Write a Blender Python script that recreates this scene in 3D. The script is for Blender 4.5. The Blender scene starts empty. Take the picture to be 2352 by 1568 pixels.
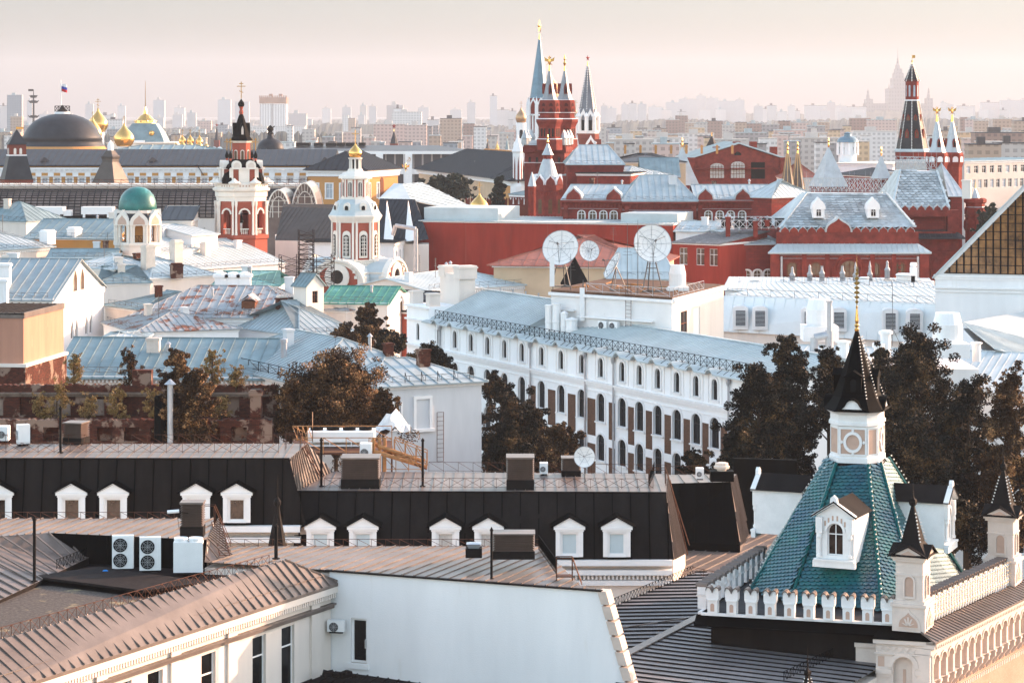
import bpy,math,random
from mathutils import Vector,Matrix
R=math.radians
rnd=random.Random(7)
sc=bpy.context.scene
C=sc.collection
# ---------------- camera (tall viewpoint, long lens, rise/fall shift) ----------------
F=5880.0;V0=250.0;H=46.0 
cam=bpy.data.cameras.new('camera');camo=bpy.data.objects.new('camera',cam);C.objects.link(camo)
camo.location=(0,0,H);camo.rotation_euler=(R(90),0,0)
cam.sensor_width=36;cam.sensor_fit='HORIZONTAL';cam.lens=36*F/2352.0
cam.shift_y=-(784-V0)/2352.0
cam.clip_start=1;cam.clip_end=60000
sc.camera=camo
# ---------------- sky ----------------
SUN=Vector((0.85,0.45,0.29)).normalized()
w=bpy.data.worlds.new('World');sc.world=w;w.use_nodes=True
nt=w.node_tree;nt.nodes.clear()
out=nt.nodes.new('ShaderNodeOutputWorld');bg=nt.nodes.new('ShaderNodeBackground')
sky=nt.nodes.new('ShaderNodeTexSky');sky.sky_type='NISHITA';sky.sun_disc=False
sky.sun_elevation=math.asin(SUN.z);sky.sun_rotation=math.atan2(SUN.x,SUN.y)
sky.altitude=100;sky.air_density=1.0;sky.dust_density=1.0;sky.ozone_density=1.6
bg.inputs['Strength'].default_value=0.15
tn=nt.nodes.new('ShaderNodeMixRGB');tn.blend_type='MULTIPLY';tn.inputs[0].default_value=1;
tc0=nt.nodes.new('ShaderNodeTexCoord');sz=nt.nodes.new('ShaderNodeSeparateXYZ');rp_=nt.nodes.new('ShaderNodeValToRGB')
nt.links.new(tc0.outputs['Generated'],sz.inputs[0]);nt.links.new(sz.outputs[2],rp_.inputs[0]);nt.links.new(rp_.outputs[0],tn.inputs[2])
cr_=rp_.color_ramp;cr_.elements[0].position=0;cr_.elements[0].color=(.038,.046,.062,1);cr_.elements[1].position=.15;cr_.elements[1].color=(1.48,1.19,.95,1)
e2_=cr_.elements.new(.045);e2_.color=(.134,.148,.178,1)
nt.links.new(sky.outputs[0],tn.inputs[1]);nt.links.new(tn.outputs[0],bg.inputs[0]);nt.links.new(bg.outputs[0],out.inputs[0])
# ---------------- sun ----------------
sl=bpy.data.lights.new('sun','SUN');sl.energy=2.4;sl.angle=R(0.6);sl.color=(1.0,0.60,0.39)
so=bpy.data.objects.new('sun',sl);C.objects.link(so)
so.rotation_euler=SUN.to_track_quat('Z','Y').to_euler();so.location=(300,0,300)
sc.view_settings.view_transform='Standard';sc.view_settings.look='None'
sc.view_settings.exposure=2.2;sc.view_settings.gamma=1.0
sc.cycles.max_bounces=6;sc.cycles.volume_bounces=1;sc.cycles.diffuse_bounces=3;sc.cycles.glossy_bounces=2
sc.cycles.transparent_max_bounces=6;sc.cycles.use_denoising=True
def P(u,v,Y):return Vector(((u-1176)*Y/F,Y,H-(v-V0)*Y/F))
def PZ(u,v,z):return P(u,v,(H-z)*F/(v-V0))
def XY(u,Y):return((u-1176)*Y/F,Y)
def Zv(v,Y):return H-(v-V0)*Y/F
# ---------------- materials ----------------
MATS={}
def newmat(name):
 m=bpy.data.materials.new(name);m.use_nodes=True
 b=m.node_tree.nodes['Principled BSDF'];return m,m.node_tree,b
def N(t,typ,**k):
 n=t.nodes.new(typ)
 for a,v in k.items():setattr(n,a,v)
 return n
def mat(name,col,rough=.8,metal=0.,var=.18,scale=1.2,col2=None,patch=None,bump=.0,bscale=20.,streak=False,spec=.12,coord='Object',emit=None):
 """procedural paint / plaster / metal: base colour broken by two noises; patch=(colour, amount, scale) adds stains with a shape of their own"""
 if name in MATS:return MATS[name]
 m,t,b=newmat(name);L=t.links.new
 tc=N(t,'ShaderNodeTexCoord')
 mp=N(t,'ShaderNodeMapping');L(tc.outputs[coord],mp.inputs[0])
 if streak:mp.inputs['Scale'].default_value=(1,1,.18)
 n1=N(t,'ShaderNodeTexNoise');n1.inputs['Scale'].default_value=scale;n1.inputs['Detail'].default_value=6;n1.inputs['Roughness'].default_value=.65
 L(mp.outputs[0],n1.inputs['Vector'])
 r1=N(t,'ShaderNodeValToRGB');r1.color_ramp.elements[0].position=.32;r1.color_ramp.elements[1].position=.72
 c=Vector(col);d=Vector(col2)if col2 else c*(1-var)
 hi=c*(1+var*.35)
 r1.color_ramp.elements[0].color=(*d,1);r1.color_ramp.elements[1].color=(min(hi.x,.95),min(hi.y,.95),min(hi.z,.95),1)
 L(n1.outputs['Fac'],r1.inputs[0]);src=r1.outputs[0]
 if patch:
  n2=N(t,'ShaderNodeTexNoise');n2.inputs['Scale'].default_value=patch[2];n2.inputs['Detail'].default_value=8;n2.inputs['Roughness'].default_value=.7
  L(mp.outputs[0],n2.inputs['Vector'])
  r2=N(t,'ShaderNodeValToRGB');e=1-patch[1];r2.color_ramp.elements[0].position=max(0,e*.62+.18-.03);r2.color_ramp.elements[1].position=min(1,e*.62+.18+.05)
  L(n2.outputs['Fac'],r2.inputs[0])
  mx=N(t,'ShaderNodeMixRGB');mx.inputs[2].default_value=(*patch[0],1)
  L(r2.outputs[0],mx.inputs[0]);L(src,mx.inputs[1]);src=mx.outputs[0]
 L(src,b.inputs['Base Color'])
 b.inputs['Roughness'].default_value=rough;b.inputs['Metallic'].default_value=metal
 b.inputs['Specular IOR Level'].default_value=spec
 if emit:b.inputs['Emission Color'].default_value=(*emit[0],1);b.inputs['Emission Strength'].default_value=emit[1]
 if bump:
  nb=N(t,'ShaderNodeTexNoise');nb.inputs['Scale'].default_value=bscale;nb.inputs['Detail'].default_value=3
  L(tc.outputs[coord],nb.inputs['Vector'])
  bp=N(t,'ShaderNodeBump');bp.inputs['Strength'].default_value=bump;bp.inputs['Distance'].default_value=.05
  L(nb.outputs['Fac'],bp.inputs['Height']);L(bp.outputs[0],b.inputs['Normal'])
 MATS[name]=m;return m
def brickmat(name,c1,c2,mortar,scale=1.,bw=.26,rh=.085,patch=None,ms=.012):
 """brick courses laid in wall coordinates (along the wall, up)"""
 if name in MATS:return MATS[name]
 m,t,b=newmat(name);L=t.links.new
 tc=N(t,'ShaderNodeTexCoord');sx=N(t,'ShaderNodeSeparateXYZ');L(tc.outputs['Object'],sx.inputs[0])
 ad=N(t,'ShaderNodeMath',operation='ADD');L(sx.outputs[0],ad.inputs[0]);L(sx.outputs[1],ad.inputs[1])
 cb=N(t,'ShaderNodeCombineXYZ');L(ad.outputs[0],cb.inputs[0]);L(sx.outputs[2],cb.inputs[1])
 br=N(t,'ShaderNodeTexBrick');L(cb.outputs[0],br.inputs['Vector'])
 br.inputs['Scale'].default_value=scale;br.inputs['Brick Width'].default_value=bw;br.inputs['Row Height'].default_value=rh
 br.inputs['Mortar Size'].default_value=ms;br.inputs['Color1'].default_value=(*c1,1);br.inputs['Color2'].default_value=(*c2,1);br.inputs['Mortar'].default_value=(*mortar,1)
 n2=N(t,'ShaderNodeTexNoise');n2.inputs['Scale'].default_value=.5;n2.inputs['Detail'].default_value=8
 L(tc.outputs['Object'],n2.inputs['Vector'])
 mx=N(t,'ShaderNodeMixRGB',blend_type='MULTIPLY');mx.inputs[0].default_value=.5
 L(br.outputs[0],mx.inputs[1]);L(n2.outputs['Fac'],mx.inputs[2]);src=mx.outputs[0]
 if patch:
  n3=N(t,'ShaderNodeTexNoise');n3.inputs['Scale'].default_value=patch[2];n3.inputs['Detail'].default_value=9;n3.inputs['Roughness'].default_value=.6
  L(tc.outputs['Object'],n3.inputs['Vector'])
  r2=N(t,'ShaderNodeValToRGB');e=1-patch[1];r2.color_ramp.elements[0].position=e*.62+.16;r2.color_ramp.elements[1].position=e*.62+.21
  L(n3.outputs['Fac'],r2.inputs[0])
  m2=N(t,'ShaderNodeMixRGB');m2.inputs[2].default_value=(*patch[0],1);L(r2.outputs[0],m2.inputs[0]);L(src,m2.inputs[1]);src=m2.outputs[0]
 L(src,b.inputs['Base Color']);b.inputs['Roughness'].default_value=.85;b.inputs['Specular IOR Level'].default_value=.08
 MATS[name]=m;return m
def gridmat(name,wallc,glassc,sx_=3.2,sz=3.1,fx=.5,fz=.5):
 """far building wall: window openings in storeys and bays, laid out in metres on the wall"""
 if name in MATS:return MATS[name]
 m,t,b=newmat(name);L=t.links.new
 tc=N(t,'ShaderNodeTexCoord');s=N(t,'ShaderNodeSeparateXYZ');L(tc.outputs['Object'],s.inputs[0])
 ad=N(t,'ShaderNodeMath',operation='ADD');L(s.outputs[0],ad.inputs[0]);L(s.outputs[1],ad.inputs[1])
 def band(src,period,frac):
  d=N(t,'ShaderNodeMath',operation='DIVIDE');L(src,d.inputs[0]);d.inputs[1].default_value=period
  f=N(t,'ShaderNodeMath',operation='FRACT');L(d.outputs[0],f.inputs[0])
  g=N(t,'ShaderNodeMath',operation='LESS_THAN');L(f.outputs[0],g.inputs[0]);g.inputs[1].default_value=frac;return g.outputs[0]
 a=band(ad.outputs[0],sx_,fx);c=band(s.outputs[2],sz,fz)
 mu=N(t,'ShaderNodeMath',operation='MULTIPLY');L(a,mu.inputs[0]);L(c,mu.inputs[1])
 ge=N(t,'ShaderNodeNewGeometry');sn=N(t,'ShaderNodeSeparateXYZ');L(ge.outputs['Normal'],sn.inputs[0])
 fl=N(t,'ShaderNodeMath',operation='LESS_THAN');L(sn.outputs[2],fl.inputs[0]);fl.inputs[1].default_value=.5
 mu2=N(t,'ShaderNodeMath',operation='MULTIPLY');L(mu.outputs[0],mu2.inputs[0]);L(fl.outputs[0],mu2.inputs[1])
 n2=N(t,'ShaderNodeTexNoise');n2.inputs['Scale'].default_value=.12;L(tc.outputs['Object'],n2.inputs['Vector'])
 m0=N(t,'ShaderNodeMixRGB');m0.inputs[1].default_value=(*wallc,1);m0.inputs[2].default_value=(*[x*.75 for x in wallc],1);L(n2.outputs['Fac'],m0.inputs[0])
 mx=N(t,'ShaderNodeMixRGB');L(mu2.outputs[0],mx.inputs[0]);L(m0.outputs[0],mx.inputs[1]);mx.inputs[2].default_value=(*glassc,1)
 L(mx.outputs[0],b.inputs['Base Color']);b.inputs['Roughness'].default_value=.7
 MATS[name]=m;return m
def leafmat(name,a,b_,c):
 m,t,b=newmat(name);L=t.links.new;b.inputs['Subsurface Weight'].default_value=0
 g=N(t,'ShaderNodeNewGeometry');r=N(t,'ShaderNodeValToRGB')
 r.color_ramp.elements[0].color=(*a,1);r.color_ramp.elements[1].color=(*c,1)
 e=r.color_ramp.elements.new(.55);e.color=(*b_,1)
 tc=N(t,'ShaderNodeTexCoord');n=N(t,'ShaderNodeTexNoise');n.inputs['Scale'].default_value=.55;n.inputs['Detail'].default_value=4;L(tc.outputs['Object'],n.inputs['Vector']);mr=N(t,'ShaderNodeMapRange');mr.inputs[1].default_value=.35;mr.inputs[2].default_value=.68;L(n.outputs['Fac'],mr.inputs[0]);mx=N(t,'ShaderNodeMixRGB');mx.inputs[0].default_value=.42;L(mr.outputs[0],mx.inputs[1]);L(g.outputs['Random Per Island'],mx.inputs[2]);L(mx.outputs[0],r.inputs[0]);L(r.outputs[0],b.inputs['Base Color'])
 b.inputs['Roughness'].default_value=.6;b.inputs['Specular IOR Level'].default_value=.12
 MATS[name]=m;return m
def glassmat(name,col,rough=.12,var=.6,sc_=.6):
 m=mat(name,col,rough=rough,var=var,scale=sc_,spec=.6);return m
M=MATS
mat('white_plaster',(.80,.785,.77),var=.10,scale=.35,patch=((.69,.66,.62),.26,.55),bump=.2,streak=True)
mat('white_roof_lit',(.70,.745,.75),rough=.45,var=.1,scale=.3,patch=((.55,.57,.58),.16,.35),bump=.2,bscale=1.2)  # paler copy of the white roof: light the upright slope lacks, added as colour
mat('white_trim',(.80,.78,.76),var=.06,scale=2)
mat('grey_plaster',(.60,.61,.62),var=.14,scale=.5,patch=((.42,.40,.38),.2,.4),streak=True,bump=.2)
mat('cream_plaster',(.72,.64,.57),var=.10,scale=.6,patch=((.5,.42,.34),.12,.8),streak=True,bump=.1)
mat('pale_stone',(.66,.57,.49),var=.15,scale=1.5,patch=((.40,.33,.28),.18,1.5),bump=.3,bscale=8)
mat('ochre_plaster',(.46,.235,.16),var=.2,scale=.6,patch=((.60,.38,.26),.25,.8),streak=True,bump=.2)
mat('ochre_wall',(.50,.24,.07),var=.15,scale=.3)
mat('sand_wall',(.58,.42,.28),var=.15,scale=.3)
mat('golden_brick',(.70,.47,.28),var=.12,scale=.8)
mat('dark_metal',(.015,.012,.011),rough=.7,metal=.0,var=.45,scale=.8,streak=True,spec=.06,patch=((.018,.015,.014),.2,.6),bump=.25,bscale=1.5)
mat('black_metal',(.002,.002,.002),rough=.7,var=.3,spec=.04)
mat('brown_roof',(.185,.148,.128),rough=.42,metal=.15,var=.3,scale=.6,patch=((.12,.09,.08),.22,.7),bump=.25,bscale=1.2)
mat('slate_roof',(.035,.037,.042),rough=.5,metal=.3,var=.3,scale=.4,bump=.15,bscale=1)
mat('silver_roof',(.36,.42,.435),rough=.45,metal=.20,var=.25,scale=.35,patch=((.26,.22,.19),.22,.5),bump=.2,bscale=1.2)
mat('white_roof',(.48,.535,.54),rough=.5,metal=.1,var=.18,scale=.3,patch=((.34,.31,.28),.17,.5),bump=.25,bscale=1.2)
mat('blue_roof',(.22,.295,.31),rough=.5,metal=.2,var=.28,scale=.4,patch=((.36,.35,.34),.22,.5),bump=.2,bscale=1.2)
mat('rusty_roof',(.31,.34,.355),rough=.6,metal=.15,var=.2,scale=.5,patch=((.20,.075,.04),.40,.55),bump=.2)
mat('patched_roof',(.27,.33,.35),rough=.5,metal=.2,var=.2,scale=.5,patch=((.06,.05,.05),.22,.45),bump=.2)
mat('green_roof',(.07,.25,.19),rough=.5,metal=.1,var=.3,scale=.6,patch=((.16,.40,.33),.3,.8))
mat('sea_green_roof',(.15,.33,.31),rough=.45,metal=.1,var=.3,scale=.6)
mat('red_sheet_roof',(.33,.12,.085),rough=.6,var=.25,scale=.5,patch=((.42,.30,.25),.15,.6))
mat('red_plaster',(.31,.036,.022),var=.32,scale=.5,patch=((.22,.036,.024),.35,.3),streak=True,bump=.1)
mat('church_red',(.34,.085,.055),var=.15,scale=.8)
mat('wine_brick',(.21,.036,.026),var=.5,scale=.8,patch=((.10,.022,.018),.25,.7),bump=.3,bscale=4)
mat('kremlin_brick',(.19,.045,.028),var=.2,scale=.4)
mat('gilt',(.83,.47,.14),rough=.24,metal=1.,var=.12,scale=1.)
mat('old_gilt',(.50,.30,.16),rough=.38,metal=.8,var=.3,scale=.6)
mat('copper_green',(.015,.17,.15),rough=.35,metal=.1,var=.55,scale=.35,patch=((.05,.24,.24),.3,.25),spec=.5)
mat('teal_tile',(.008,.115,.095),rough=.36,var=.45,scale=.45,col2=(.006,.065,.11),spec=.7)
mat('silver_tile',(.46,.51,.52),rough=.45,metal=.25,var=.35,scale=.5,patch=((.25,.27,.28),.3,.6))
mat('window_dark',(.006,.006,.007),rough=.25,var=.5,scale=.5,spec=.22)
mat('window_warm',(.16,.095,.05),rough=.15,var=.8,scale=.4,spec=.6)
mat('window_pale',(.42,.46,.50),rough=.25,var=.3,scale=1.,spec=.5)
mat('brown_wood',(.16,.06,.03),var=.3,scale=3)
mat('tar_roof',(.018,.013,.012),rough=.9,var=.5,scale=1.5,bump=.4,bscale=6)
mat('rust_iron',(.12,.052,.032),rough=.7,metal=.3,var=.5,scale=3)
mat('yellow_iron',(.40,.20,.085),rough=.6,metal=.2,var=.4,scale=3)
mat('galvanised',(.45,.46,.48),rough=.4,metal=.5,var=.2,scale=1.5)
mat('ac_white',(.78,.78,.77),rough=.35,var=.06,scale=1.5,spec=.5)
mat('bark',(.07,.045,.03),var=.4,scale=5,bump=.4)
mat('asphalt',(.05,.05,.052),var=.2,scale=.3)
mat('gravel',(.12,.10,.085),var=.6,scale=6,patch=((.28,.22,.13),.3,.8),bump=.6,bscale=20)
mat('plastic_blue',(.02,.22,.62),rough=.35,var=.3,scale=4)
mat('foil',(.72,.72,.72),rough=.3,var=.3,scale=2,bump=.8,bscale=6)
mat('rib_metal',(.14,.13,.12),rough=.5,metal=.3,var=.3);mat('snow_white',(.8,.8,.8),var=.05)
brickmat('brown_brick',(.19,.085,.05),(.13,.055,.032),(.16,.12,.09))
brickmat('ruin_brick',(.16,.04,.022),(.07,.022,.015),(.05,.035,.028),patch=((.24,.16,.12),.40,.7))
mat('dirty_stone',(.22,.16,.125),var=.5,scale=1.2,patch=((.10,.07,.055),.4,1.))
brickmat('peach_brick',(.60,.41,.31),(.54,.35,.26),(.46,.31,.23),ms=.008)
brickmat('wine_courses',(.30,.046,.034),(.23,.034,.026),(.17,.04,.03),bw=1.0,rh=.45,ms=.03)
leafmat('leaf_dark',(.002,.003,.002),(.009,.008,.004),(.20,.11,.045))  # brightest tone paints in sunlit leaves, the darkest the shade inside the crown
leafmat('leaf_rust',(.008,.005,.003),(.06,.03,.013),(.62,.33,.14))  # brightest tone is sunlight put into the leaf colour
leafmat('leaf_gold',(.12,.08,.025),(.26,.16,.06),(.42,.28,.11))
leafmat('leaf_far',(.025,.03,.022),(.035,.04,.028),(.055,.055,.035))
def island(name,amt=.35):
 t=MATS[name].node_tree;b=t.nodes['Principled BSDF'];l=b.inputs['Base Color'].links[0];g=N(t,'ShaderNodeNewGeometry');m=N(t,'ShaderNodeMapRange');m.inputs[3].default_value=1-amt;m.inputs[4].default_value=1+amt*.6
 x=N(t,'ShaderNodeMixRGB',blend_type='MULTIPLY');x.inputs[0].default_value=1;t.links.new(g.outputs['Random Per Island'],m.inputs[0]);t.links.new(l.from_socket,x.inputs[1]);t.links.new(m.outputs[0],x.inputs[2]);t.links.new(x.outputs[0],b.inputs['Base Color'])
island('teal_tile',.22);island('silver_tile',.3)
# ---------------- mesh builder ----------------
def T(x,y,z,rz=0):return Matrix.Translation((x,y,z))@Matrix.Rotation(rz,4,'Z')
class MB:
 def __init__(s,Mx=None):s.v=[];s.f=[];s.mi=[];s.k=0;s.M=Mx or Matrix()
 def add(s,vs,fs):
  n=len(s.v);s.v.extend(s.M@Vector(p)for p in vs)
  for f in fs:s.f.append(tuple(n+i for i in f));s.mi.append(s.k)
 def box(s,x0,x1,y0,y1,z0,z1):
  s.add([(x0,y0,z0),(x1,y0,z0),(x1,y1,z0),(x0,y1,z0),(x0,y0,z1),(x1,y0,z1),(x1,y1,z1),(x0,y1,z1)],
    [(0,3,2,1),(4,5,6,7),(0,1,5,4),(1,2,6,5),(2,3,7,6),(3,0,4,7)]);return s
 def poly(s,pts):s.add(pts,[tuple(range(len(pts)))]);return s
 def extr(s,pts,d):
  d=Vector(d);n=len(pts);pts=[Vector(p)for p in pts]
  s.add(pts+[p+d for p in pts],[tuple(range(n)),tuple(range(2*n-1,n-1,-1))]+[(i,n+i,n+(i+1)%n,(i+1)%n)for i in range(n)]);return s
 def loft(s,rings,cap=True):
  n=len(rings[0]);vs=[p for r in rings for p in r];fs=[]
  for k in range(len(rings)-1):
   for i in range(n):
    j=(i+1)%n;fs.append((k*n+i,k*n+j,(k+1)*n+j,(k+1)*n+i))
  if cap:fs.append(tuple(range(n-1,-1,-1)));fs.append(tuple((len(rings)-1)*n+i for i in range(n)))
  s.add(vs,fs);return s
 def lathe(s,prof,n=16,cx=0,cy=0,rot=0,sx=1,sy=1,cap=True):
  rings=[[(cx+r*sx*math.cos(rot+2*math.pi*i/n),cy+r*sy*math.sin(rot+2*math.pi*i/n),z)for i in range(n)]for r,z in prof]
  return s.loft(rings,cap)
 def tube(s,p,q,r,n=5,r2=None):
  p=Vector(p);q=Vector(q);d=q-p
  if d.length<1e-6:return s
  a=d.orthogonal().normalized();b=d.normalized().cross(a);r2=r if r2 is None else r2
  return s.loft([[c+(a*math.cos(2*math.pi*i/n)+b*math.sin(2*math.pi*i/n))*rr for i in range(n)]for c,rr in((p,r),(q,r2))])
 def ball(s,c,r,n=6,m=4):
  c=Vector(c);return s.lathe([(max(r*math.sin(math.pi*k/m),.0005),c.z-r*math.cos(math.pi*k/m))for k in range(m+1)],n,c.x,c.y)
 def beam(s,p,q,wd,h,up=Vector((0,0,1))):
  """rectangular bar from p to q standing on its line"""
  p=Vector(p);q=Vector(q);d=(q-p).normalized();sd=d.cross(up).normalized()*wd/2;u=up*h
  s.loft([[c-sd,c+sd,c+sd+u,c-sd+u]for c in(p,q)]);return s
 def build(s,name,material,parent=None,smooth=False,org=None):
  me=bpy.data.meshes.new(name)
  if org is not None:
   io=org;me.from_pydata([io@v for v in s.v],[],s.f)
  else:me.from_pydata(s.v,[],s.f)
  ms=material if isinstance(material,(list,tuple))else[material]
  for m_ in ms:me.materials.append(MATS[m_]if isinstance(m_,str)else m_)
  if len(ms)>1:me.polygons.foreach_set('material_index',s.mi)
  if smooth:me.polygons.foreach_set('use_smooth',[True]*len(me.polygons))
  me.update();o=bpy.data.objects.new(name,me);C.objects.link(o)
  if parent is not None:o.parent=parent
  return o
def fixn(o):
 import bmesh
 bm=bmesh.new();bm.from_mesh(o.data);bmesh.ops.recalc_face_normals(bm,faces=bm.faces);bm.to_mesh(o.data);bm.free();return o
def tag(o,label,cat=None,group=None,kind=None):
 if label:o['label']=label
 if cat:o['category']=cat
 if group:o['group']=group
 if kind:o['kind']=kind
 return o
def thing(name,label,cat,loc=(0,0,0),rz=0,group=None):
 o=bpy.data.objects.new(name,None);C.objects.link(o);o.location=loc;o.rotation_euler=(0,0,rz);o.empty_display_size=1
 return tag(o,label,cat,group)
def split_loose(o):
 me=o.data;n=len(me.vertices);par=list(range(n))
 def f(a):
  while par[a]!=a:par[a]=par[par[a]];a=par[a]
  return a
 for p in me.polygons:
  v=p.vertices;r=f(v[0])
  for q in v[1:]:par[f(q)]=r
 g={}
 for p in me.polygons:g.setdefault(f(p.vertices[0]),[]).append(tuple(p.vertices))
 if len(g)<2:return
 L=list(g.values())
 if len(L)>100:L=L[:99]+[[x for fs in L[99:]for x in fs]]
 for k,fs in enumerate(L):
  ids=sorted({q for x in fs for q in x});mp={q:i for i,q in enumerate(ids)};m2=bpy.data.meshes.new(o.name.split('.')[0]);m2.from_pydata([me.vertices[q].co[:]for q in ids],[],[tuple(mp[q]for q in x)for x in fs])
  for mm in me.materials:m2.materials.append(mm)
  m2.update()
  if k==0:o.data=m2
  else:
   c=bpy.data.objects.new(o.name.split('.')[0],m2);C.objects.link(c);c.parent=o.parent
   if len(g)>100 and k==99:c['kind']='stuff'
def frame(o):
 """world -> local matrix of a thing, for shapes laid out in world metres"""
 return(Matrix.Translation(o.location)@Matrix.Rotation(o.rotation_euler.z,4,'Z')).inverted()
CH={}
def copy_tree(o,parent=None):
 c=o.copy();C.objects.link(c)
 if parent is not None:c.parent=parent
 for ch in list(o.children):copy_tree(ch,c)
 return c
def dup(o,loc,rz=None,label=None,group=None,scale=None):
 c=copy_tree(o);c.location=loc
 if rz is not None:c.rotation_euler=(0,0,rz)
 if scale:c.scale=scale if hasattr(scale,'__len__')else(scale,)*3
 if label:c['label']=label
 if group:c['group']=group
 return c
def seams(mb,pts,d,sp=.6,w_=.05,h_=.06,off=.3):
 """standing seams: ribs parallel to d clipped to a planar convex polygon"""
 pts=[Vector(p)for p in pts];n=Vector((0,0,0))
 for i in range(len(pts)):a=pts[i];b=pts[(i+1)%len(pts)];n+=a.cross(b)
 n.normalize();
 if n.z<0:n=-n
 d=Vector(d);d=(d-n*d.dot(n)).normalized();s=n.cross(d)
 ss=[p.dot(s)for p in pts];lo,hi=min(ss),max(ss);k=lo+sp*off
 while k<hi-.02:
  hit=[]
  for i in range(len(pts)):
   a,b=pts[i],pts[(i+1)%len(pts)];sa,sb=ss[i]-k,ss[(i+1)%len(pts)]-k
   if sa*sb<0:hit.append(a+(b-a)*(sa/(sa-sb)))
  if len(hit)>=2:
   hit.sort(key=lambda q:q.dot(d));mb.beam(hit[0],hit[-1],w_,h_,n)
  k+=sp
def plate(mb,pts,th=.1):
 mb.extr(pts,(0,0,-th))
def roofpoly(mb,pts,d=None,sp=.6,w_=.05,h_=.06,th=.1):
 plate(mb,pts,th)
 if d is not None:seams(mb,pts,d,sp,w_,h_)
def scales(mb,pts,up,w_=.3,h_=.28,lift=.03,lim=None):
 """fish-scale tiles over a planar convex polygon"""
 pts=[Vector(p)for p in pts];n=Vector((0,0,0))
 for i in range(len(pts)):n+=pts[i].cross(pts[(i+1)%len(pts)])
 n.normalize();
 if n.z<0:n=-n
 u=Vector(up);u=(u-n*u.dot(n)).normalized();s=u.cross(n)
 P2=[(p.dot(s),p.dot(u))for p in pts];base=pts[0]-s*P2[0][0]-u*P2[0][1]
 y=min(p[1]for p in P2);top=max(p[1]for p in P2);row=0
 while y<top:
  xs=[]
  yc=y+h_*.5
  for i in range(len(P2)):
   a,b=P2[i],P2[(i+1)%len(P2)]
   if(a[1]-yc)*(b[1]-yc)<0:xs.append(a[0]+(b[0]-a[0])*(yc-a[1])/(b[1]-a[1]))
  if len(xs)>=2:
   x0,x1=min(xs),max(xs);x=x0+(w_/2 if row%2 else 0)
   while x<x1-w_*.3:
    def q(dx,dy,l):return base+s*(x+dx*w_)+u*(y+dy*h_)+n*l
    mb.add([q(.0,1.15,.004),q(.02,.35,lift*.9),q(.22,.06,lift*1.2),q(.5,-.04,lift*1.3),q(.78,.06,lift*1.2),q(.98,.35,lift*.9),q(1.,1.15,.004)],[(0,1,2,3,4,5,6)])
    x+=w_
  y+=h_;row+=1
def arch_pts(w_,h_,arch,n=8,x=0,z=0):
 """outline of an opening: arch = rise of the curved head (0 flat), 'p' pointed"""
 if arch==0:return[(x-w_/2,z),(x+w_/2,z),(x+w_/2,z+h_),(x-w_/2,z+h_)]
 if arch=='p':
  r=[]
  for i in range(n+1):
   t=i/n;r.append((x+w_/2*(1-t**1.6),z+h_*.55+h_*.45*t))
  return[(x-w_/2,z),(x+w_/2,z)]+r+[(2*x-a,b)for a,b in reversed(r[:-1])]
 if arch=='k':
  r=[(1,0),(.98,.22),(.86,.45),(.62,.62),(.36,.74),(.16,.86),(0,1.0)]
  r=[(x+w_/2*a,z+h_*b)for a,b in r]
  return r+[(2*x-a,b)for a,b in reversed(r[:-1])]
 rise=arch;r=[]
 for i in range(n+1):
  a=math.pi*i/n;r.append((x+w_/2*math.cos(a),z+h_-rise+rise*math.sin(a)))
 return[(x-w_/2,z),(x+w_/2,z)]+r
def wall(mb,x0,x1,z0,z1,rows,depth=.25,th=None):
 """wall in the plane y=0 of mb.M facing -y, real openings with reveals. rows: (zb, w, h, arch, [cx...])"""
 rows=sorted(rows,key=lambda r:r[0]);z=z0
 def q(a,b,c,d_):
  if b-a>1e-4 and d_-c>1e-4:mb.add([(a,0,c),(b,0,c),(b,0,d_),(a,0,d_)],[(0,1,2,3)])
 for zb,ww,hh,ar,cxs in rows:
  cxs=sorted(c for c in cxs if x0+ww/2<c<x1-ww/2)
  if not cxs or zb<z-1e-6 or zb+hh>z1:continue
  q(x0,x1,z,zb);x=x0
  for c in cxs:
   if c-ww/2<x:continue
   q(x,c-ww/2,zb,zb+hh)
   o=arch_pts(ww,hh,ar,8,c,zb)
   n=len(o)
   mb.add([(a,0,b)for a,b in o]+[(a,depth,b)for a,b in o],[(i,(i+1)%n,n+(i+1)%n,n+i)for i in range(n)])
   if ar:
    top=zb+hh;R_=[p for p in o[2:]if p[0]>=c-1e-6];L_=[p for p in o[2:]if p[0]<=c+1e-6]
    mb.add([(c+ww/2,0,top)]+[(a,0,b)for a,b in reversed(R_)],[tuple(range(len(R_)+1))])
    mb.add([(c-ww/2,0,top)]+[(a,0,b)for a,b in reversed(L_)],[tuple(range(len(L_)+1))])
   x=c+ww/2
  q(x,x1,zb,zb+hh);z=zb+hh
 q(x0,x1,z,z1)
WIN={};LE={}
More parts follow.
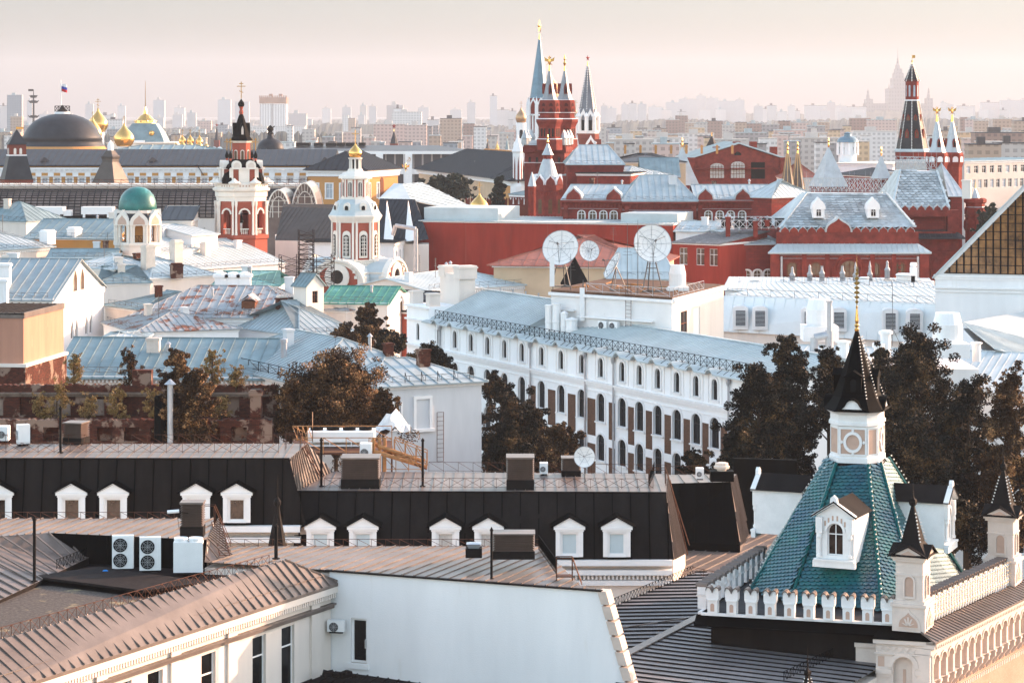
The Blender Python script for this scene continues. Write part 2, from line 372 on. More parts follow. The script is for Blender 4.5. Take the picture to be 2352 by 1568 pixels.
def window(parent,Mx,ww,hh,arch=0,style='cross',fm='white_trim',gm='window_dark',depth=.2,name='window',tr=None,sub=True):
 """one window (frame and bars, its pane a sub-part) set in an opening; mesh data shared per size"""
 key=(round(ww,2),round(hh,2),arch,style,fm,gm,depth,tr)
 if key not in WIN:
  f=MB();t=.11 if(hh>2 and style=='plain')else(.07 if ww>.9 else .05)
  o=arch_pts(ww,hh,arch);c=(0,hh/2)
  inner=[(a*(1-2*t/ww),(b-hh/2)*(1-2*t/hh)+hh/2)for a,b in o];n=len(o)
  y0,y1=depth-.06,depth
  f.add([(a,y0,b)for a,b in o]+[(a,y0,b)for a,b in inner]+[(a,y1,b)for a,b in inner],
    [(i,(i+1)%n,n+(i+1)%n,n+i)for i in range(n)]+[(n+i,n+(i+1)%n,2*n+(i+1)%n,2*n+i)for i in range(n)])
  if style in('cross','T','grid','louvre'):
   if style=='cross':f.box(-t/2,t/2,y0,y1,t,hh-t);f.box(-ww/2+t,-t/2,y0,y1,hh*.64,hh*.64+t);f.box(t/2,ww/2-t,y0,y1,hh*.64,hh*.64+t)
   if style=='T':f.box(-ww/2+t,ww/2-t,y0,y1,hh*.7,hh*.7+t)
   if style=='grid':
    for k in range(1,4):f.box(-ww/2+ww*k/4-.02,-ww/2+ww*k/4+.02,y0,y1,t,hh-(arch if isinstance(arch,float)else 0)*.5-t)
    for k in range(1,6):f.box(-ww/2+t,ww/2-t,y0+.012,y1+.01,hh*k/6-.02,hh*k/6+.02)
   if style=='louvre':
    k=t
    while k<hh-t-.05:f.add([(-ww/2+t,y0,k),(ww/2-t,y0,k),(ww/2-t,y1+.06,k+.10),(-ww/2+t,y1+.06,k+.10)],[(0,1,2,3)]);k+=.16
  if tr:
   o2=[(a*(1+2*tr/ww),(b-hh/2)*(1+1.6*tr/hh)+hh/2)for a,b in o]
   f.add([(a,0,b)for a,b in o2]+[(a,-.07,b)for a,b in o2]+[(a,-.07,b)for a,b in o]+[(a,0.01,b)for a,b in o],
     [(n*k+i,n*k+(i+1)%n,n*(k+1)+(i+1)%n,n*(k+1)+i)for k in range(3)for i in range(n)])
   f.box(-ww/2-tr*1.3,ww/2+tr*1.3,-.16,-.002,-.14,-tr*.8-.003 if tr*.8<.13 else-.05)
  a=f.build('window',fm);g=MB();g.add([(x,depth-.02,z)for x,z in inner],[tuple(range(n))]);b=g.build('pane',gm)
  WIN[key]=(a.data,b.data);bpy.data.objects.remove(a);bpy.data.objects.remove(b)
 a,b=WIN[key]
 o=bpy.data.objects.new(name,a);C.objects.link(o);o.parent=parent;o.matrix_local=Mx
 if sub:p=bpy.data.objects.new('pane',b);C.objects.link(p);p.parent=o
 return o
def glaze(parent,base,rows,x0,x1,style='cross',fm='white_trim',gm='window_dark',depth=.2,tr=None,sub=True):
 for zb,ww,hh,ar,cxs in rows:
  for c in cxs:
   if x0+ww/2<c<x1-ww/2:window(parent,base@Matrix.Translation((c,0,zb)),ww,hh,ar,style,fm,gm if not isinstance(gm,(list,tuple))else rnd.choice(gm),depth,tr=tr,sub=sub)
def railing(mb,p,q,h=.9,sp=1.2,r=.018,style='z',rails=2):
 p=Vector(p);q=Vector(q);L=(q-p).length;n=max(1,round(L/sp));up=Vector((0,0,h));d=(q-p)/n
 for k in range(n+1):mb.tube(p+d*k,p+d*k+up,r,4)
 mb.tube(p+up,q+up,r,4)
 if rails>1:mb.tube(p+up*.12,q+up*.12,r*.8,4)
 for k in range(n):
  a=p+d*k;b=a+d
  if style in 'zx':mb.tube(a+up,b+up*.12,r*.8,3)
  if style=='x':mb.tube(a+up*.12,b+up,r*.8,3)
  if style=='b':
   m_=max(1,round(d.length/.25))
   for j in range(1,m_):c=a+d*(j/m_);mb.tube(c+up*.1,c+up,r*.7,3)
# ---------------- generic house ----------------
def house(name,label,A,B,ze,D,wm,rm,roof='hip',rh=2.5,over=.35,sp=.6,sw=.05,rows=(),rrows=(),lrows=(),z0=0,hip=None,th=.12,cat='building',group=None,
   style='cross',gm='window_dark',tr=None,cornice='white_trim',ch=.35,chimneys=(),skew=0,fm='white_trim',sub=True,auto=True,dentil=False):
 """A, B: world XY of the front wall's left and right foot; D: depth behind it. rows hold window heights below the eave as negative numbers"""
 A=Vector((A[0],A[1],z0));B=Vector((B[0],B[1],z0));L=(B-A).length;rz=math.atan2(B.y-A.y,B.x-A.x)
 t=thing(name,label,cat,A,rz,group);E=ze-z0
 def rr(rows_,LL):
  o=[]
  for r in rows_:
   zb,ww,hh,ar,cx=r
   if zb<0:zb+=E
   if not isinstance(cx,(list,tuple)):cx=[LL*(i+.5)/cx for i in range(cx)]
   o.append((zb,ww,hh,ar,list(cx)))
  return o
 wb=MB();sides=[(T(0,0,0),L,rr(rows,L)),(T(L,0,0,R(90)),D,rr(rrows,D)),(T(0,D,0,R(-90)),D,rr(lrows,D)),(T(L,D,0,R(180)),L,[])]
 for Mx,LL,rw in sides:
  wb.M=Mx;wall(wb,0,LL,0,E,rw)
 wb.M=Matrix()
 if roof=='gable':
  wb.add([(0,0,E),(0,D,E),(0,D/2,E+rh)],[(0,1,2)]);wb.add([(L,0,E),(L,D,E),(L,D/2,E+rh)],[(0,1,2)])
 if roof=='gablefront':
  wb.add([(0,0,E),(L,0,E),(L/2,0,E+rh)],[(0,1,2)]);wb.add([(0,D,E),(L,D,E),(L/2,D,E+rh)],[(0,1,2)])
 if roof=='flat':wb.add([(0,0,E),(L,0,E),(L,D,E),(0,D,E)],[(0,1,2,3)])
 wb.build('wall',wm,t)
 for Mx,LL,rw in sides:glaze(t,Mx,rw,0,LL,style,fm,gm,.2,tr,sub)
 if cornice:
  c=MB();a=over*.55
  for k,(dz,e)in enumerate(((-ch,a*.5),(-ch*.45,a))):
   c.loft([[(-e,-e,z),(L+e,-e,z),(L+e,D+e,z),(-e,D+e,z)]for z in(E+dz,E+dz+ch*.5)],cap=False)
   c.add([(-e,-e,E+dz),(L+e,-e,E+dz),(L+e,0,E+dz),(-e,0,E+dz)],[(0,1,2,3)]);c.add([(L,-e,E+dz+.001),(L+e,-e,E+dz+.001),(L+e,D+e,E+dz+.001),(L,D+e,E+dz+.001)],[(0,1,2,3)])
  if dentil:
   x=.1
   while x<L:c.box(x,x+.16,-a*.95,-.01,E-ch-.22,E-ch+.02);x+=.36
   x=.1
   while x<D:c.box(L+.01,L+a*.95,x,x+.16,E-ch-.22,E-ch+.02);x+=.36
  c.build('cornice',cornice,t)
 o=over;rb=MB();e0,e1,e2,e3=Vector((-o,-o,E)),Vector((L+o,-o,E)),Vector((L+o,D+o,E)),Vector((-o,D+o,E))
 kw=dict(sp=sp,w_=sw,h_=sw*1.1,th=th)
 if roof=='hip':
  hi=D/2 if hip is None else hip;hi2=hi
  r0,r1=Vector((hi,D/2,E+rh)),Vector((L-hi2,D/2,E+rh))
  roofpoly(rb,[e0,e1,r1,r0],(0,1,rh/(D/2)),**kw);roofpoly(rb,[e2,e3,r0,r1],(0,1,0),**kw)
  roofpoly(rb,[e1,e2,r1],(1,0,0),**kw);roofpoly(rb,[e3,e0,r0],(1,0,0),**kw);rb.beam(r0,r1,.14,.08)
  for a_,b_ in((e0,r0),(e1,r1),(e2,r1),(e3,r0)):rb.beam(a_,b_,.12,.07)
 elif roof=='gable':
  r0,r1=Vector((-o,D/2,E+rh)),Vector((L+o,D/2,E+rh));dz=Vector((0,0,rh*o/(D/2)))
  roofpoly(rb,[e0-dz,e1-dz,r1,r0],(0,1,0),**kw);roofpoly(rb,[e2-dz,e3-dz,r0,r1],(0,1,0),**kw);rb.beam(r0,r1,.14,.08)
 elif roof=='gablefront':
  r0,r1=Vector((L/2,-o,E+rh)),Vector((L/2,D+o,E+rh));dz=Vector((0,0,rh*o/(L/2)))
  roofpoly(rb,[e0-dz,r0,r1,e3-dz],(1,0,0),**kw);roofpoly(rb,[e1-dz,e2-dz,r1,r0],(1,0,0),**kw);rb.beam(r0,r1,.14,.08)
 elif roof=='shed':
  u=Vector((0,0,rh));roofpoly(rb,[e0,e1,e2+u,e3+u],(0,1,0),**kw)
  wb2=MB();wb2.add([(0,0,E),(0,D,E),(0,D,E+rh)],[(0,1,2)]);wb2.add([(L,0,E),(L,D,E),(L,D,E+rh)],[(0,1,2)]);wb2.add([(0,D,E),(L,D,E),(L,D,E+rh),(0,D,E+rh)],[(0,1,2,3)]);wb2.build('gable_wall',wm,t)
 elif roof=='flat':
  roofpoly(rb,[e0+Vector((0,0,.15)),e1+Vector((0,0,.15)),e2+Vector((0,0,.15)),e3+Vector((0,0,.15))],(0,1,0),**kw)
 elif roof=='pyramid':
  r0=Vector((L/2,D/2,E+rh))
  for a_,b_,d_ in((e0,e1,(0,1,0)),(e1,e2,(1,0,0)),(e2,e3,(0,1,0)),(e3,e0,(1,0,0))):roofpoly(rb,[a_,b_,r0],d_,**kw);rb.beam(a_,r0,.12,.07)
 if rb.v:rb.build('roof',rm,t)
 for cx,cy,cw,cd,cz,ctop,cm in chimneys:
  k=MB();k.box(cx-cw/2,cx+cw/2,cy-cd/2,cy+cd/2,E+cz,E+ctop);k.box(cx-cw/2-.08,cx+cw/2+.08,cy-cd/2-.08,cy+cd/2+.08,E+ctop-.25,E+ctop-.05)
  k.box(cx-cw/2+.1,cx+cw/2-.1,cy-cd/2+.1,cy+cd/2-.1,E+ctop,E+ctop+.18);k.build('chimney',cm,t)
 if auto and roof in('hip','gable','gablefront')and L>7 and z0==0 and A.y<480:
  r=random.Random(int(A.x*7+A.y*3));lo=3.5 if roof=='hip' else 1.5
  for q in range(r.choice((1,2,3))):
   cx=r.uniform(lo,L-lo)if L>2*lo+1 else L/2;cy=r.choice((D*.32,D*.62));hz_=E+rh*(cy/(D/2)if cy<D/2 else(D-cy)/(D/2));w_=r.uniform(.35,.65);h_=r.uniform(.8,1.7);k=MB();kind=r.random()
   if kind<.55:k.box(cx-w_,cx+w_,cy-.35,cy+.35,hz_-.8,hz_+h_);k.box(cx-w_-.08,cx+w_+.08,cy-.43,cy+.43,hz_+h_-.2,hz_+h_-.02);k.build('chimney',r.choice(['ruin_brick','pale_stone','cream_plaster','grey_plaster']),t)
   elif kind<.8:k.lathe([(.16,hz_-.5),(.16,hz_+h_*.7),(.28,hz_+h_*.7),(.04,hz_+h_*.9)],8,cx,cy);k.build('flue','galvanised',t)
   else:
    k.tube((cx,cy,hz_-.3),(cx,cy,hz_+2.6),.035,4)
    for j in range(4):k.tube((cx-.5+.06*j,cy,hz_+1.6+.28*j),(cx+.5-.06*j,cy,hz_+1.6+.28*j),.02,3)
    k.build('aerial','rib_metal',t)
  k=MB();railing(k,(.6,.25,E+.2),(L-.6,.25,E+.2),.5,1.6,.022,'');k.build('snow_guard','rib_metal',t)
 LE[t.name]=(L,E)
 return t
# =====================================================================================
#  NEAR ROOFS
# =====================================================================================
def lerp(a,b,t):return a+(b-a)*t
mat('bulb_white',(.8,.76,.7),rough=.3)
mat('pale_tile',(.62,.50,.42),rough=.5,var=.2,scale=1)
# ---- prototypes -------------------------------------------------------------
def ac_unit(name,label,w_,h_,d_,fans=1,group=None,top=False):
 t=thing(name,label,'air conditioner',group=group)
 b=MB();b.box(-w_/2,w_/2,0,d_,.08,h_);b.box(-w_/2+.02,w_/2-.02,-.012,0,h_*.5-.006,h_*.5+.006)if fans==2 else 0
 b.box(w_*.28,w_*.40,-.015,0,h_*.42,h_*.48);b.build('casing','ac_white',t)
 f=MB()
 f.box(-w_*.39,w_*.39,.04,d_-.04,0,.08)
 f.build('foot','black_metal',t)
 for k in range(fans):
  zc=h_*(.5 if fans==1 else(.29+.44*k));r=min(w_*.33,h_*.21 if fans==2 else h_*.36);xc=-w_*.12
  g=MB();n=20
  g.add([(xc+r*math.cos(2*math.pi*i/n),-.012,zc+r*math.sin(2*math.pi*i/n))for i in range(n)],[tuple(range(n))])
  fg=g.build('fan','black_metal',t);g2=MB()
  for rr in(r,r*.75,r*.5,r*.28):
   for i in range(n):
    a=2*math.pi*i/n;c=2*math.pi*(i+1)/n;g2.beam((xc+rr*math.cos(a),-.03,zc+rr*math.sin(a)),(xc+rr*math.cos(c),-.03,zc+rr*math.sin(c)),.014,.014,Vector((0,1,0)))
  for i in range(8):a=2*math.pi*i/8;g2.beam((xc,-.03,zc),(xc+r*math.cos(a),-.03,zc+r*math.sin(a)),.014,.014,Vector((0,1,0)))
  g2.build('fan_guard','galvanised',fg)
 return t
def vent_box(label,w_,d_,h_,group='louvred vent boxes on the roofs'):
 t=thing('roof_vent',label,'roof vent',group=group)
 b=MB();b.box(-w_/2-.05,w_/2+.05,-.05,d_+.05,0,h_*.30);b.build('base','dark_metal',t)
 b=MB();b.box(-w_/2+.08,w_/2-.08,.08,d_-.08,h_*.3,h_*.95)
 z=h_*.32
 while z<h_*.93:
  b.loft([[(-w_/2-a,-a,z+c),(w_/2+a,-a,z+c),(w_/2+a,d_+a,z+c),(-w_/2-a,d_+a,z+c)]for a,c in((.05,0),(-.05,.08))],True);z+=.115
 b.build('louvres','brown_wood' if False else 'louvre_brown',t)
 b=MB();b.box(-w_/2-.07,w_/2+.07,-.07,d_+.07,h_*.95,h_);b.build('cap','brown_roof',t)
 return t
mat('louvre_brown',(.10,.065,.05),rough=.5,var=.25)
def mast(label,p,top_v,r=.07,group='dark roof masts'):
 t=thing('roof_mast',label,'mast',p,0,group);h=Zv(top_v,p.y)-p.z
 b=MB();b.lathe([(r,0),(r,h-.12),(r*1.5,h-.12),(r*1.3,h-.05),(.01,h+.08)],8);b.lathe([(r*2.2,0),(r*2.2,.05),(r,.06)],8);b.build('pole','dark_metal',t);return t
# ---- left mansard (M1), centre mansard (M2), right dark block (M3) ----------------
def dormer_proto():
 d=bpy.data.objects.new('dormer',None);C.objects.link(d)
 b=MB()
 wall(b,-.68,.68,0,1.72,[(.12,.92,1.25,0,[0])],.18)
 b.box(-.80,-.55,-.07,-.001,0,1.5);b.box(.55,.80,-.07,-.001,0,1.5)
 b.box(-.92,.92,-.16,.06,1.60,1.74);b.box(-.84,.84,-.10,.04,1.48,1.597)
 for i in range(8):
  a0,a1=i/8,(i+1)/8;zc=lambda a:1.38+.10*math.sin(math.pi*a)
  b.add([(-.5+a0,-.05,1.37),(-.5+a1,-.05,1.37),(-.5+a1,-.05,zc(a1)),(-.5+a0,-.05,zc(a0))],[(0,1,2,3)])
 b.extr([(-.92,-.10,1.745),(.92,-.10,1.745),(0,-.10,2.22)],(0,.14,0))
 b.beam((-.95,-.13,1.77),(0,-.13,2.26),.14,.09);b.beam((0,-.13,2.26),(.95,-.13,1.77),.14,.09)
 b.box(-.55,.55,-.12,.05,-.001,.07)
 b.build('surround','white_trim',d)
 c=MB();c.add([(-.72,0,0),(-.72,1.3,0),(-.72,1.3,1.75),(-.72,0,1.75)],[(0,1,2,3)]);c.add([(.72,0,0),(.72,1.3,0),(.72,1.3,1.75),(.72,0,1.75)],[(0,1,2,3)])
 c.add([(-1.1,-.22,1.78),(0,-.22,2.38),(0,1.6,2.38),(-1.1,1.6,1.78)],[(0,1,2,3)]);c.add([(1.1,-.22,1.78),(0,-.22,2.38),(0,1.6,2.38),(1.1,1.6,1.78)],[(0,1,2,3)])
 c.add([(-1.1,-.22,1.70),(0,-.22,2.30),(0,-.22,2.38),(-1.1,-.22,1.78)],[(0,1,2,3)]);c.add([(1.1,-.22,1.70),(0,-.22,2.30),(0,-.22,2.38),(1.1,-.22,1.78)],[(0,1,2,3)])
 c.build('dormer_roof','black_metal',d)
 return d
def add_dormer(root,proto,W,gm,first=False):
 d=copy_tree(proto);d.parent=root;d.matrix_local=Matrix.Translation(W-root.location)
 window(d,Matrix.Translation((0,0,.12)),.92,1.25,0,'plain','white_trim',gm,.14);return d
dp=dormer_proto()
mat('pane_blind',(.50,.58,.60),rough=.3,var=.1);mat('pane_curtain_sheen',(.55,.52,.48),rough=.3,var=.35,scale=2.5)
mat('pane_room',(.07,.045,.035),rough=.1,var=.8,scale=1.5,spec=.6)
def mansard(name,label,bl,br,tr,tl,back_r,back_l,rb_,dorm,zbase,rm='dark_metal',top='brown_roof',right=None,sp=.62,name_cat='building'):
 t=thing(name,label,name_cat,(bl.x,bl.y,zbase));fr=frame(t)
 b=MB(fr);b.poly([bl,br,tr,tl]);b.k=1;seams(b,[bl,br,tr,tl],(0,0,1),sp*1.75,.07,.10);b.k=0;b.tube(tl,tr,.06,6);b.build('front_slope',[rm,'black_metal' if rm=='dark_metal' else rm],t)  # black ribs put the shade line along each seam into the colour
 b=MB(fr);b.poly([tl,tr,back_r,back_l]);seams(b,[tl,tr,back_r,back_l],(0,1,0),sp,.04,.05);b.build('flat_roof',top,t)
 b=MB(fr);pts=right or[br,rb_,back_r,tr];b.poly(pts);seams(b,pts,(0,0,1),sp,.045,.08);b.build('side_slope',top,t)
 b=MB(fr);g=lambda p:Vector((p.x,p.y,zbase))
 ys=Vector((0,.5,0))
 b.poly([g(bl)+ys,g(br)+ys,br+ys,bl+ys]);b.poly([g(br)+ys,g(rb_),rb_,br+ys]);bk=Vector((bl.x,back_l.y,bl.z));b.poly([g(rb_),g(bk),bk,rb_]);b.poly([g(bk),g(bl)+ys,bl+ys,bk])
 b.poly([bk,rb_,back_r,back_l]);b.build('wall','cream_plaster',t)
 for u,gm in dorm:
  v0_=bl.z+.22;add_dormer(t,dp,Vector((XY(u,bl.y-.45)[0],bl.y-.25,v0_)),gm)
 return t,fr
z1t,z1b=25.4,21.6
m1=mansard('mansard_block','dark metal mansard block with four white dormers, left of the stepped roofline',P(-110,0,150).xy.to_3d()+Vector((0,0,z1b)),PZ(703,1205,z1b),P(665,1053,150.8),P(-110,1053,150.8),
    PZ(705,1018,z1t),PZ(-110,1020,z1t),PZ(765,1150,21.6),[(-6,'pane_room'),(163,'pane_room'),(259,'pane_room'),(450,'pane_curtain_sheen'),(543,'pane_room')],0,
    right=[PZ(683,1127,23.3),PZ(763,1083,23.3),PZ(705,1018,z1t),P(665,1053,150.8)])
m2bl=Vector((XY(672,150)[0],150,19.6));m2br=Vector((XY(1548,150)[0],150,19.6));z2=23.3
m2=mansard('mansard_block','dark metal mansard block with six white dormers and vents on its flat top',m2bl,m2br,PZ(1530,1131,z2),PZ(683,1128,z2),
    PZ(1533,1088,z2),PZ(762,1082,z2),Vector((XY(1574,159)[0],159,18.4)),[(735,'pane_blind'),(833,'pane_blind'),(1023,'pane_curtain_sheen'),(1121,'pane_curtain_sheen'),(1308,'pane_blind'),(1417,'pane_blind')],0)
t2,f2=m2;t1,f1=m1
# cornice with dentils under the centre mansard
b=MB(f2)
for z0_,z1_,y in((19.28,19.62,149.75),(18.7,19.0,149.95),(18.05,18.35,150.2)):b.box(m2bl.x,m2br.x-.1,y,150.6,z0_,z1_)
x=m2bl.x
while x<m2br.x-.3:b.box(x,x+.12,150.22,150.45,18.40,18.62);x+=.24
b.build('cornice','white_trim',t2)
b=MB(f1)
for z0_,z1_,y in((21.25,21.6,149.75),(20.6,20.9,149.95),(20.0,20.3,150.2)):b.box(-31,XY(690,150)[0],y,150.6,z0_,z1_)
b.build('cornice','white_trim',t1)
# rails on the two roofs
def rail_part(root,fr,pts,h,sp,style='z',m='rust_iron',r=.016,name='railing'):
 b=MB(fr)
 for p,q in zip(pts[:-1],pts[1:]):railing(b,p,q,h,sp,r,style)
 b.build(name,m,root)
rail_part(t1,f1,[PZ(-60,1040,z1t),PZ(640,1040,z1t)],.62,.95,'x');rail_part(t1,f1,[PZ(-60,1021,z1t),PZ(700,1021,z1t)],.62,.95,'z')
rail_part(t2,f2,[PZ(745,1120,z2),PZ(1500,1122,z2)],.60,.95,'x');rail_part(t2,f2,[PZ(985,1083,z2),PZ(1530,1090,z2)],.62,.95,'z')
rail_part(t2,f2,[PZ(1490,1120,z2),PZ(1503,1090,z2)],.8,.5,'z','black_metal')
def ladder(root,fr,p,q,w_,m='rust_iron',side=Vector((1,0,0)),n=None,r=.03,off=Vector((0,0,0))):
 b=MB(fr);s=side.normalized()*w_/2;p=Vector(p)+off;q=Vector(q)+off
 b.tube(p-s,q-s,r,5);b.tube(p+s,q+s,r,5);n=n or int((q-p).length/.35)
 for k in range(n+1):c=lerp(p,q,k/n);b.tube(c-s,c+s,r*.7,4)
 b.build('ladder',m,root)
ladder(t1,f1,lerp(PZ(683,1127,23.3),PZ(763,1083,23.3),.62),lerp(P(665,1053,150.8),PZ(705,1018,z1t),.62),.5,side=Vector((.2,1,0)),off=Vector((.15,0,.12)))
pt_=lerp(P(665,1053,150.8),PZ(705,1018,z1t),.62);b=MB(f1)
for a in(-.35,.35):b.tube(pt_+Vector((-.9,a,0)),pt_+Vector((-.9,a,.95)),.02);b.tube(pt_+Vector((0,a,0)),pt_+Vector((0,a,.95)),.02);b.tube(pt_+Vector((-.9,a,.95)),pt_+Vector((0,a,.95)),.02);b.tube(pt_+Vector((0,a,.95)),pt_+Vector((.7,a,-.6)),.02)
b.build('ladder_hoop','rust_iron',t1)
ladder(t2,f2,Vector((XY(1572,155)[0],155,18.9)),PZ(1531,1108,z2),.55,side=Vector((.1,1,0)),off=Vector((.2,0,.15)))
b=MB(f2);pt_=PZ(1525,1112,z2)
for a in(-.45,.45):b.tube(pt_+Vector((-.9,a,0)),pt_+Vector((-.9,a,.95)),.025);b.tube(pt_+Vector((.1,a,0)),pt_+Vector((.1,a,.95)),.025);b.tube(pt_+Vector((-.9,a,.95)),pt_+Vector((.1,a,.95)),.025);b.tube(pt_+Vector((.1,a,.95)),pt_+Vector((1.5,a,-3.6)),.025)
b.build('ladder_hoop','rust_iron',t2)
# M3 + plain dark fence + brown low roof
z3=22.0
t3=thing('metal_clad_block','plain black seamed metal block with a sunlit edge, right of the centre mansard','building',(*XY(1540,165),0));f3=frame(t3)
a0,a1,a2,a3=Vector((*XY(1540,165),18.2)),P(1700,1252,164),P(1678,1106,166),P(1525,1110,166)
c1,c2,c3=P(1722,1236,172),P(1690,1088,172.5),P(1525,1090,172.5)
b=MB(f3);b.poly([a0,a1,a2,a3]);seams(b,[a0,a1,a2,a3],(0,0,1),.9,.05,.07);b.poly([a0,a1,Vector((a1.x,a1.y,0)),Vector((a0.x,a0.y,0))]);b.build('front_wall','black_metal',t3)
b=MB(f3);b.poly([a1,c1,c2,a2]);seams(b,[a1,c1,c2,a2],(0,0,1),.9,.05,.08);b.poly([a1,c1,Vector((c1.x,c1.y,0)),Vector((a1.x,a1.y,0))]);b.build('side_wall','brown_roof',t3)
b=MB(f3);b.poly([a3,a2,c2,c3]);seams(b,[a3,a2,c2,c3],(0,1,0),.9);b.build('flat_roof','brown_roof',t3)
rail_part(t3,f3,[P(1540,1090,172.3),P(1640,1090,172.3)],.6,.95,'z')
t4=thing('metal_screen','dark seamed metal screen wall below the trees beside the tent tower','fence',(*XY(1690,176),0));f4=frame(t4)
q0,q1=Vector((*XY(1684,176),22.)),Vector((*XY(1830,178),21.6));b=MB(f4);lo=Vector((0,0,-22.))
b.extr([q0,q1,q1+lo,q0+lo],(0,.3,0));seams(b,[q0+Vector((0,-.01,0)),q1+Vector((0,-.01,0)),q1+lo,q0+lo],(0,0,1),.8,.05,.07);b.build('panel','black_metal',t4)
t5=thing('lower_roof_block','low brown seamed roof between the black block and the tent tower','building',(*XY(1580,150),0));f5=frame(t5)
pts=[PZ(1558,1345,17.6),PZ(1760,1320,17.6),PZ(1860,1215,17.6),PZ(1560,1240,17.6)]
b=MB(f5);b.poly(pts);seams(b,pts,(.45,1,0),.75,.05,.06);b.build('roof','brown_roof',t5)
b=MB(f5);lo=Vector((0,0,-17.7));b.extr([p+Vector((0,0,-.1))for p in pts],(0,0,-17.5));b.build('wall','cream_plaster',t5)
for(u,v,h_)in((1619,1256,.9),):
 tt=thing('vent_pipe','short dark vent pipe on the brown roof beside the black metal block','pipe',PZ(u,v,17.6));MB().lathe([(.12,0),(.12,.9),(.19,.9),(.19,1.1),(.02,1.2)],8).build('pipe','dark_metal',tt)
# ---- court building: raised strip, court floor, left slope -------------------------------
tc_=thing('court_building','low roof around a sunken court holding the outdoor units, left foreground','building',(-20,120,0));fc=frame(tc_)
z5=24.5;zc=23.0;zs=23.6
s0,s1=PZ(-120,1190,z5),PZ(492,1190,z5);s2,s3,s4=PZ(475,1239,z5),PZ(112,1223,z5),PZ(-120,1240,z5)
b=MB(fc);b.poly([s0,s1,s2,s3,s4]);seams(b,[s0,s1,s2,s3,s4],(.25,1,0),.62,.05,.06);b.build('strip_roof','brown_roof',tc_)
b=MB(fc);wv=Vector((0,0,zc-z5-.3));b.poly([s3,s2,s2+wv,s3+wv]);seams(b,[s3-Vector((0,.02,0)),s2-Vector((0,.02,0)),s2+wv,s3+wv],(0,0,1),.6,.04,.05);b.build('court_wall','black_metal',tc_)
e0_,e1_=PZ(532,1277,zs),PZ(505,1232,z5);e1_=PZ(500,1180,z5+.4)
sl_=[PZ(470,1290,zs),PZ(534,1277,zs),PZ(500,1190,z5),s2]
b=MB(fc);b.poly(sl_);seams(b,sl_,(-.3,.1,1),.55,.05,.07);b.build('end_slope','brown_roof',tc_)
lp=[PZ(-130,1240,z5),PZ(112,1223,z5),PZ(208,1278,23.35),PZ(-10,1382,23.15),PZ(-130,1450,23.15)]
b=MB(fc);b.poly(lp[:4]);b.poly([lp[0],lp[3],lp[4]]);seams(b,lp,(.55,-.55,-.2),.75,.055,.08);b.build('inner_slope','brown_roof',tc_)
b=MB(fc);dn=Vector((0,0,-.7));b.poly([lp[2],lp[3],lp[3]+dn,lp[2]+dn]);b.poly([lp[3],lp[4],lp[4]+dn,lp[3]+dn]);b.poly([lp[2],s3,s3+Vector((0,0,-1.9)),lp[2]+dn]);b.build('slope_fascia','dark_metal',tc_)
rail_part(tc_,fc,[PZ(200,1283,23.3),PZ(130,1310,23.25)],.55,.35,'x','black_metal')
fl=[Vector((-28,100,zc)),Vector((-8.5,126,zc)),Vector((-13,131,zc)),Vector((-28,131,zc))]
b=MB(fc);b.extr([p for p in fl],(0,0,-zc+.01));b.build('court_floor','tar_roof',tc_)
b=MB(fc);b.poly([PZ(-80,1345,zc+.01),PZ(120,1345,zc+.01),PZ(330,1372,zc+.01),PZ(150,1445,zc+.01),PZ(-80,1500,zc+.01)]);b.build('gravel_patch','gravel',tc_)
b=MB(fc);q=[PZ(75,1322,zc+.35),PZ(225,1300,zc+.35),PZ(480,1335,zc+.35),PZ(330,1355,zc+.35)];b.extr(q,(0,0,-.12));b.build('duckboard','tar_roof',tc_)
b=MB(fc);r1_=[Vector((-30,131,24.2)),Vector((-13,131,24.2)),Vector((-11,137,24.2)),Vector((-30,137,24.2))];b.extr([Vector((p.x,p.y+.25*(p in(s2,s3,s4)),24.3))for p in(s0,s1,s2,s3,s4)],(0,0,-24.2));b.build('wall','cream_plaster',tc_)
rail_part(tc_,fc,[PZ(-60,1193,z5),PZ(400,1193,z5)],.40,.72,'z')
ladder(tc_,fc,lerp(sl_[1],sl_[0],.35),lerp(sl_[2],sl_[3],.3),.5,off=Vector((.1,0,.15)))
b=MB(fc);pt_=lerp(sl_[2],sl_[3],.3)
for a in(-.25,.25):
 b.tube(pt_+Vector((-.8,a,0)),pt_+Vector((-.8,a,1.)),.02);b.tube(pt_+Vector((0,a,0)),pt_+Vector((0,a,1.)),.02);b.tube(pt_+Vector((-.8,a,1.)),pt_+Vector((0,a,1.)),.02);b.tube(pt_+Vector((0,a,1.)),pt_+Vector((.85,a,-1.)),.02)
b.build('ladder_hoop','rust_iron',tc_)
# outdoor units
g='outdoor cooling units in the sunken court'
a=ac_unit('outdoor_unit','white two-fan outdoor unit, left one of the pair in the dark court',1.05,1.70,.42,2,g);a.location=P(282,1309,126.5);a.rotation_euler.z=R(6)
dup(a,P(345,1313,126.2),R(8),'white two-fan outdoor unit beside the wide cabinet unit in the court')
a=thing('outdoor_unit','wide white cabinet unit with two round top fans, at the right end of the court','air conditioner',P(432,1318,125.8),R(4),g)
b=MB();b.box(-.72,.72,0,.8,.08,1.55);b.box(-.02,-.005,-.01,0,.1,1.5);b.build('casing','ac_white',a)
b=MB();b.lathe([(.34,1.55),(.36,1.68),(.34,1.74),(.28,1.70)],16,-.36,.4);b.lathe([(.34,1.55),(.36,1.68),(.34,1.74),(.28,1.70)],16,.36,.4);b.build('fan_ring','ac_white',a)
b=MB();
for k in range(9):
 b.box(.721,.73,.05,.75,.2+k*.14,.23+k*.14)
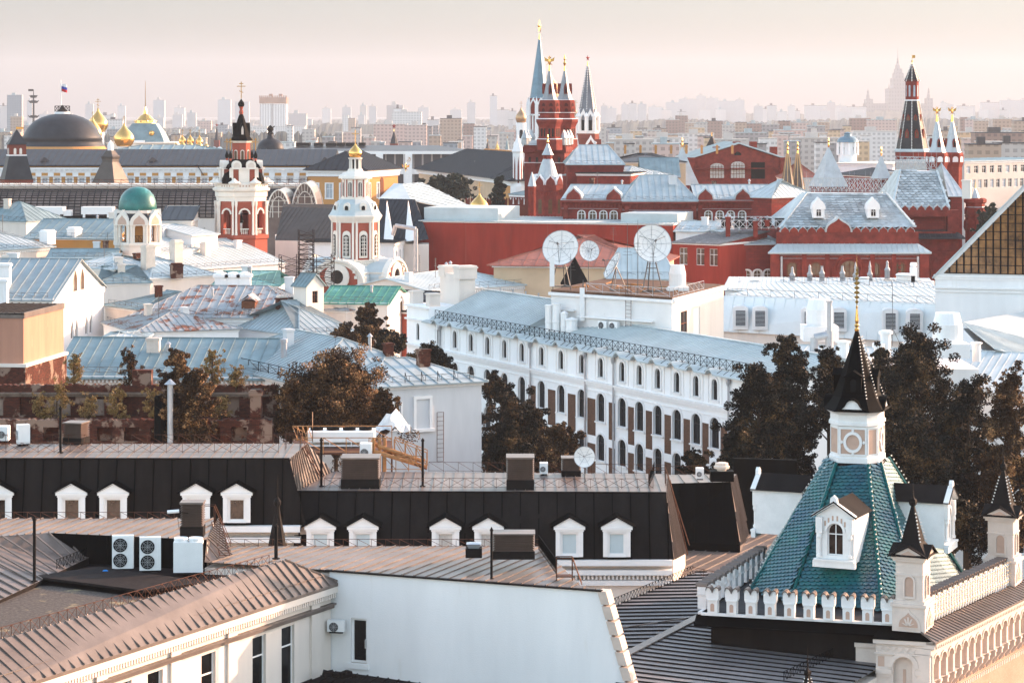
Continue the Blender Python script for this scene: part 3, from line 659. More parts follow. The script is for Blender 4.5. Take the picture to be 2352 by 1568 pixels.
for k in range(6):b.box(.721,.735,.05+k*.13,.08+k*.13,.15,1.45)
b.build('grille','black_metal',a)
tb=thing('plastic_sack','crumpled blue plastic sack lying on the dark court floor','bag',P(242,1322,125.6));b=MB()
b.loft([[(r_*math.cos(a_)*1.15,r_*math.sin(a_)*.7,z_)for a_ in[2*math.pi*i/9+.3*rnd.random()for i in range(9)]]for r_,z_ in((.16,0),(.2,.1),(.17,.22),(.06,.30))]);b.build('sack','plastic_blue',tb)
vb=vent_box('louvred vent box at the end of the strip roof, next to the security camera',1.05,.9,1.75);vb.location=P(440,1234,127.5)
tcam=thing('security_camera','white bullet security camera on an arm beside the brown louvred vent','camera',P(402,1176,127.3));b=MB();b.tube((-.38,-.05,.02),(.2,.02,0.06),.09,8);b.build('housing','ac_white',tcam);b=MB();b.tube((.15,.05,0),(.62,.2,-.06),.02);b.tube((.1,0,-.02),(.2,.1,-.9),.012);b.build('bracket','dark_metal',tcam)
mast('black square-capped mast rising at the corner of the left inner slope',P(79,1335,123),1188,.075)
mast('stout mast with a flared cap at the right end of the court rail',P(634,1283,127),1205,.09)
mast('black mast standing at the edge of the big white parapet wall',P(1129,1330,122.5),1213,.06)
mast('thin dark mast left of the wide vent on the centre mansard',PZ(738,1117,z2),1007,.075)
mast('thin dark mast between the two vents on the centre mansard',PZ(971,1117,z2),1008,.075)
mast('thin dark mast on the left mansard beside its louvred vent',PZ(139,1040,z1t),935,.08)
ts=thing('roof_finial','dark slender cone finial with a ball, between the two mansards','finial',P(637,1252,140));MB().lathe([(.55,-1.2),(.50,0),(.14,1.9),(.12,2.15),(.2,2.25),(.21,2.4),(.12,2.55),(.05,2.65),(.03,3.6),(.002,3.9)],8).build('cone','dark_metal',ts)
# vents, units and dish on the mansards
for lab,u,v,zz,w_,d_,h_ in(('widest louvred vent, left on the centre mansard below the yellow-railed platform',827,1122,z2,2.2,1.8,1.85),('tall louvred vent in the middle of the centre mansard',1195,1125,z2,1.55,1.6,1.95),
  ('louvred vent partly hidden behind the small round dish',1312,1094,z2,1.1,1.1,1.15),('louvred vent on the left mansard by the broken brick ruin',166,1021,z1t,1.15,1.2,1.35)):
 o=vent_box(lab,w_,d_,h_);o.location=PZ(u,v,zz)
 if u==166:o.rotation_euler.z=R(-14)
o=vent_box('low wide louvred vent on the strip roof behind the white parapet wall',1.95,1.2,1.25);o.location=P(1180,1284,124.6)
gg='small outdoor units standing on the mansard roofs'
a=ac_unit('outdoor_unit','narrow white outdoor unit left of the dark louvred vent, centre mansard',.5,.75,.6,1,gg);a.location=PZ(1249,1091,z2+.02)
dup(a,PZ(1608,1102,z3),0,'small pale outdoor unit on the black metal block, seen against the white arcade building',gg)
dup(a,PZ(6,1016,z1t+.1),0,'pale outdoor unit at the left edge of the left mansard roof',gg,1.3)
dup(a,PZ(40,1024,z1t),R(-62),'tall grey outdoor unit with a side grille, second from the left picture edge',gg,(1.0,1.2,1.75))
tt=thing('roof_ventilator','round mushroom ventilator on a dark box at the end of the black block','roof vent',PZ(1659,1106,z3));MB().box(-.75,.75,0,1,0,.65).build('base','black_metal',tt);b=MB();b.lathe([(.3,.65),(.3,.75),(.5,.8),(.52,.95),(.42,1.0),(.42,1.15),(.2,1.2)],12,0,.5);b.build('cowl','pale_stone',tt)
tt=thing('roof_ventilator','small square white-topped vent beside the low wide louvred vent','roof vent',P(1088,1281,125));b=MB();b.box(-.4,.4,0,.7,0,.45);b.build('base','dark_metal',tt);b=MB();b.loft([[(-a_,.35-a_,z_),(a_,.35-a_,z_),(a_,.35+a_,z_),(-a_,.35+a_,z_)]for a_,z_ in((.25,.45),(.32,.62),(.36,.66),(.2,.70))]);b.build('cowl','galvanised',tt)
def dish(name,label,loc,r,az,el,mast_h,depth=.22,ribs=8,mesh='dish_mesh',group=None,legs=False,feed=True,rings=4):
 t=thing(name,label,'satellite dish',loc,az,group);b=MB()
 n=24;Mx=Matrix.Translation((0,0,mast_h))@Matrix.Rotation(R(90)-el,4,'X')
 b.M=Mx;K=6
 rings_=[[(r*k/K*math.cos(2*math.pi*i/n),r*k/K*math.sin(2*math.pi*i/n),depth*r*(k/K)**2)for i in range(n)]for k in range(1,K+1)]
 b.loft(rings_,cap=False);b.add(rings_[0],[tuple(range(n))]);b.build('reflector',mesh,t,smooth=True)
 b=MB(Mx)
 for i in range(ribs):
  a_=2*math.pi*i/ribs;pr=None
  for k in range(0,K+1):p=Vector((r*k/K*math.cos(a_),r*k/K*math.sin(a_),depth*r*(k/K)**2+.012*r));(b.tube(pr,p,.007*r+.006,4)if pr else 0);pr=p
 for kk in range(1,rings+1):
  rr=r*kk/rings
  for i in range(n):a_,c_=2*math.pi*i/n,2*math.pi*(i+1)/n;zz_=depth*r*(kk/rings)**2+.012*r;b.tube((rr*math.cos(a_),rr*math.sin(a_),zz_),(rr*math.cos(c_),rr*math.sin(c_),zz_),(.004*r+.003)if kk<rings else .014*r+.006,4)
 b.build('ribs','zinc_grey',t)
 if feed:
  b=MB(Mx);fz=r*.9;b.lathe([(.06*r,fz-.06*r),(.06*r,fz+.12*r)],6)
  for i in range(3 if r>1 else 2):a_=2*math.pi*i/3+.5;b.tube((r*.8*math.cos(a_),r*.8*math.sin(a_),depth*r*.64),(0,0,fz),.012*r+.005,4)
  b.build('feed_arm','rib_metal',t)
 b=MB()
 if legs:
  for sx_,sy_ in((-1,-.2),(1,-.2),(0,1.)):b.tube((0,.1*r,mast_h),(sx_*r*.55,sy_*r*.9,0),.035*r,5)
  b.tube((-r*.55,-.2*r,.05),(r*.55,-.2*r,.05),.03*r);b.tube((r*.55,-.2*r,.05),(0,.9*r,.05),.03*r);b.tube((-r*.55,-.2*r,.05),(0,.9*r,.05),.03*r)
  b.tube((-r*.28,-.1*r,mast_h*.5),(r*.28,-.1*r,mast_h*.5),.025*r)
 else:b.tube((0,.05,0),(0,.05,mast_h),max(.03,.035*r),6)
 b.build('stand','rib_metal',t);return t
mat('dish_mesh',(.80,.78,.75),rough=.6,metal=.0,var=.08,scale=3);mat('zinc_grey',(.36,.36,.37),rough=.5,metal=.2,var=.25)
mat('dish_white',(.78,.78,.77),rough=.45,var=.08)
dish('satellite_dish','small round ribbed dish on the centre mansard in front of a vent',PZ(1343,1108,z2),.64,R(-8),R(12),1.55,ribs=6,rings=2)
# yellow-railed service platform and its cooling plant behind the left mansard
tp=thing('service_platform','yellow-railed steel platform with pipes behind the ladder of the left mansard','platform',(*XY(840,163),21));fp=frame(tp)
zp=23.9;c=[Vector((*XY(672,168),zp+.9)),Vector((*XY(900,168),zp+.9)),Vector((*XY(900,162),zp+.9)),Vector((*XY(690,162),zp+.9))]
b=MB(fp);b.extr([Vector((p.x,p.y,zp+.35))for p in c],(0,0,-.12))
for p in c:b.tube(Vector((p.x,p.y,20)),Vector((p.x,p.y,zp)),.06)
st=[Vector((*XY(905,162),zp+.2)),Vector((*XY(980,161),z2+.1))]
b.extr([st[0],st[1],st[1]+Vector((0,1.2,0)),st[0]+Vector((0,1.2,0))],(0,0,-.1));b.build('deck','rust_iron',tp)
b=MB(fp);up=Vector((0,0,.9))
for a_,d_ in((c[0],c[1]),(c[3],c[2])):railing(b,Vector((a_.x,a_.y,zp+.3)),Vector((d_.x,d_.y,zp+.3)),1.0,1.5,.035,'')
railing(b,Vector((c[0].x,c[0].y,zp+.3)),Vector((*XY(718,163),zp+.9)),1.0,1.2,.035,'');railing(b,Vector((*XY(718,163),zp+.9)),Vector((*XY(718,168),zp+1.3)),.9,1.4,.035,'')
for dy in(0,1.2):railing(b,st[0]+Vector((0,dy,0)),st[1]+Vector((0,dy,0)),1.0,.9,.035,'');
railing(b,Vector((*XY(880,160.5),z2)),Vector((*XY(968,160.5),z2)),.95,.8,.035,'');b.build('handrail','yellow_iron',tp)
b=MB(fp)
for k,(ua,ub,zz)in enumerate(((860,980,23.6),(868,975,23.9),(850,930,24.1))):b.tube(Vector((*XY(ua,161.5+k*.4),zz+.8)),Vector((*XY(ub,161.5+k*.4),zz-.2)),.13,8)
for u_ in(858,872,884):b.tube(Vector((*XY(u_,162),23)),Vector((*XY(u_,162),25.2)),.1,8)
b.build('pipe_run','yellow_iron',tp)
tq=thing('rooftop_chiller','long white chiller with a row of top fans on the yellow-railed platform','air conditioner',(*XY(705,164.5),zp+.4));b=MB();b.box(0,4.3,0,2.2,.3,.95);b.box(.1,4.2,.1,2.1,0,.1)
for k in range(4):b.box(.05+k*1.38,.12+k*1.38,.02,.1,0,.3)
b.build('casing','ac_white',tq);b=MB()
for k in range(4):b.lathe([(.42,.95),(.42,1.1),(.36,1.1),(.05,1.02)],12,.55+k*1.05,1.1)
b.build('fan','black_metal',tq)
o=dup(a,Vector((*XY(840,161.2),z2+.5)),0,'two-fan unit mounted at the foot of the yellow-railed platform',gg,1.5)
tw=thing('plastic_sheeting','crumpled translucent sheeting draped behind the yellow railing','tarpaulin',(*XY(890,170),23.9));b=MB();n=9
gr=[[(i*.32-1.4,j*.35+.3*math.sin(i*1.7+j),(1.75*max(0,1-abs(i-5.5)/4.2)**.7)*(1-abs(j-3)/4.5)+.2*math.sin(i*2.3+j*1.9)+.35)for i in range(10)]for j in range(7)]
for j in range(6):
 for i in range(9):b.add([gr[j][i],gr[j][i+1],gr[j+1][i+1],gr[j+1][i]],[(0,1,2,3)])
b.build('sheet','foil',tw)
# ---- white parapet block and its strip roof ----------------------------------------
tw_=thing('white_block','large plain white wall with a glazed door and slanted right edge, bottom centre','building',(-8.5,125,0));fw=frame(tw_)
w0,w1=P(757,1311,125),P(1376,1357,119.8);zlo=17.2
wb0,wb1=Vector((w0.x,w0.y,zlo)),Vector((w1.x+1.95,w1.y-.15,zlo))
dx=(w1-w0);L_=Vector((dx.x,dx.y,0)).length;az=math.atan2(dx.y,dx.x)
Mw=T(w0.x,w0.y,0,az);slope_dz=w1.z-w0.z
dc=((824-1176)/F*124.3-w0.x)/math.cos(az)
b=MB(fw@Mw);zt=min(w0.z,w1.z)-2.2
dz0=Zv(1522,124.4);dh=2.16;dwid=.86
b.add([(0,0,zlo),(dc-dwid/2,0,zlo),(dc-dwid/2,0,w0.z),(0,0,w0.z)],[(0,1,2,3)])
ztd=lambda x:w0.z+slope_dz*x/L_
b.add([(dc-dwid/2,0,zlo),(dc+dwid/2,0,zlo),(dc+dwid/2,0,dz0),(dc-dwid/2,0,dz0)],[(0,1,2,3)])
b.add([(dc-dwid/2,0,dz0+dh),(dc+dwid/2,0,dz0+dh),(dc+dwid/2,0,ztd(dc)),(dc-dwid/2,0,w0.z)],[(0,1,2,3)])
b.add([(dc+dwid/2,0,zlo),(L_+1.95,0,zlo),(L_,0,w1.z),(dc+dwid/2,0,ztd(dc))],[(0,1,2,3)])
for xx in(dc-dwid/2,dc+dwid/2):b.add([(xx,0,dz0),(xx,.25,dz0),(xx,.25,dz0+dh),(xx,0,dz0+dh)],[(0,1,2,3)])
b.add([(dc-dwid/2,0,dz0+dh),(dc+dwid/2,0,dz0+dh),(dc+dwid/2,.25,dz0+dh),(dc-dwid/2,.25,dz0+dh)],[(0,1,2,3)])
b.add([(0,.5,zlo),(L_+1.95,.5,zlo),(L_,.5,w1.z),(0,.5,w0.z)],[(0,1,2,3)]);b.add([(0,0,zlo),(0,.5,zlo),(0,.5,w0.z),(0,0,w0.z)],[(0,1,2,3)])
b.box(dc-dwid/2-.12,dc+dwid/2+.12,-.10,-.003,dz0-.28,dz0-.03)
b.build('wall','white_plaster',tw_)
d_=window(tw_,fw@Mw@Matrix.Translation((dc,0,dz0)),dwid,dh,0,'plain','white_trim','window_dark',.2,'door')
b=MB();hx=.33
b.tube((hx,.10,.75),(hx,.02,.75),.018);b.tube((hx,.02,.75),(hx,.02,1.15),.018);b.tube((hx,.02,1.15),(hx,.10,1.15),.018);b.build('handle','white_trim',d_)
b=MB(fw@Mw)
k=9
for i in range(k):
 t0,t1=i/k,(i+1)/k-.015;pa=Vector((L_+1.95*t0,0,lerp(w1.z,zlo,t0)));pb=Vector((L_+1.95*t1,0,lerp(w1.z,zlo,t1)))
 b.loft([[(p.x-.05,-.12,p.z+.02),(p.x+.38,-.12,p.z+.02),(p.x+.38,.6,p.z+.02),(p.x-.05,.6,p.z+.02)]for p in(pa,pb)])
b.build('coping','pale_tile',tw_)if 'pale_tile' in MATS else b.build('coping','cream_plaster',tw_)
b=MB(fw@Mw)
b.loft([[(x_,-.14,z_-.05),(x_,.1,z_-.05),(x_,.1,z_+.02),(x_,-.14,z_+.02)]for x_,z_ in((-.2,w0.z+.05),(L_+.15,w1.z+.05))]);b.build('edge_flashing','dark_metal',tw_)
far0,far1=PZ(530,1254,zs),PZ(1242,1254,zs);g0,g1=w0+Vector((-.1,0,.06)),w1+Vector((0,0,.06))
st_=[PZ(470,1290,zs),g0,g1,PZ(1335,1345,zs-.05),far1,far0]
b=MB(fw);b.poly([st_[0],g0,far1,far0]);b.poly([g0,g1,st_[3],far1]);seams(b,st_,(.45,1,0),.62,.05,.06);b.build('strip_roof','brown_roof',tw_)
b=MB(fw);b.extr([Vector((p.x,p.y,zs-.3))for p in(far0,far1,st_[3],w1+Vector((-.4,.2,0)),w0+Vector((0,.3,0)),st_[0])],(0,0,-zs+.35));b.build('rear_wall','cream_plaster',tw_)
rail_part(tw_,fw,[far0+Vector((0,-.2,0)),far1+Vector((0,-.2,0))],.40,.72,'z')
rail_part(tw_,fw,[PZ(1237,1262,zs),PZ(1278,1320,zs)],.75,.28,'x','black_metal')
b=MB(fw);pt_=PZ(1300,1330,zs)
for a_ in(-.3,.3):b.tube(pt_+Vector((-.45,a_,0)),pt_+Vector((-.45,a_,1.05)),.025);b.tube(pt_+Vector((.3,a_,0)),pt_+Vector((.3,a_,1.05)),.025);b.tube(pt_+Vector((-.45,a_,1.05)),pt_+Vector((.3,a_,1.05)),.025);b.tube(pt_+Vector((.3,a_,1.05)),pt_+Vector((.75,a_,-.2)),.025)
b.box(pt_.x-.45,pt_.x+.3,pt_.y-.3,pt_.y+.3,pt_.z+.15,pt_.z+.2);b.build('ladder_hoop','rust_iron',tw_)
a=ac_unit('outdoor_unit','beige single-fan unit hung on the white wall left of the glazed door',.85,.62,.32,1,None);a.location=P(771,1454,124.2);a.rotation_euler.z=R(-8)
# dark lower terrace with rubble
td=thing('lower_terrace','dark tar-covered terrace roof at the foot of the white wall','building',(-3,120,0));fd=frame(td);b=MB(fd);zt_=18.15
tp_=[PZ(690,1560,18.6),Vector((-8.4,124.9,18.6)),Vector((5.2,119.6,17.9)),PZ(1440,1640,17.9),PZ(690,1700,18.4)]
b.poly(tp_);seams(b,tp_,(.3,1,0),.55,.05,.05);b.extr([p-Vector((0,0,.1))for p in tp_],(0,0,-17.7));b.build('roof','tar_roof',td)
for i in range(7):
 u_=748+rnd.random()*80;tt=thing('rubble_piece','broken dark brick lying in the rubble heap by the glazed door','rubble',P(u_,1542+rnd.random()*14,121.5+rnd.random()*1.2),rnd.random()*3,'broken bricks heaped by the door');s_=.1+.14*rnd.random()
 MB().loft([[(-s_*1.4,-s_,0),(s_*1.3,-s_*.9,0),(s_*1.4,s_,0),(-s_,s_*.8,0)],[(-s_*1.1,-s_*.7,s_*1.1),(s_,-s_*.8,s_*.8),(s_*1.2,s_*.7,s_*1.2),(-s_*.9,s_*.7,s_)]]).build('brick','tar_roof',tt)
# ---- cream wing, bottom left ---------------------------------------------------------
e_l,e_r=PZ(-70,1612,22.9),PZ(780,1337,22.9)
twg=thing('cream_wing','cream neoclassical wing with tall white-framed windows under a low seamed roof','building',(e_l.x,e_l.y,0),math.atan2(e_r.y-e_l.y,e_r.x-e_l.x));fg_=frame(twg)
Lw=(e_r-e_l).length;nrm=Vector((e_r.y-e_l.y,-(e_r.x-e_l.x),0)).normalized()
r_l,r_r=PZ(-70,1487,24.3),PZ(655,1286,24.3)
b=MB(fg_);roofpoly(b,[e_l,e_r,r_r,r_l],(nrm.x,nrm.y,-.5),.66,.05,.09,.15)
bk0,bk1=r_l-nrm*.9+Vector((0,0,-.5)),r_r-nrm*.9+Vector((0,0,-.5));roofpoly(b,[r_r,bk1,bk0,r_l],(nrm.x,nrm.y,.5),.62,.05,.06,.1)
ec=e_r-nrm*3.4+Vector((0,0,0));roofpoly(b,[e_r,ec,r_r],None);b.beam(e_r,r_r,.1,.08);b.tube(lerp(e_l,r_l,.28)+Vector((0,0,.06)),lerp(e_r,r_r,.28)+Vector((0,0,.06)),.03,5)
b.build('roof','brown_roof',twg)
b=MB();y_=.32 
rows_w=[]
def ux(u):
 d=Vector(((u-1176)/F,1,0));A_=Vector((e_l.x,e_l.y,0));e=Vector((e_r.x-e_l.x,e_r.y-e_l.y,0)).normalized()
 den=d.x*e.y-d.y*e.x;return(d.y*A_.x-d.x*A_.y)/den
wx=[ux(u)for u in(300,372,494,610,676)]
bays=[ux(u)for u in(245,415,545,735)]
b.M=T(0,.35,0);wall(b,0,Lw-.25,12,22.6,[(18.2,1.15,3.3,0,wx)],.25)
b.M=T(Lw-.25,.35,0,R(90));wall(b,0,4.5,12,22.6,[],.25);b.M=Matrix()
for x_ in bays:b.box(x_-.38,x_+.38,.22,.349,12,22.3)
b.build('wall','cream_plaster',twg)
for x_ in wx:window(twg,Matrix.Translation((x_,.35,18.2)),1.15,3.3,0,'T','white_trim','window_dark',.2)
b=MB();b.box(0,Lw-.1,.02,.348,22.45,22.78);b.box(0,Lw-.1,.16,.347,22.2,22.44)
x_=.1
while x_<Lw-.3:b.box(x_,x_+.1,.05,.16,22.22,22.44);x_+=.2
b.build('cornice','cream_plaster',twg);b=MB();b.box(0,Lw-.1,.08,.345,21.85,21.93);b.box(0,Lw-.1,.2,.344,21.68,21.845);b.build('string_course','brown_roof',twg)
rail_part(twg,fg_,[bk0+Vector((0,0,.1)),bk1+Vector((0,0,.1))],.6,.62,'x')
# ---- ribbed roofs, bottom right --------------------------------------------------------
ta=thing('ribbed_roof_building','low building with dark ribbed roofs meeting in a valley, below the tent tower','building',(8,125,0));fa=frame(ta)
zA=19.3
A_=[PZ(1385,1402,zA),PZ(1425,1508,zA),PZ(1615,1408,zA),PZ(1700,1318,zA),PZ(1600,1312,zA)]
B_=[PZ(1423,1512,zA+.02),PZ(1420,1640,zA-.3),P(1760,1640,112.6),P(2075,1500,119.5),P(2060,1472,122),PZ(1615,1412,zA)]
B_=[PZ(1423,1512,zA+.02),PZ(1400,1660,zA-.2),PZ(1800,1660,zA-.6),PZ(2075,1500,zA-.6),PZ(1615,1412,zA)]
b=MB(fa);b.poly(A_);b.k=1;seams(b,A_,(1,.10,0),.95,.10,.07)  # dark ribs on both roofs: their shadow lines put into the colour
mat('rib_roof',(.20,.19,.19),rough=.5,metal=.25,var=.3,scale=.4,bump=.3,bscale=1.5)
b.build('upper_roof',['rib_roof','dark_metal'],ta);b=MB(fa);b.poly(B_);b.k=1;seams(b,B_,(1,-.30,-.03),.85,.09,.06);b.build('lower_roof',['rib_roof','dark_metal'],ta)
b=MB(fa);b.beam(B_[0]+Vector((0,0,.02)),B_[-1]+Vector((0,0,.02)),.5,.07);b.beam(PZ(1428,1442,zA+.03),PZ(1590,1418,zA+.03),.05,.06);b.build('valley_flashing','brown_roof',ta)
b=MB(fa);b.extr([Vector((p.x,p.y,18.3))for p in(A_[0],A_[1],B_[1],B_[2],B_[3],A_[2],A_[3],A_[4])],(0,0,-18.2));b.build('wall','cream_plaster',ta)
b=MB(fa);
rail_part(ta,fa,[PZ(1398,1400,zA),PZ(1592,1318,zA)],.5,.42,'x','black_metal');rail_part(ta,fa,[PZ(1592,1318,zA),PZ(1640,1328,zA)],.4,.9,'x')
rail_part(ta,fa,[PZ(1800,1568,zA-.55),PZ(1960,1490,zA-.55)],.55,.4,'x','black_metal')
tf=thing('roof_finial','small beaded black spirelet with a ball at the bottom edge of the picture','finial',P(1855,1610,118));MB().lathe([(.48,0),(.12,1.15),(.11,1.2),(.17,1.28),(.17,1.38),(.06,1.48),(.025,1.6),(.02,2.4),(.003,2.7)],4).build('spire','dark_metal',tf);b=MB()
for k in range(8):
 for i in range(4):r_=.46-.045*k;b.ball((r_*math.cos(math.pi/2*i),r_*math.sin(math.pi/2*i),.08+.14*k),.035)
b.build('beads','bulb_white',tf)
for o_ in[dp]:
 for c_ in list(o_.children):bpy.data.objects.remove(c_)
 bpy.data.objects.remove(o_)
# =====================================================================================
#  TENT-ROOFED TOWER, right foreground
# =====================================================================================
zb=20.7
FL,NC,FR,BL=PZ(1612,1410,zb),PZ(2100,1437,zb),PZ(2318,1334,zb),PZ(1752,1312,zb)
BR=FR+(BL-FL)*.2+Vector((-6,5.5,0));BR.z=zb
tt_=thing('tent_roof_tower','cream tower with a green scaled tent roof, white battlements and a black spire','tower',(19,134,0));ft=frame(tt_)
mat('stone_pale',(.66,.56,.49),var=.12,scale=1.2,patch=((.45,.36,.30),.14,1.8),bump=.2,bscale=10);mat('stone_pink',(.52,.36,.28),var=.12,scale=2)
mat('merlon_white',(.78,.77,.75),var=.1,scale=1.5,patch=((.52,.48,.44),.12,2))
mat('dark_deck',(.05,.05,.052),rough=.8,var=.4,scale=1)
base=[(12.4,133.0),(14.1,129.9),(18.5,127.9),(20.5,129.2),(24.3,138.6),(23.4,142.3),(16.6,144.5),(14.0,142.5)]
base=[Vector((x,y,20.95))for x,y in base]
tops=[(16.75,136.3),(17.1,135.0),(18.72,134.5),(19.45,135.0),(20.15,137.2),(19.7,138.3),(17.9,138.8),(17.1,138.0)]
tops=[Vector((x,y,27.3))for x,y in tops]
core=MB(ft);core.extr([BL+Vector((.5,-.5,0)),FL+Vector((.5,.5,0)),NC+Vector((-.6,.6,0)),FR+Vector((-.8,-.2,0)),BR],(0,0,-zb));core.build('wall','dark_metal',tt_)
dk=MB(ft);dk.extr([p+Vector((0,0,.02))for p in(BL,FL,NC,FR,BR)],(0,0,.1));dk.build('parapet_deck','dark_deck',tt_)
ro=MB(ft)
for i in range(8):
 j=(i+1)%8;ro.poly([p+(Vector((18.4,136.5,p.z))-p).normalized()*.22 for p in(base[i],base[j],tops[j],tops[i])])
ro.build('roof_boarding','teal_tile',tt_)
ti=MB(ft)
for i in range(8):
 j=(i+1)%8
 if i in(5,6):continue
 m_=(tops[i]+tops[j])/2-(base[i]+base[j])/2;nn=(base[j]-base[i]).cross(tops[i]-base[i]).normalized()*.02
 if nn.dot((base[i]+base[j])/2-Vector((18.3,136.5,20.9)))<0:nn=-nn
 scales(ti,[p+nn for p in(base[i],base[j],tops[j],tops[i])],m_,.30,.22,.05)
ti.build('scale_tiles','teal_tile',tt_)
hp=MB(ft);bd=MB(ft)
for i in(0,1,2,3,4,5):
 a,b_=base[i],tops[i];outw=((base[i]-Vector((18.3,136.5,20.9))).normalized()+Vector((0,0,.6))).normalized()
 hp.tube(a+outw*.05,b_+outw*.05,.10,6)
 if i in(0,2,3,4,5):
  n=30
  for k in range(n+1):c=lerp(a,b_,k/n)+outw*.24;bd.ball(c,.045,5,4)
hp.build('hip_roll','hip_teal',tt_)if 'hip_teal' in MATS else hp.build('hip_roll',mat('hip_teal',(.01,.10,.10),rough=.3,var=.3),tt_)
bd.build('ridge_beads','bulb_white',tt_)
# lantern
def ring(s,z,c=Vector((18.4,136.6,0))):return[Vector((c.x+(p.x-c.x)*s,c.y+(p.y-c.y)*s,z))for p in tops]
lan=MB(ft);lan.loft([ring(.92,27.25),ring(.92,27.6),ring(.87,27.65),ring(.87,29.25),ring(.93,29.3),ring(.93,29.45),ring(.88,29.5),ring(.88,29.85),ring(1.0,30.0),ring(1.0,30.12)],True);lan.build('lantern','merlon_white',tt_)
dc_=MB(ft);dc_.loft([ring(1.02,27.2),ring(.97,27.33)],True);dc_.build('lantern_skirt','dark_metal',tt_)
def on_face(i,s,z):
 r_=ring(s,z);a,b_=r_[i],r_[(i+1)%8];m_=(a+b_)/2;return T(m_.x,m_.y,z,math.atan2(b_.y-a.y,b_.x-a.x)),(b_-a).length
orn=MB();rec=MB()
for i in(0,1,2,3):
 Mx,wd=on_face(i,.87,27.65);orn.M=ft@Mx;rec.M=ft@Mx
 if i in(1,3):
  n=24;cz=.78;r0_,r1_=(.36,.50)if i==1 else(.36,.50)
  for(ra,rb2,y)in((r0_,r1_,-.10),):
   for k in range(n):
    a0_,a1_=2*math.pi*k/n,2*math.pi*(k+1)/n
    pa=[(ra*math.cos(a0_),y,cz+ra*math.sin(a0_)*1.12),(rb2*math.cos(a0_),y,cz+rb2*math.sin(a0_)*1.12),(rb2*math.cos(a1_),y,cz+rb2*math.sin(a1_)*1.12),(ra*math.cos(a1_),y,cz+ra*math.sin(a1_)*1.12)]
    orn.extr(pa,(0,.1,0))
  rec.add([(.36*math.cos(2*math.pi*k/n),-.012,cz+.40*math.sin(2*math.pi*k/n))for k in range(n)],[tuple(range(n))])
  for dx_,dz_ in((0,.62),(0,-.62),(.58,0),(-.58,0)):orn.extr([(dx_-.08,-.08,cz+dz_),(dx_,-.08,cz+dz_-.1),(dx_+.08,-.08,cz+dz_),(dx_,-.08,cz+dz_+.1)],(0,.08,0))
  hw=wd/2-.02
  orn.box(-hw,hw,-.05,-.002,.06,.14);orn.box(-hw,-hw+.07,-.05,-.002,.14,1.46);orn.box(hw-.07,hw,-.05,-.002,.14,1.46);orn.box(-hw,hw,-.05,-.002,1.46,1.54)
  rec.add([(-hw+.08,-.004,.15),(hw-.08,-.004,.15),(hw-.08,-.004,1.45),(-hw+.08,-.004,1.45)],[(0,1,2,3)])
  rec.add([(-hw*.7,-.012,1.90),(hw*.7,-.012,1.90),(hw*.7,-.012,2.14),(-hw*.7,-.012,2.14)],[(0,1,2,3)])
  for k in range(6):orn.lathe([(.0,0)],3)if False else orn.extr([(-hw*.6+k*hw*.24+.05*math.cos(q*1.05),-.04,2.02+.07*math.sin(q*1.05))for q in range(6)],(0,.03,0))
 else:
  hw=wd/2-.06
  rec.add([(-hw+.05,-.012,.16),(hw-.05,-.012,.16),(hw-.05,-.012,1.44),(-hw+.05,-.012,1.44)],[(0,1,2,3)])
  orn.box(-hw,-hw+.05,-.04,-.002,.12,1.5);orn.box(hw-.05,hw,-.04,-.002,.12,1.5);orn.box(-hw,hw,-.04,-.002,1.5,1.56)
orn.build('lantern_ornament','merlon_white',tt_);rec.build('lantern_panel','stone_pink',tt_)
# ogee gables and black spire
sp_=MB(ft);gb=MB();gr_=MB()
sp_.loft([ring(1.10,30.05),ring(.95,30.35),ring(.78,30.75),ring(.52,31.9),ring(.26,33.1),ring(.06,34.15)],True)
for i,h_ in((1,.95),(3,.95),(7,.95),(5,.9)):
 Mx,wd=on_face(i,1.02,30.02);gb.M=ft@Mx;gr_.M=ft@Mx;ww=wd*.98
 o_=[(-ww/2,0),(ww/2,0),(ww/2,.06),(ww*.36,.12),(ww*.24,.3),(ww*.16,.55),(ww*.07,.68),(0,.72),(-ww*.07,.68),(-ww*.16,.55),(-ww*.24,.3),(-ww*.36,.12),(-ww/2,.06)]
 gb.extr([(x,-.02,z*h_)for x,z in o_],(0,.3,0))
 top=o_[2:]
 gr_.add([(x*1.1,-.14,z*h_+.05)for x,z in top]+[(x*1.1,.9,z*h_+.05)for x,z in top],[(k,k+1,len(top)+k+1,len(top)+k)for k in range(len(top)-1)])
 gr_.add([(x*1.1,-.14,z*h_+.05)for x,z in top]+[(x*1.1,-.14,z*h_-.02)for x,z in top],[(k,k+1,len(top)+k+1,len(top)+k)for k in range(len(top)-1)])
sp_.build('spire','black_metal',tt_);gb.build('ogee_gable','merlon_white',tt_);gr_.build('gable_roof','black_metal',tt_)
sd=MB()
for i in(1,3,7):
 Mx,wd=on_face(i,.66,30.95);sd.M=ft@Mx;sd.box(-.42,.42,-.18,.5,0,.9);sd.extr([(-.52,-.24,.9),(.52,-.24,.9),(0,-.24,1.22)],(0,.8,0));sd.box(-.5,.5,-.24,.3,.86,.93)
sd.build('spire_dormer','black_metal',tt_);sd=MB()
for i in(1,3,7):Mx,wd=on_face(i,.66,30.95);sd.M=ft@Mx;o_=arch_pts(.3,.68,.15);sd.add([(a,-.19,b_+.1)for a,b_ in o_],[tuple(range(len(o_)))])
sd.build('dormer_recess','window_dark',tt_)
bd=MB(ft)
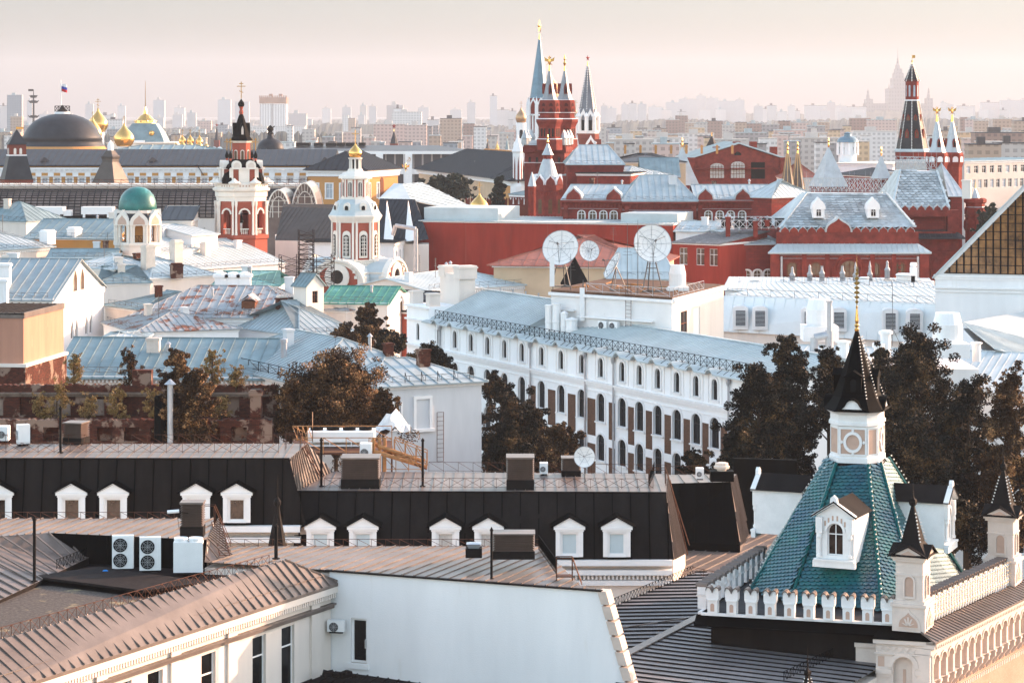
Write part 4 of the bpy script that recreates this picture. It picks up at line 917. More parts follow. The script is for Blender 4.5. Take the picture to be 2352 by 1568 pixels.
for i in(2,3,4):
 for k in range(20):t_=k/19;s_=.80*(1-t_)+.12*t_;p=ring(s_,30.75+3.1*t_)[i];c0_=Vector((18.4,136.6,p.z));bd.ball(p+(p-c0_).normalized()*.10,.04,5,4)
bd.build('spire_beads','bulb_white',tt_)
fi=MB(ft);cx,cy=18.4,136.6
fi.lathe([(.1,34.1),(.13,34.25),(.07,34.35),(.14,34.45),(.08,34.55),(.10,34.7),(.04,35.35),(.06,35.45),(.03,35.5),(.022,37.6),(.002,38.2)],8,cx,cy)
for k,(z,w2)in enumerate(((35.7,.10),(35.95,.15),(36.2,.18),(36.45,.16),(36.7,.19),(36.95,.14),(37.2,.1),(37.4,.06))):
 fi.extr([(cx-w2,cy-.02,z),(cx,cy-.02,z-.12),(cx+w2,cy-.02,z),(cx,cy-.02,z+.12)],(0,.04,0))
fi.build('weather_vane','gilt',tt_)
# three gabled roof dormers
def tower_dormer(Mx,name='dormer',dpth=2.6):
 b=MB(ft@Mx);wall(b,-1.0,1.0,0,2.35,[(.38,.82,1.62,.41,[0])],.22);b.add([(-1.0,0,2.35),(1.0,0,2.35),(0,0,3.0)],[(0,1,2)])
 for s in(-1,1):
  b.add([(s,0,0),(s,dpth,0),(s,dpth,2.35),(s,0,2.35)],[(0,1,2,3)]);b.lathe([(.13,.3),(.13,.42),(.09,.46),(.09,1.15),(.15,1.3),(.12,1.5)],8,s*.80,-.08);b.box(s*.80-.17,s*.80+.17,-.2,-.002,1.5,2.3)
 b.box(-1.12,1.12,-.24,-.002,-.22,.10);b.box(-1.06,1.06,-.30,-.002,.1,.2)
 b.loft([[(x,-.26,z),(x,.02,z),(x,.02,z+.14),(x,-.26,z+.14)]for x,z in((-1.15,2.3),(0,3.02))]);b.loft([[(x,-.26,z),(x,.02,z),(x,.02,z+.14),(x,-.26,z+.14)]for x,z in((0,3.02),(1.15,2.3))])
 b.extr([(-.2,-.26,3.05),(.2,-.26,3.05),(.17,-.26,3.3),(0,-.26,3.45),(-.17,-.26,3.3)],(0,.2,0))
 for k in range(8):
  a0_,a1_=math.pi*k/8,math.pi*(k+1)/8;b.extr([(.43*math.cos(a0_),-.08,1.59+.43*math.sin(a0_)),(.56*math.cos(a0_),-.08,1.59+.56*math.sin(a0_)),(.56*math.cos(a1_),-.08,1.59+.56*math.sin(a1_)),(.43*math.cos(a1_),-.08,1.59+.43*math.sin(a1_))],(0,.078,0))
 d=b.build(name,'merlon_white',tt_)
 b=MB(ft@Mx)
 for x,z in((-.52,1.85),(-.34,2.0),(-.12,2.12),(.12,2.12),(.34,2.0),(.52,1.85)):b.box(x-.045,x+.045,-.012,-.003,z,z+.26)
 b.build('stepped_hood','stone_pink',d)
 b=MB(ft@Mx)
 for s in(-1,1):b.add([(s*1.22,-.3,2.36),(0,-.3,3.16),(0,dpth+.4,3.16),(s*1.22,dpth,2.36)],[(0,1,2,3)]);b.add([(s*1.22,-.3,2.28),(0,-.3,3.08),(0,-.3,3.16),(s*1.22,-.3,2.36)],[(0,1,2,3)])
 b.build('dormer_roof','dark_metal',d)
 window(d,ft@Mx@Matrix.Translation((0,0,.38)),.82,1.62,.41,'cross','white_trim','pane_room',.2)
 return d
fdir=math.atan2(base[2].y-base[1].y,base[2].x-base[1].x)
tower_dormer(T(*XY(1918,130.0),Zv(1292,130.0),fdir))
sdir=math.atan2(base[4].y-base[3].y,base[4].x-base[3].x)
tower_dormer(T(22.95,134.6,23.05,sdir));tower_dormer(T(13.6,139.8,23.0,sdir+math.pi))
# battlements
def merlon_proto():
 b=MB();o_=[(-.25,0),(.25,0),(.25,.62),(.32,.74),(.32,1.12),(.29,1.24),(.21,1.29),(.12,1.25),(.05,1.14),(0,1.02),(-.05,1.14),(-.12,1.25),(-.21,1.29),(-.29,1.24),(-.32,1.12),(-.32,.74),(-.25,.62)]
 b.extr([(x,-.22,z)for x,z in o_],(0,.44,0));b.box(-.28,.28,-.27,.27,.64,.70)
 m_=b.build('merlon','merlon_white');b=MB();top=o_[4:15]
 b.loft([[(x*1.06,-.30,z+.005),(x*1.06,.30,z+.005),(x*1.06,.30,z+.06),(x*1.06,-.30,z+.06)]for x,z in top]);c=b.build('cap','brown_roof',m_)
 b=MB();n_=arch_pts(.20,.40,.1);b.add([(x,-.226,z+.1)for x,z in n_],[tuple(range(len(n_)))]);b.build('niche','stone_pink',m_);return m_
mp=merlon_proto()
def merlons(root,p,q,n,first=None,flip=0):
 az_=math.atan2(q.y-p.y,q.x-p.x)+flip;org=Vector((root.location.x,root.location.y,0))
 for k in range(n):
  o_=copy_tree(mp,root);c=lerp(p,q,(k+.5)/n)-org;o_.location=c;o_.rotation_euler=(0,0,az_)
kb=MB(ft)
for p,q in((FL,NC),(BL,FL),(NC,FR)):
 kb.beam(p,q,.42,.12)
kb.build('parapet_kerb','merlon_white',tt_)
up_=Vector((0,0,.12))
merlons(tt_,FL+up_+Vector((.1,0,0)),PZ(2062,1437,zb)+up_,10);merlons(tt_,BL+up_,FL+up_+Vector((-.05,.5,0)),11)
rp0,rp1=lerp(NC,FR,.09)+up_,lerp(NC,FR,.96)+up_;merlons(tt_,rp0,rp1,16)
# balusters strung with bulbs in front of the right parapet
rd=(FR-NC).normalized();rn=Vector((rd.y,-rd.x,0));b=MB(ft);b2=MB(ft)
for k in range(33):
 c=lerp(rp0,rp1,k/32)+rn*.36;b.M=ft@T(c.x,c.y,zb);b.lathe([(.05,0),(.09,.3),(.05,.55),(.05,1.0),(.09,1.12),(.02,1.2)],6)
 for j in range(6):b2.ball(c+rn*.08+Vector((.05,0,.15+j*.2)),.035,5,4)
b.build('balusters','merlon_white',tt_);b2.build('string_lights','bulb_gold',tt_)if 'bulb_gold' in MATS else b2.build('string_lights',mat('bulb_gold',(.8,.55,.3),rough=.2,metal=.6),tt_)
# corner turrets
def turret(c,rz,s=1.):
 Mx=T(c.x,c.y,c.z,rz);b=MB(ft@Mx)
 b.box(-.82,.82,-.82,.82,-.15,1.05);b.box(-.90,.90,-.90,.90,1.05,1.2);b.box(-.78,.78,-.78,.78,1.2,1.35);b.box(-.68,.68,-.68,.68,1.35,3.25);b.box(-.72,.72,-.72,.72,2.55,2.62);b.box(-.80,.80,-.80,.80,3.25,3.38);b.box(-.88,.88,-.88,.88,3.38,3.5)
 tr_=b.build('turret','stone_pale',tt_)
 b=MB();b3=MB()
 for k in range(4):
  b.M=ft@Mx@Matrix.Rotation(R(90*k),4,'Z');b3.M=b.M
  o_=arch_pts(.42,.95,.21);b3.add([(x,-.686,z+1.55)for x,z in o_],[tuple(range(len(o_)))])
  for(w_,h_,y)in((.62,1.15,-.684),):
   oo=arch_pts(w_,h_,.31,8,0,1.45);ii=arch_pts(.44,.97,.22,8,0,1.54);n=len(oo)
   b.add([(x,-.76,z)for x,z in oo]+[(x,-.76,z)for x,z in ii]+[(x,-.68,z)for x,z in oo]+[(x,-.68,z)for x,z in ii],[(i,(i+1)%n,n+(i+1)%n,n+i)for i in range(n)]+[(i,2*n+i,2*n+(i+1)%n,(i+1)%n)for i in range(n)]+[(n+i,n+(i+1)%n,3*n+(i+1)%n,3*n+i)for i in range(n)])
  b.extr([(-.86,-.88,3.5),(.86,-.88,3.5),(0,-.88,3.95)],(0,.5,0));b3.extr([(-.42,-.892,3.58),(.42,-.892,3.58),(0,-.892,3.8)],(0,.004,0))
  kk=arch_pts(1.2,.95,'k',x=0,z=.02);b.extr([(x,-.87,z)for x,z in kk],(0,.05,0));kk=arch_pts(.95,.72,'k',x=0,z=.08);b3.extr([(x,-.885,z)for x,z in kk],(0,.01,0))
  for q in range(5):a_=math.pi*(q+.5)/5;b.extr([(.05*math.cos(a_)-.05,-.91,.15),(.05*math.cos(a_)+.05,-.91,.15),(.30*math.cos(a_)+.04,-.91,.15+.42*math.sin(a_)),(.30*math.cos(a_)-.04,-.91,.15+.42*math.sin(a_))],(0,.03,0))
 b.build('moulding','stone_pale',tr_);b3.build('panel','stone_pink',tr_)
 b=MB(ft@Mx)
 b.lathe([(1.38,3.5),(1.15,3.66),(.72,4.05),(.66,4.12),(.14,5.75),(.11,5.85),(.2,5.93),(.24,6.05),(.2,6.18),(.08,6.26),(.04,6.5),(.06,6.56),(.02,6.62),(.015,7.1),(.002,7.3)],4,rot=R(45))
 for k in range(4):
  b.M=ft@Mx@Matrix.Rotation(R(90*k),4,'Z')
  for sg in(-1,1):b.add([(sg*1.02,-1.0,3.50),(0,-1.0,4.04),(0,-.3,4.04),(sg*1.02,-.6,3.50)],[(0,1,2,3)]);b.add([(sg*1.02,-1.0,3.44),(0,-1.0,3.98),(0,-1.0,4.04),(sg*1.02,-1.0,3.50)],[(0,1,2,3)])
 b.build('turret_spire','dark_metal',tr_);b=MB(ft@Mx)
 for k in range(4):
  for j in range(9):r_=(.60-.055*j);a_=R(45+90*k);b.ball(((r_+.1)*math.cos(a_),(r_+.1)*math.sin(a_),4.2+j*.165),.045,5,4)
 b.build('beads','bulb_white',tr_)
turret(Vector((NC.x-.05,NC.y+.1,zb)),R(-24));turret(Vector((FR.x-.35,FR.y-.2,zb+.1)),R(-24))
# cornice ledge, arcade and golden wall on the right
Lr=(FR-NC).length+4.;Mr=T(NC.x+rn.x*.55-rd.x*.9,NC.y+rn.y*.55-rd.y*.9,0,math.atan2(rd.y,rd.x))
lg=MB(ft@Mr);led=[Vector((-.4,-1.05,zb-.42)),Vector((Lr,-1.05,zb-.42)),Vector((Lr,.1,zb-.02)),Vector((.3,.1,zb-.02))];roofpoly(lg,led,(0,1,.4),.42,.05,.05,.1);lg.build('ledge_roof','brown_roof',tt_)
cn=MB(ft@Mr);cn.box(0,Lr,-.85,.3,zb-.85,zb-.53);cn.box(0,Lr,-.95,.3,zb-.65,zb-.50);cn.box(0,Lr,-.65,.3,zb-1.15,zb-.87)
k=.1
while k<Lr-.2:cn.extr([(k,-.90,zb-.67),(k+.2,-.90,zb-.67),(k+.1,-.90,zb-.86)],(0,.1,0));k+=.24
cn.build('cornice','stone_pale',tt_);ar=MB(ft@Mr);rc=MB(ft@Mr);n_ar=int(Lr/.98)
ar.box(0,.5,-.60,.3,zb-3.2,zb-1.17)
for i in range(n_ar):
 x0_=.5+i*.98;ar.M=ft@Mr@T(x0_,-.55,0);wall(ar,0,.98,zb-2.55,zb-1.16,[(zb-2.55,.74,1.25,.37,[.49])],.5)
 ar.box(-.06,.18,-.08,.5,zb-2.68,zb-2.55);ar.box(-.02,.14,-.04,.5,zb-2.9,zb-2.68);ar.loft([[(-.0,.0,zb-2.9),(.12,.0,zb-2.9),(.12,.5,zb-2.9),(0,.5,zb-2.9)],[(.03,.42,zb-3.5),(.09,.42,zb-3.5),(.09,.5,zb-3.5),(.03,.5,zb-3.5)]])
 for a_ in range(6):
  a0_,a1_=math.pi*a_/6,math.pi*(a_+1)/6;ar.extr([(.49+.37*math.cos(a0_),-.06,zb-1.67+.37*math.sin(a0_)),(.49+.46*math.cos(a0_),-.06,zb-1.67+.46*math.sin(a0_)),(.49+.46*math.cos(a1_),-.06,zb-1.67+.46*math.sin(a1_)),(.49+.37*math.cos(a1_),-.06,zb-1.67+.37*math.sin(a1_))],(0,.058,0))
ar.build('arcade','stone_pale',tt_)
wl=MB(ft@Mr);wl.add([(.4,0,8),(Lr,0,8),(Lr,0,zb-1.1),(.4,0,zb-1.1)],[(0,1,2,3)]);wl.build('brick_wall','peach_brick',tt_)
dn_=MB(ft@Mr);k=.5
while k<Lr:dn_.box(k,k+.11,-.07,-.002,zb-3.9,zb-3.68);k+=.27
for xo in(3.6,9.6):
 kk=arch_pts(1.1,2.0,'k',x=xo,z=zb-6.4);ki=arch_pts(.7,1.5,'k',x=xo,z=zb-6.4);n=len(kk)
 dn_.add([(x,-.14,z)for x,z in kk]+[(x,-.14,z)for x,z in ki]+[(x,0,z)for x,z in kk]+[(x,0,z)for x,z in ki],[(i,i+1,n+i+1,n+i)for i in range(n-1)]+[(i,2*n+i,2*n+i+1,i+1)for i in range(n-1)]+[(n+i,n+i+1,3*n+i+1,3*n+i)for i in range(n-1)])
 for q in range(n):dn_.ball((kk[q][0]*1.0,-.16,kk[q][1]),.09,5,4)
dn_.build('stone_trim','stone_pale',tt_)
# corner pier facing the camera
fdv=(NC-FL).normalized();Mp=T(NC.x,NC.y,0,math.atan2(fdv.y,fdv.x));pr=MB(ft@Mp)
pr.M=ft@Mp@T(-1.75,-.95,0);wall(pr,0,2.75,10,zb-.5,[(zb-3.7,1.0,2.35,.5,[1.35])],.35)
pr.add([(0,.0,10),(0,3,10),(0,3,zb-.5),(0,0,zb-.5)],[(0,1,2,3)])
pr.add([(.8,.34,zb-3.8),(1.9,.34,zb-3.8),(1.9,.34,zb-1.25),(.8,.34,zb-1.25)],[(0,1,2,3)])
pr.box(-.12,2.75,-.16,-.002,zb-.72,zb-.5);pr.box(-.06,2.75,-.09,-.002,zb-1.25,zb-1.17)
for k in range(8):pr.extr([(.05+k*.33,-.05,zb-.86),(.35+k*.33,-.05,zb-.86),(.20+k*.33,-.05,zb-1.1)],(0,.048,0))
for a_ in range(8):
 a0_,a1_=math.pi*a_/8,math.pi*(a_+1)/8;pr.extr([(1.35+.54*math.cos(a0_),-.10,zb-1.85+.54*math.sin(a0_)),(1.35+.74*math.cos(a0_),-.10,zb-1.85+.74*math.sin(a0_)),(1.35+.74*math.cos(a1_),-.10,zb-1.85+.74*math.sin(a1_)),(1.35+.54*math.cos(a1_),-.10,zb-1.85+.54*math.sin(a1_))],(0,.098,0))
for sx_ in(.0,1.9):pr.box(sx_,sx_+.78,-.10,-.002,zb-2.2,zb-1.95);pr.box(sx_+.06,sx_+.72,-.05,-.002,zb-2.35,zb-2.2)
pier=pr.build('corner_pier','stone_pale',tt_);pr=MB(ft@Mp@T(-1.75,-.95,0))
pr.box(1.28,1.42,.30,.335,zb-3.2,zb-2.0);pr.add([(.1,-.006,zb-1.85),(.42,-.006,zb-1.85),(.42,-.006,zb-1.35),(.1,-.006,zb-1.35)],[(0,1,2,3)]);pr.add([(2.2,-.006,zb-1.85),(2.65,-.006,zb-1.85),(2.65,-.006,zb-1.35),(2.2,-.006,zb-1.35)],[(0,1,2,3)]);pr.build('pier_panel','stone_pink',pier)
pr=MB(ft@Mp@T(-2.9,.2,0));wall(pr,0,1.0,10,zb-1.0,[(zb-4.6,.5,2.2,.25,[.5])],.3);pr.add([(.2,.29,zb-4.7),(.8,.29,zb-4.7),(.8,.29,zb-2.3),(.2,.29,zb-2.3)],[(0,1,2,3)]);pr.box(-.05,1.05,-.12,-.002,zb-1.2,zb-1.0);pr.box(-.05,1.05,-.1,-.002,zb-3.6,zb-3.4);pr.build('inner_pier','stone_pale',tt_)
pr=MB(ft@Mp);pr.extr([(-1.9,-1.15,zb-.45),(1.05,-1.15,zb-.45),(.75,.2,zb-.04),(-1.6,.2,zb-.04)],(0,0,-.06));pr.build('pier_ledge','black_metal',tt_)
pr=MB(ft@Mp@T(-(NC-FL).length-.3,-.25,0));pr.loft([[(0,-.3,zb-.42),((NC-FL).length-1.3,-.3,zb-.42),((NC-FL).length-1.3,.4,zb-.02),(0,.4,zb-.02)],[(0,-.3,zb-.5),((NC-FL).length-1.3,-.3,zb-.5),((NC-FL).length-1.3,.4,zb-.5),(0,.4,zb-.5)]]);pr.build('front_ledge','black_metal',tt_)
rw=MB(ft)
bpy.data.objects.remove(mp.children[0]);bpy.data.objects.remove(mp.children[0]);bpy.data.objects.remove(mp)
# =====================================================================================
#  MIDDLE GROUND
# =====================================================================================
def hs(label,a,b,z,D,wm,rm,roof='hip',rv=None,name='house',**k):
 """house from the two ends of its front eave in the view and the eave height"""
 A,B=PZ(a[0],a[1],z),PZ(b[0],b[1],z)
 if rv is not None:
  d=(B-A).normalized();m_=(A+B)/2+Vector((-d.y,d.x,0))*(D/2 if roof!='shed' else D)
  k['rh']=max(.3,Zv(rv,m_.y)-z)
 return house(name,label,A.xy,B.xy,z,D,wm,rm,roof,**k)
def local_u(A,B,u):
 d=Vector(((u-1176)/F,1));e=Vector((B[0]-A[0],B[1]-A[1])).normalized();den=d.x*e.y-d.y*e.x
 return(d.y*A[0]-d.x*A[1])/den
# ---- long white arcade building ------------------------------------------------------
zE=21.95;A_=PZ(985,737,zE);B_=P(1752,0,0);B_=PZ(1690,865,zE);e_=(B_-A_).normalized();B2=B_+e_*6
Ll=(B2-A_).length
us=[1010,1046,1083,1121,1160,1200,1245,1290,1337,1381,1430,1470,1512,1556,1600,1643]
xs=[local_u(A_,B2,u)for u in us]
tl_=thing('arcade_building','long white three-storey building with rows of arched windows and brown brick panels','building',(A_.x,A_.y,0),math.atan2(e_.y,e_.x));fl_=frame(tl_)
mat('facade_white',(.86,.86,.85),var=.06,scale=.4,patch=((.50,.46,.42),.13,.35),streak=True,bump=.1)
b=MB();rows=[(zE-2.45,1.0,1.9,.45,xs),(zE-6.85,1.6,2.8,.6,xs),(zE-10.7,1.6,2.6,.6,xs),(zE-15.,1.6,2.6,.6,xs)]
wall(b,0,Ll,0,zE,rows,.22);b.M=T(Ll,0,0,R(90));wall(b,0,14,0,zE,[]);b.M=T(0,14,0,R(-90));wall(b,0,14,0,zE,[]);b.M=Matrix();b.build('wall','facade_white',tl_)
for r_ in rows:glaze(tl_,Matrix(),[r_],0,Ll,'cross','dark_frame' if 'dark_frame' in MATS else mat('dark_frame',(.05,.045,.045)).name,'window_dark',.2)
b=MB();b.box(0,Ll,-.32,-.002,zE-3.15,zE-2.95);b.box(0,Ll,-.2,-.002,zE-3.45,zE-3.16);b.box(0,Ll,-.08,-.002,zE-4.0,zE-3.9)
for x in xs:
 for zz,w_,h_,ar in((zE-2.45,1.0,1.9,.45),(zE-6.85,1.6,2.8,.6),(zE-10.7,1.6,2.6,.6)):
  oo=arch_pts(w_+.44,h_+.22,ar+.2,8,x,zz);ii=arch_pts(w_,h_,ar,8,x,zz);n=len(oo)
  b.add([(a,-.10,c)for a,c in oo[1:]+oo[:1]]+[(a,-.10,c)for a,c in ii[1:]+ii[:1]]+[(a,-.001,c)for a,c in oo[1:]+oo[:1]],[(i,i+1,n+i+1,n+i)for i in range(n-1)]+[(i,2*n+i,2*n+i+1,i+1)for i in range(n-1)])
  b.box(x-w_/2-.3,x+w_/2+.3,-.2,-.003,zz-.16,zz-.02)
 b.box(x-1.25,x-1.13,-.07,-.002,zE-2.8,zE-.1);b.box(x+1.13,x+1.25,-.07,-.002,zE-2.8,zE-.1)
b.build('trim','white_trim',tl_)
for x0_,x1_ in zip(xs[5:],xs[6:]+[xs[-1]+3.2]):
 c=(x0_+x1_)/2;w_=.62 if x0_>38 else .85
 for za,zc_ in((zE-8.4,zE-4.75),(zE-14,zE-9.2)):MB().box(c-w_,c+w_,-.02,-.003,za,zc_).build('brick_panel','brown_brick',tl_)
# scalloped eave overhang + roofs
b=MB();prof=[]
x=-.4
for xw in xs+[Ll+10]:
 while x<min(xw-.75,Ll):prof.append((x,0));x+=.6
 if xw<Ll:prof+=[(xw-.7,0),(xw-.5,.22),(xw-.25,.40),(xw,.46),(xw+.25,.40),(xw+.5,.22),(xw+.7,0)];x=xw+.9
prof.append((Ll,0));prof.sort()
n=len(prof)
b.add([(x,-.75,zE+z-.02)for x,z in prof]+[(x,.6,zE+.35+z*.4)for x,z in prof]+[(x,-.75,zE+z-.16)for x,z in prof]+[(x,.05,zE+z-.10)for x,z in prof],
  [(i,i+1,n+i+1,n+i)for i in range(n-1)]+[(2*n+i,2*n+i+1,i+1,i)for i in range(n-1)]+[(3*n+i,3*n+i+1,2*n+i+1,2*n+i)for i in range(n-1)]);b.build('eave','white_roof',tl_)
def lroof(x0,x1,rz_,d2=7.,nm='roof',y0=.3,z0_=.32):
 r=MB();p=[Vector((x0,y0,zE+z0_)),Vector((x1,y0,zE+z0_)),Vector((x1,d2,rz_)),Vector((x0,d2,rz_))];roofpoly(r,p,(0,1,0),.62,.05,.07)
 q=[p[3],p[2],Vector((x1,14.3,zE)),Vector((x0,14.3,zE))];roofpoly(r,q,(0,1,0),.62,.05,.07);r.beam(p[3],p[2],.3,.12)
 r.add([p[0],p[3],q[3]],[(0,1,2)]);r.add([p[1],p[2],q[2]],[(0,1,2)]);r.build(nm,'white_roof',tl_)
xm0,xm1=local_u(A_,B2,1180),local_u(A_,B2,1350)
lroof(-.3,xm0,25.3);lroof(xm0+.02,xm1,23.9);lroof(xm1+.02,Ll+.2,23.9)
b=MB()
for k in range(10):b.box(1+k*3.2,1.12+k*3.2,6.9,7.05,25.3,25.8)
b.build('ridge_posts','galvanised',tl_)
b=MB();railing(b,(1.5,.1,zE+.35),(Ll-1,.1,zE+.35),1.0,1.15,.03,'x');b.tube((1.5,.1,zE+.85),(Ll-1,.1,zE+.85),.02,3)
k=1.5
while k<Ll:b.tube((k,.1,zE+.4),(k+.02,-.5,zE+.05),.03,3);k+=1.15
b.build('railing','black_metal',tl_)
for u_ in(1222,1348,1413,1678,1014):
 x=local_u(A_,B2,u_);b=MB();b.tube((x,-.22,2),(x,-.22,zE-.9),.11,6);b.lathe([(.12,zE-.9),(.22,zE-.6),(.24,zE-.35),(.2,zE-.2)],8,x,-.26);b.build('drainpipe','galvanised',tl_)
# end pavilion with two chimneys, left
ta_=thing('end_pavilion','white end pavilion with paired square chimneys at the left end of the arcade building','building',(A_.x,A_.y,0),math.atan2(e_.y,e_.x));b=MB();wall(b,-6.2,-.05,0,zE+1.6,[(zE-2.4,.8,1.9,.4,[-3.1])],.3);b.M=T(-6.2,8,0,R(-90));wall(b,0,8,0,zE+1.6,[]);b.M=Matrix()
b.box(-.05,.0,0,8,zE-2,zE+1.6);b.add([(-6.2,0,zE+1.6),(0,0,zE+1.6),(0,8,zE+1.6),(-6.2,8,zE+1.6)],[(0,1,2,3)]);b.build('wall','facade_white',ta_)
window(ta_,T(-3.1,0,zE-2.4),.8,1.9,.4,'cross','dark_frame','window_dark',.25)
b=MB();b.box(-6.5,.1,-.3,-.002,zE+1.3,zE+1.5);b.box(-6.4,.05,-.25,-.002,zE-.2,zE-.02);b.box(-6.4,.05,-.3,-.002,zE-3.15,zE-2.95);b.build('cornice','white_trim',ta_)
for x in(-6.0,-1.3):b=MB();b.box(x,x+1.1,.2,1.5,zE+1.6,zE+3.1);b.box(x-.1,x+1.2,.1,1.6,zE+2.9,zE+3.05);b.build('parapet_pier','cream_plaster',ta_)
b=MB();b.box(-5.7,-.4,4,6,zE+1.6,zE+5.1);b.box(-6.0,-4.3,3.9,6.1,zE+4.6,zE+5.9);b.box(-1.8,-.1,3.9,6.1,zE+4.6,zE+6.1);b.box(-6.1,-4.2,3.8,6.2,zE+5.6,zE+5.75);b.box(-1.9,0,3.8,6.2,zE+5.8,zE+5.95);b.build('chimney_stack','cream_plaster',ta_)
# ---- rooftop block carrying the dishes ---------------------------------------------------
zR=27.0;ra,rb_,rc_=PZ(1266,665,zR),PZ(1544,683,zR),PZ(1662,653,zR);rd_=ra+(rc_-rb_)
tr_=thing('rooftop_block','white rooftop block with peeling plaster and a brown deck full of satellite dishes','building',(ra.x,ra.y,0),math.atan2(rb_.y-ra.y,rb_.x-ra.x));fr_=frame(tr_)
Lb=(rb_-ra).length;Db=(rc_-rb_).length;azr=math.atan2((rc_-rb_).y,(rc_-rb_).x)-tr_.rotation_euler.z
mat('peeling_white',(.74,.72,.70),var=.08,scale=.5,patch=((.34,.20,.13),.16,.35))
b=MB();wall(b,0,Lb,0,zR-.3,[],.2);b.build('front_wall','peeling_white',tr_);b=MB(T(Lb,0,0,azr));wall(b,0,Db,0,zR-.3,[(zR-5.3,2.6,3.6,0,[4.4,9.4])],.15);b.build('side_wall','cream_plaster',tr_)  # sunlit side toned down with a darker plaster colour than the front
window(tr_,T(Lb,0,0,azr)@T(4.4,0,zR-5.3),2.6,3.6,0,'cross','brown_wood','window_dark',.14);window(tr_,T(Lb,0,0,azr)@T(9.4,0,zR-5.3),2.6,3.6,0,'plain','white_trim','white_plaster',.14,name='blind_window')
b=MB(fr_);b.extr([ra,rb_,rc_,rd_],(0,0,-.35));b.build('deck','rust_deck',tr_)if 'rust_deck' in MATS else b.build('deck',mat('rust_deck',(.14,.075,.045),var=.5,scale=1,patch=((.3,.16,.09),.2,1)),tr_)
b=MB();b.box(-.15,Lb+.15,-.3,-.002,zR-.55,zR-.25);b.M=T(Lb,0,0,azr);b.box(0,Db,-.3,-.002,zR-.55,zR-.1);b.build('cornice','white_trim',tr_)
b=MB(fr_);railing(b,lerp(ra,rb_,.3),lerp(ra,rb_,.98),.9,2.2,.03,'');railing(b,lerp(rb_,rc_,.02),lerp(rb_,rc_,.6),.9,2.0,.03,'');b.build('railing','galvanised',tr_)
b=MB(fr_);
for k in range(14):
 p=ra+(rb_-ra)*(.12+.8*rnd.random())+(rd_-ra)*(.05+.4*rnd.random());q=p+Vector((3.2*(rnd.random()-.4),2.2*(rnd.random()-.5),.0));b.beam(p+Vector((0,0,.15+.4*rnd.random())),q+Vector((0,0,.15+.4*rnd.random())),.14,.14)
b.build('steel_frame','yellow_iron',tr_)
b=MB();b.box(4.0,Lb*.86,-.45,-.003,zR-2.65,zR-2.5);b.box(.0,3.5,-.4,-.003,zR-2.1,zR-1.95);b.build('cable_tray','white_trim',tr_)
ladder(tr_,Matrix(),(Lb*.66,-.25,zR-3.8),(Lb*.66,-.25,zR+1.1),.7,'rust_iron',side=Vector((1,0,0)))
g='outdoor units on the front wall of the rooftop block'
for k,(x,lb)in enumerate(((Lb*.47,'left of the two pale units side by side below the dishes'),(Lb*.56,'right of the two pale units side by side, beside the wall ladder'))):
 a=ac_unit('outdoor_unit',lb,1.15,.95,.5,1,g);a.location=tr_.matrix_basis@Vector((0,0,0))if False else(Matrix.Translation(tr_.location)@Matrix.Rotation(tr_.rotation_euler.z,4,'Z'))@Vector((x,-.75,zR-3.75));a.rotation_euler.z=tr_.rotation_euler.z
for k in range(4):
 x=.9+k*1.05;tt=thing('vent_pipe',['tall white round duct, leftmost below the left dish','tall white round duct with ring joints, second from the left below the left dish','shorter capped white duct below the left dish','squat white duct with a domed cap beside the roof ladder'][k],'pipe',(Matrix.Translation(tr_.location)@Matrix.Rotation(tr_.rotation_euler.z,4,'Z'))@Vector((x,-1.3,22.2)),0,'white ducts below the dishes')
 h_=(3.2,3.4,2.5,1.9)[k];r=(.42,.45,.36,.6)[k];MB().lathe([(r,0),(r,h_*.45),(r*1.12,h_*.46),(r*1.12,h_*.5),(r,h_*.51),(r,h_),(r*1.15,h_),(r*1.15,h_+.12),(.05,h_+.3 if k>1 else h_+.13)],12).build('duct','ac_white',tt)
dg='large satellite dishes on the rooftop block'
def rp(u,t):
 off=(rc_-rb_)*t;x=local_u(ra+off,rb_+off,u);p=ra+(rb_-ra).normalized()*x+off;return Vector((p.x,p.y,zR))
def dsh(label,u,v,rpx,t,az,el,**k):
 p=rp(u,t);r=rpx*p.y/F;return dish('satellite_dish',label,p,r,az,el,Zv(v,p.y)-zR,group=dg,**k)
dsh('large mesh dish on a steel tripod, left of the small round dish',1289,572,42,.22,R(-14),R(22),legs=True,ribs=8,rings=4)
dsh('small white ribbed dish on a single post between the large dishes',1352,577,24,.2,R(18),R(14),ribs=14,rings=3,mesh='dish_white')
dsh('large mesh dish on long struts beside the white chimney drum',1497,561,44,.25,R(10),R(15),legs=True,ribs=8,rings=4)
dsh('dish seen almost edge-on, standing in front of the white roof',1412,612,33,.18,R(-76),R(30),legs=True,ribs=10,rings=5)
def drum(label,p,r,h_,base_h,group='white drum ventilators',bw=None):
 tt=thing('roof_ventilator',label,'roof vent',p,0,group);bw=bw or r*1.35;b=MB();b.box(-bw,bw,-bw,bw,-1.2,base_h);b.build('base','white_plaster',tt)
 b=MB();z=base_h;b.lathe([(r*.96,z),(r*1.05,z+h_*.12),(r*1.05,z+h_*.62),(r*1.02,z+h_*.63),(r*.82,z+h_),(r*.74,z+h_),(r*.74,z+h_*.8),(.01,z+h_*.8)],20);b.build('drum','ac_white',tt,smooth=False);return tt
p=rp(1556,.45);drum('white drum ventilator standing right of the large dish',p,.85,2.3,.35)
tt=thing('panel_antenna','tall white panel antenna at the left corner of the dish deck','antenna',rp(1268,.02));b=MB();b.box(-.25,.25,-.15,.15,.3,3.4);b.build('panel','ac_white',tt);b=MB();b.tube((.1,.2,-.5),(.1,.2,3.2),.05);b.build('pole','rib_metal',tt)
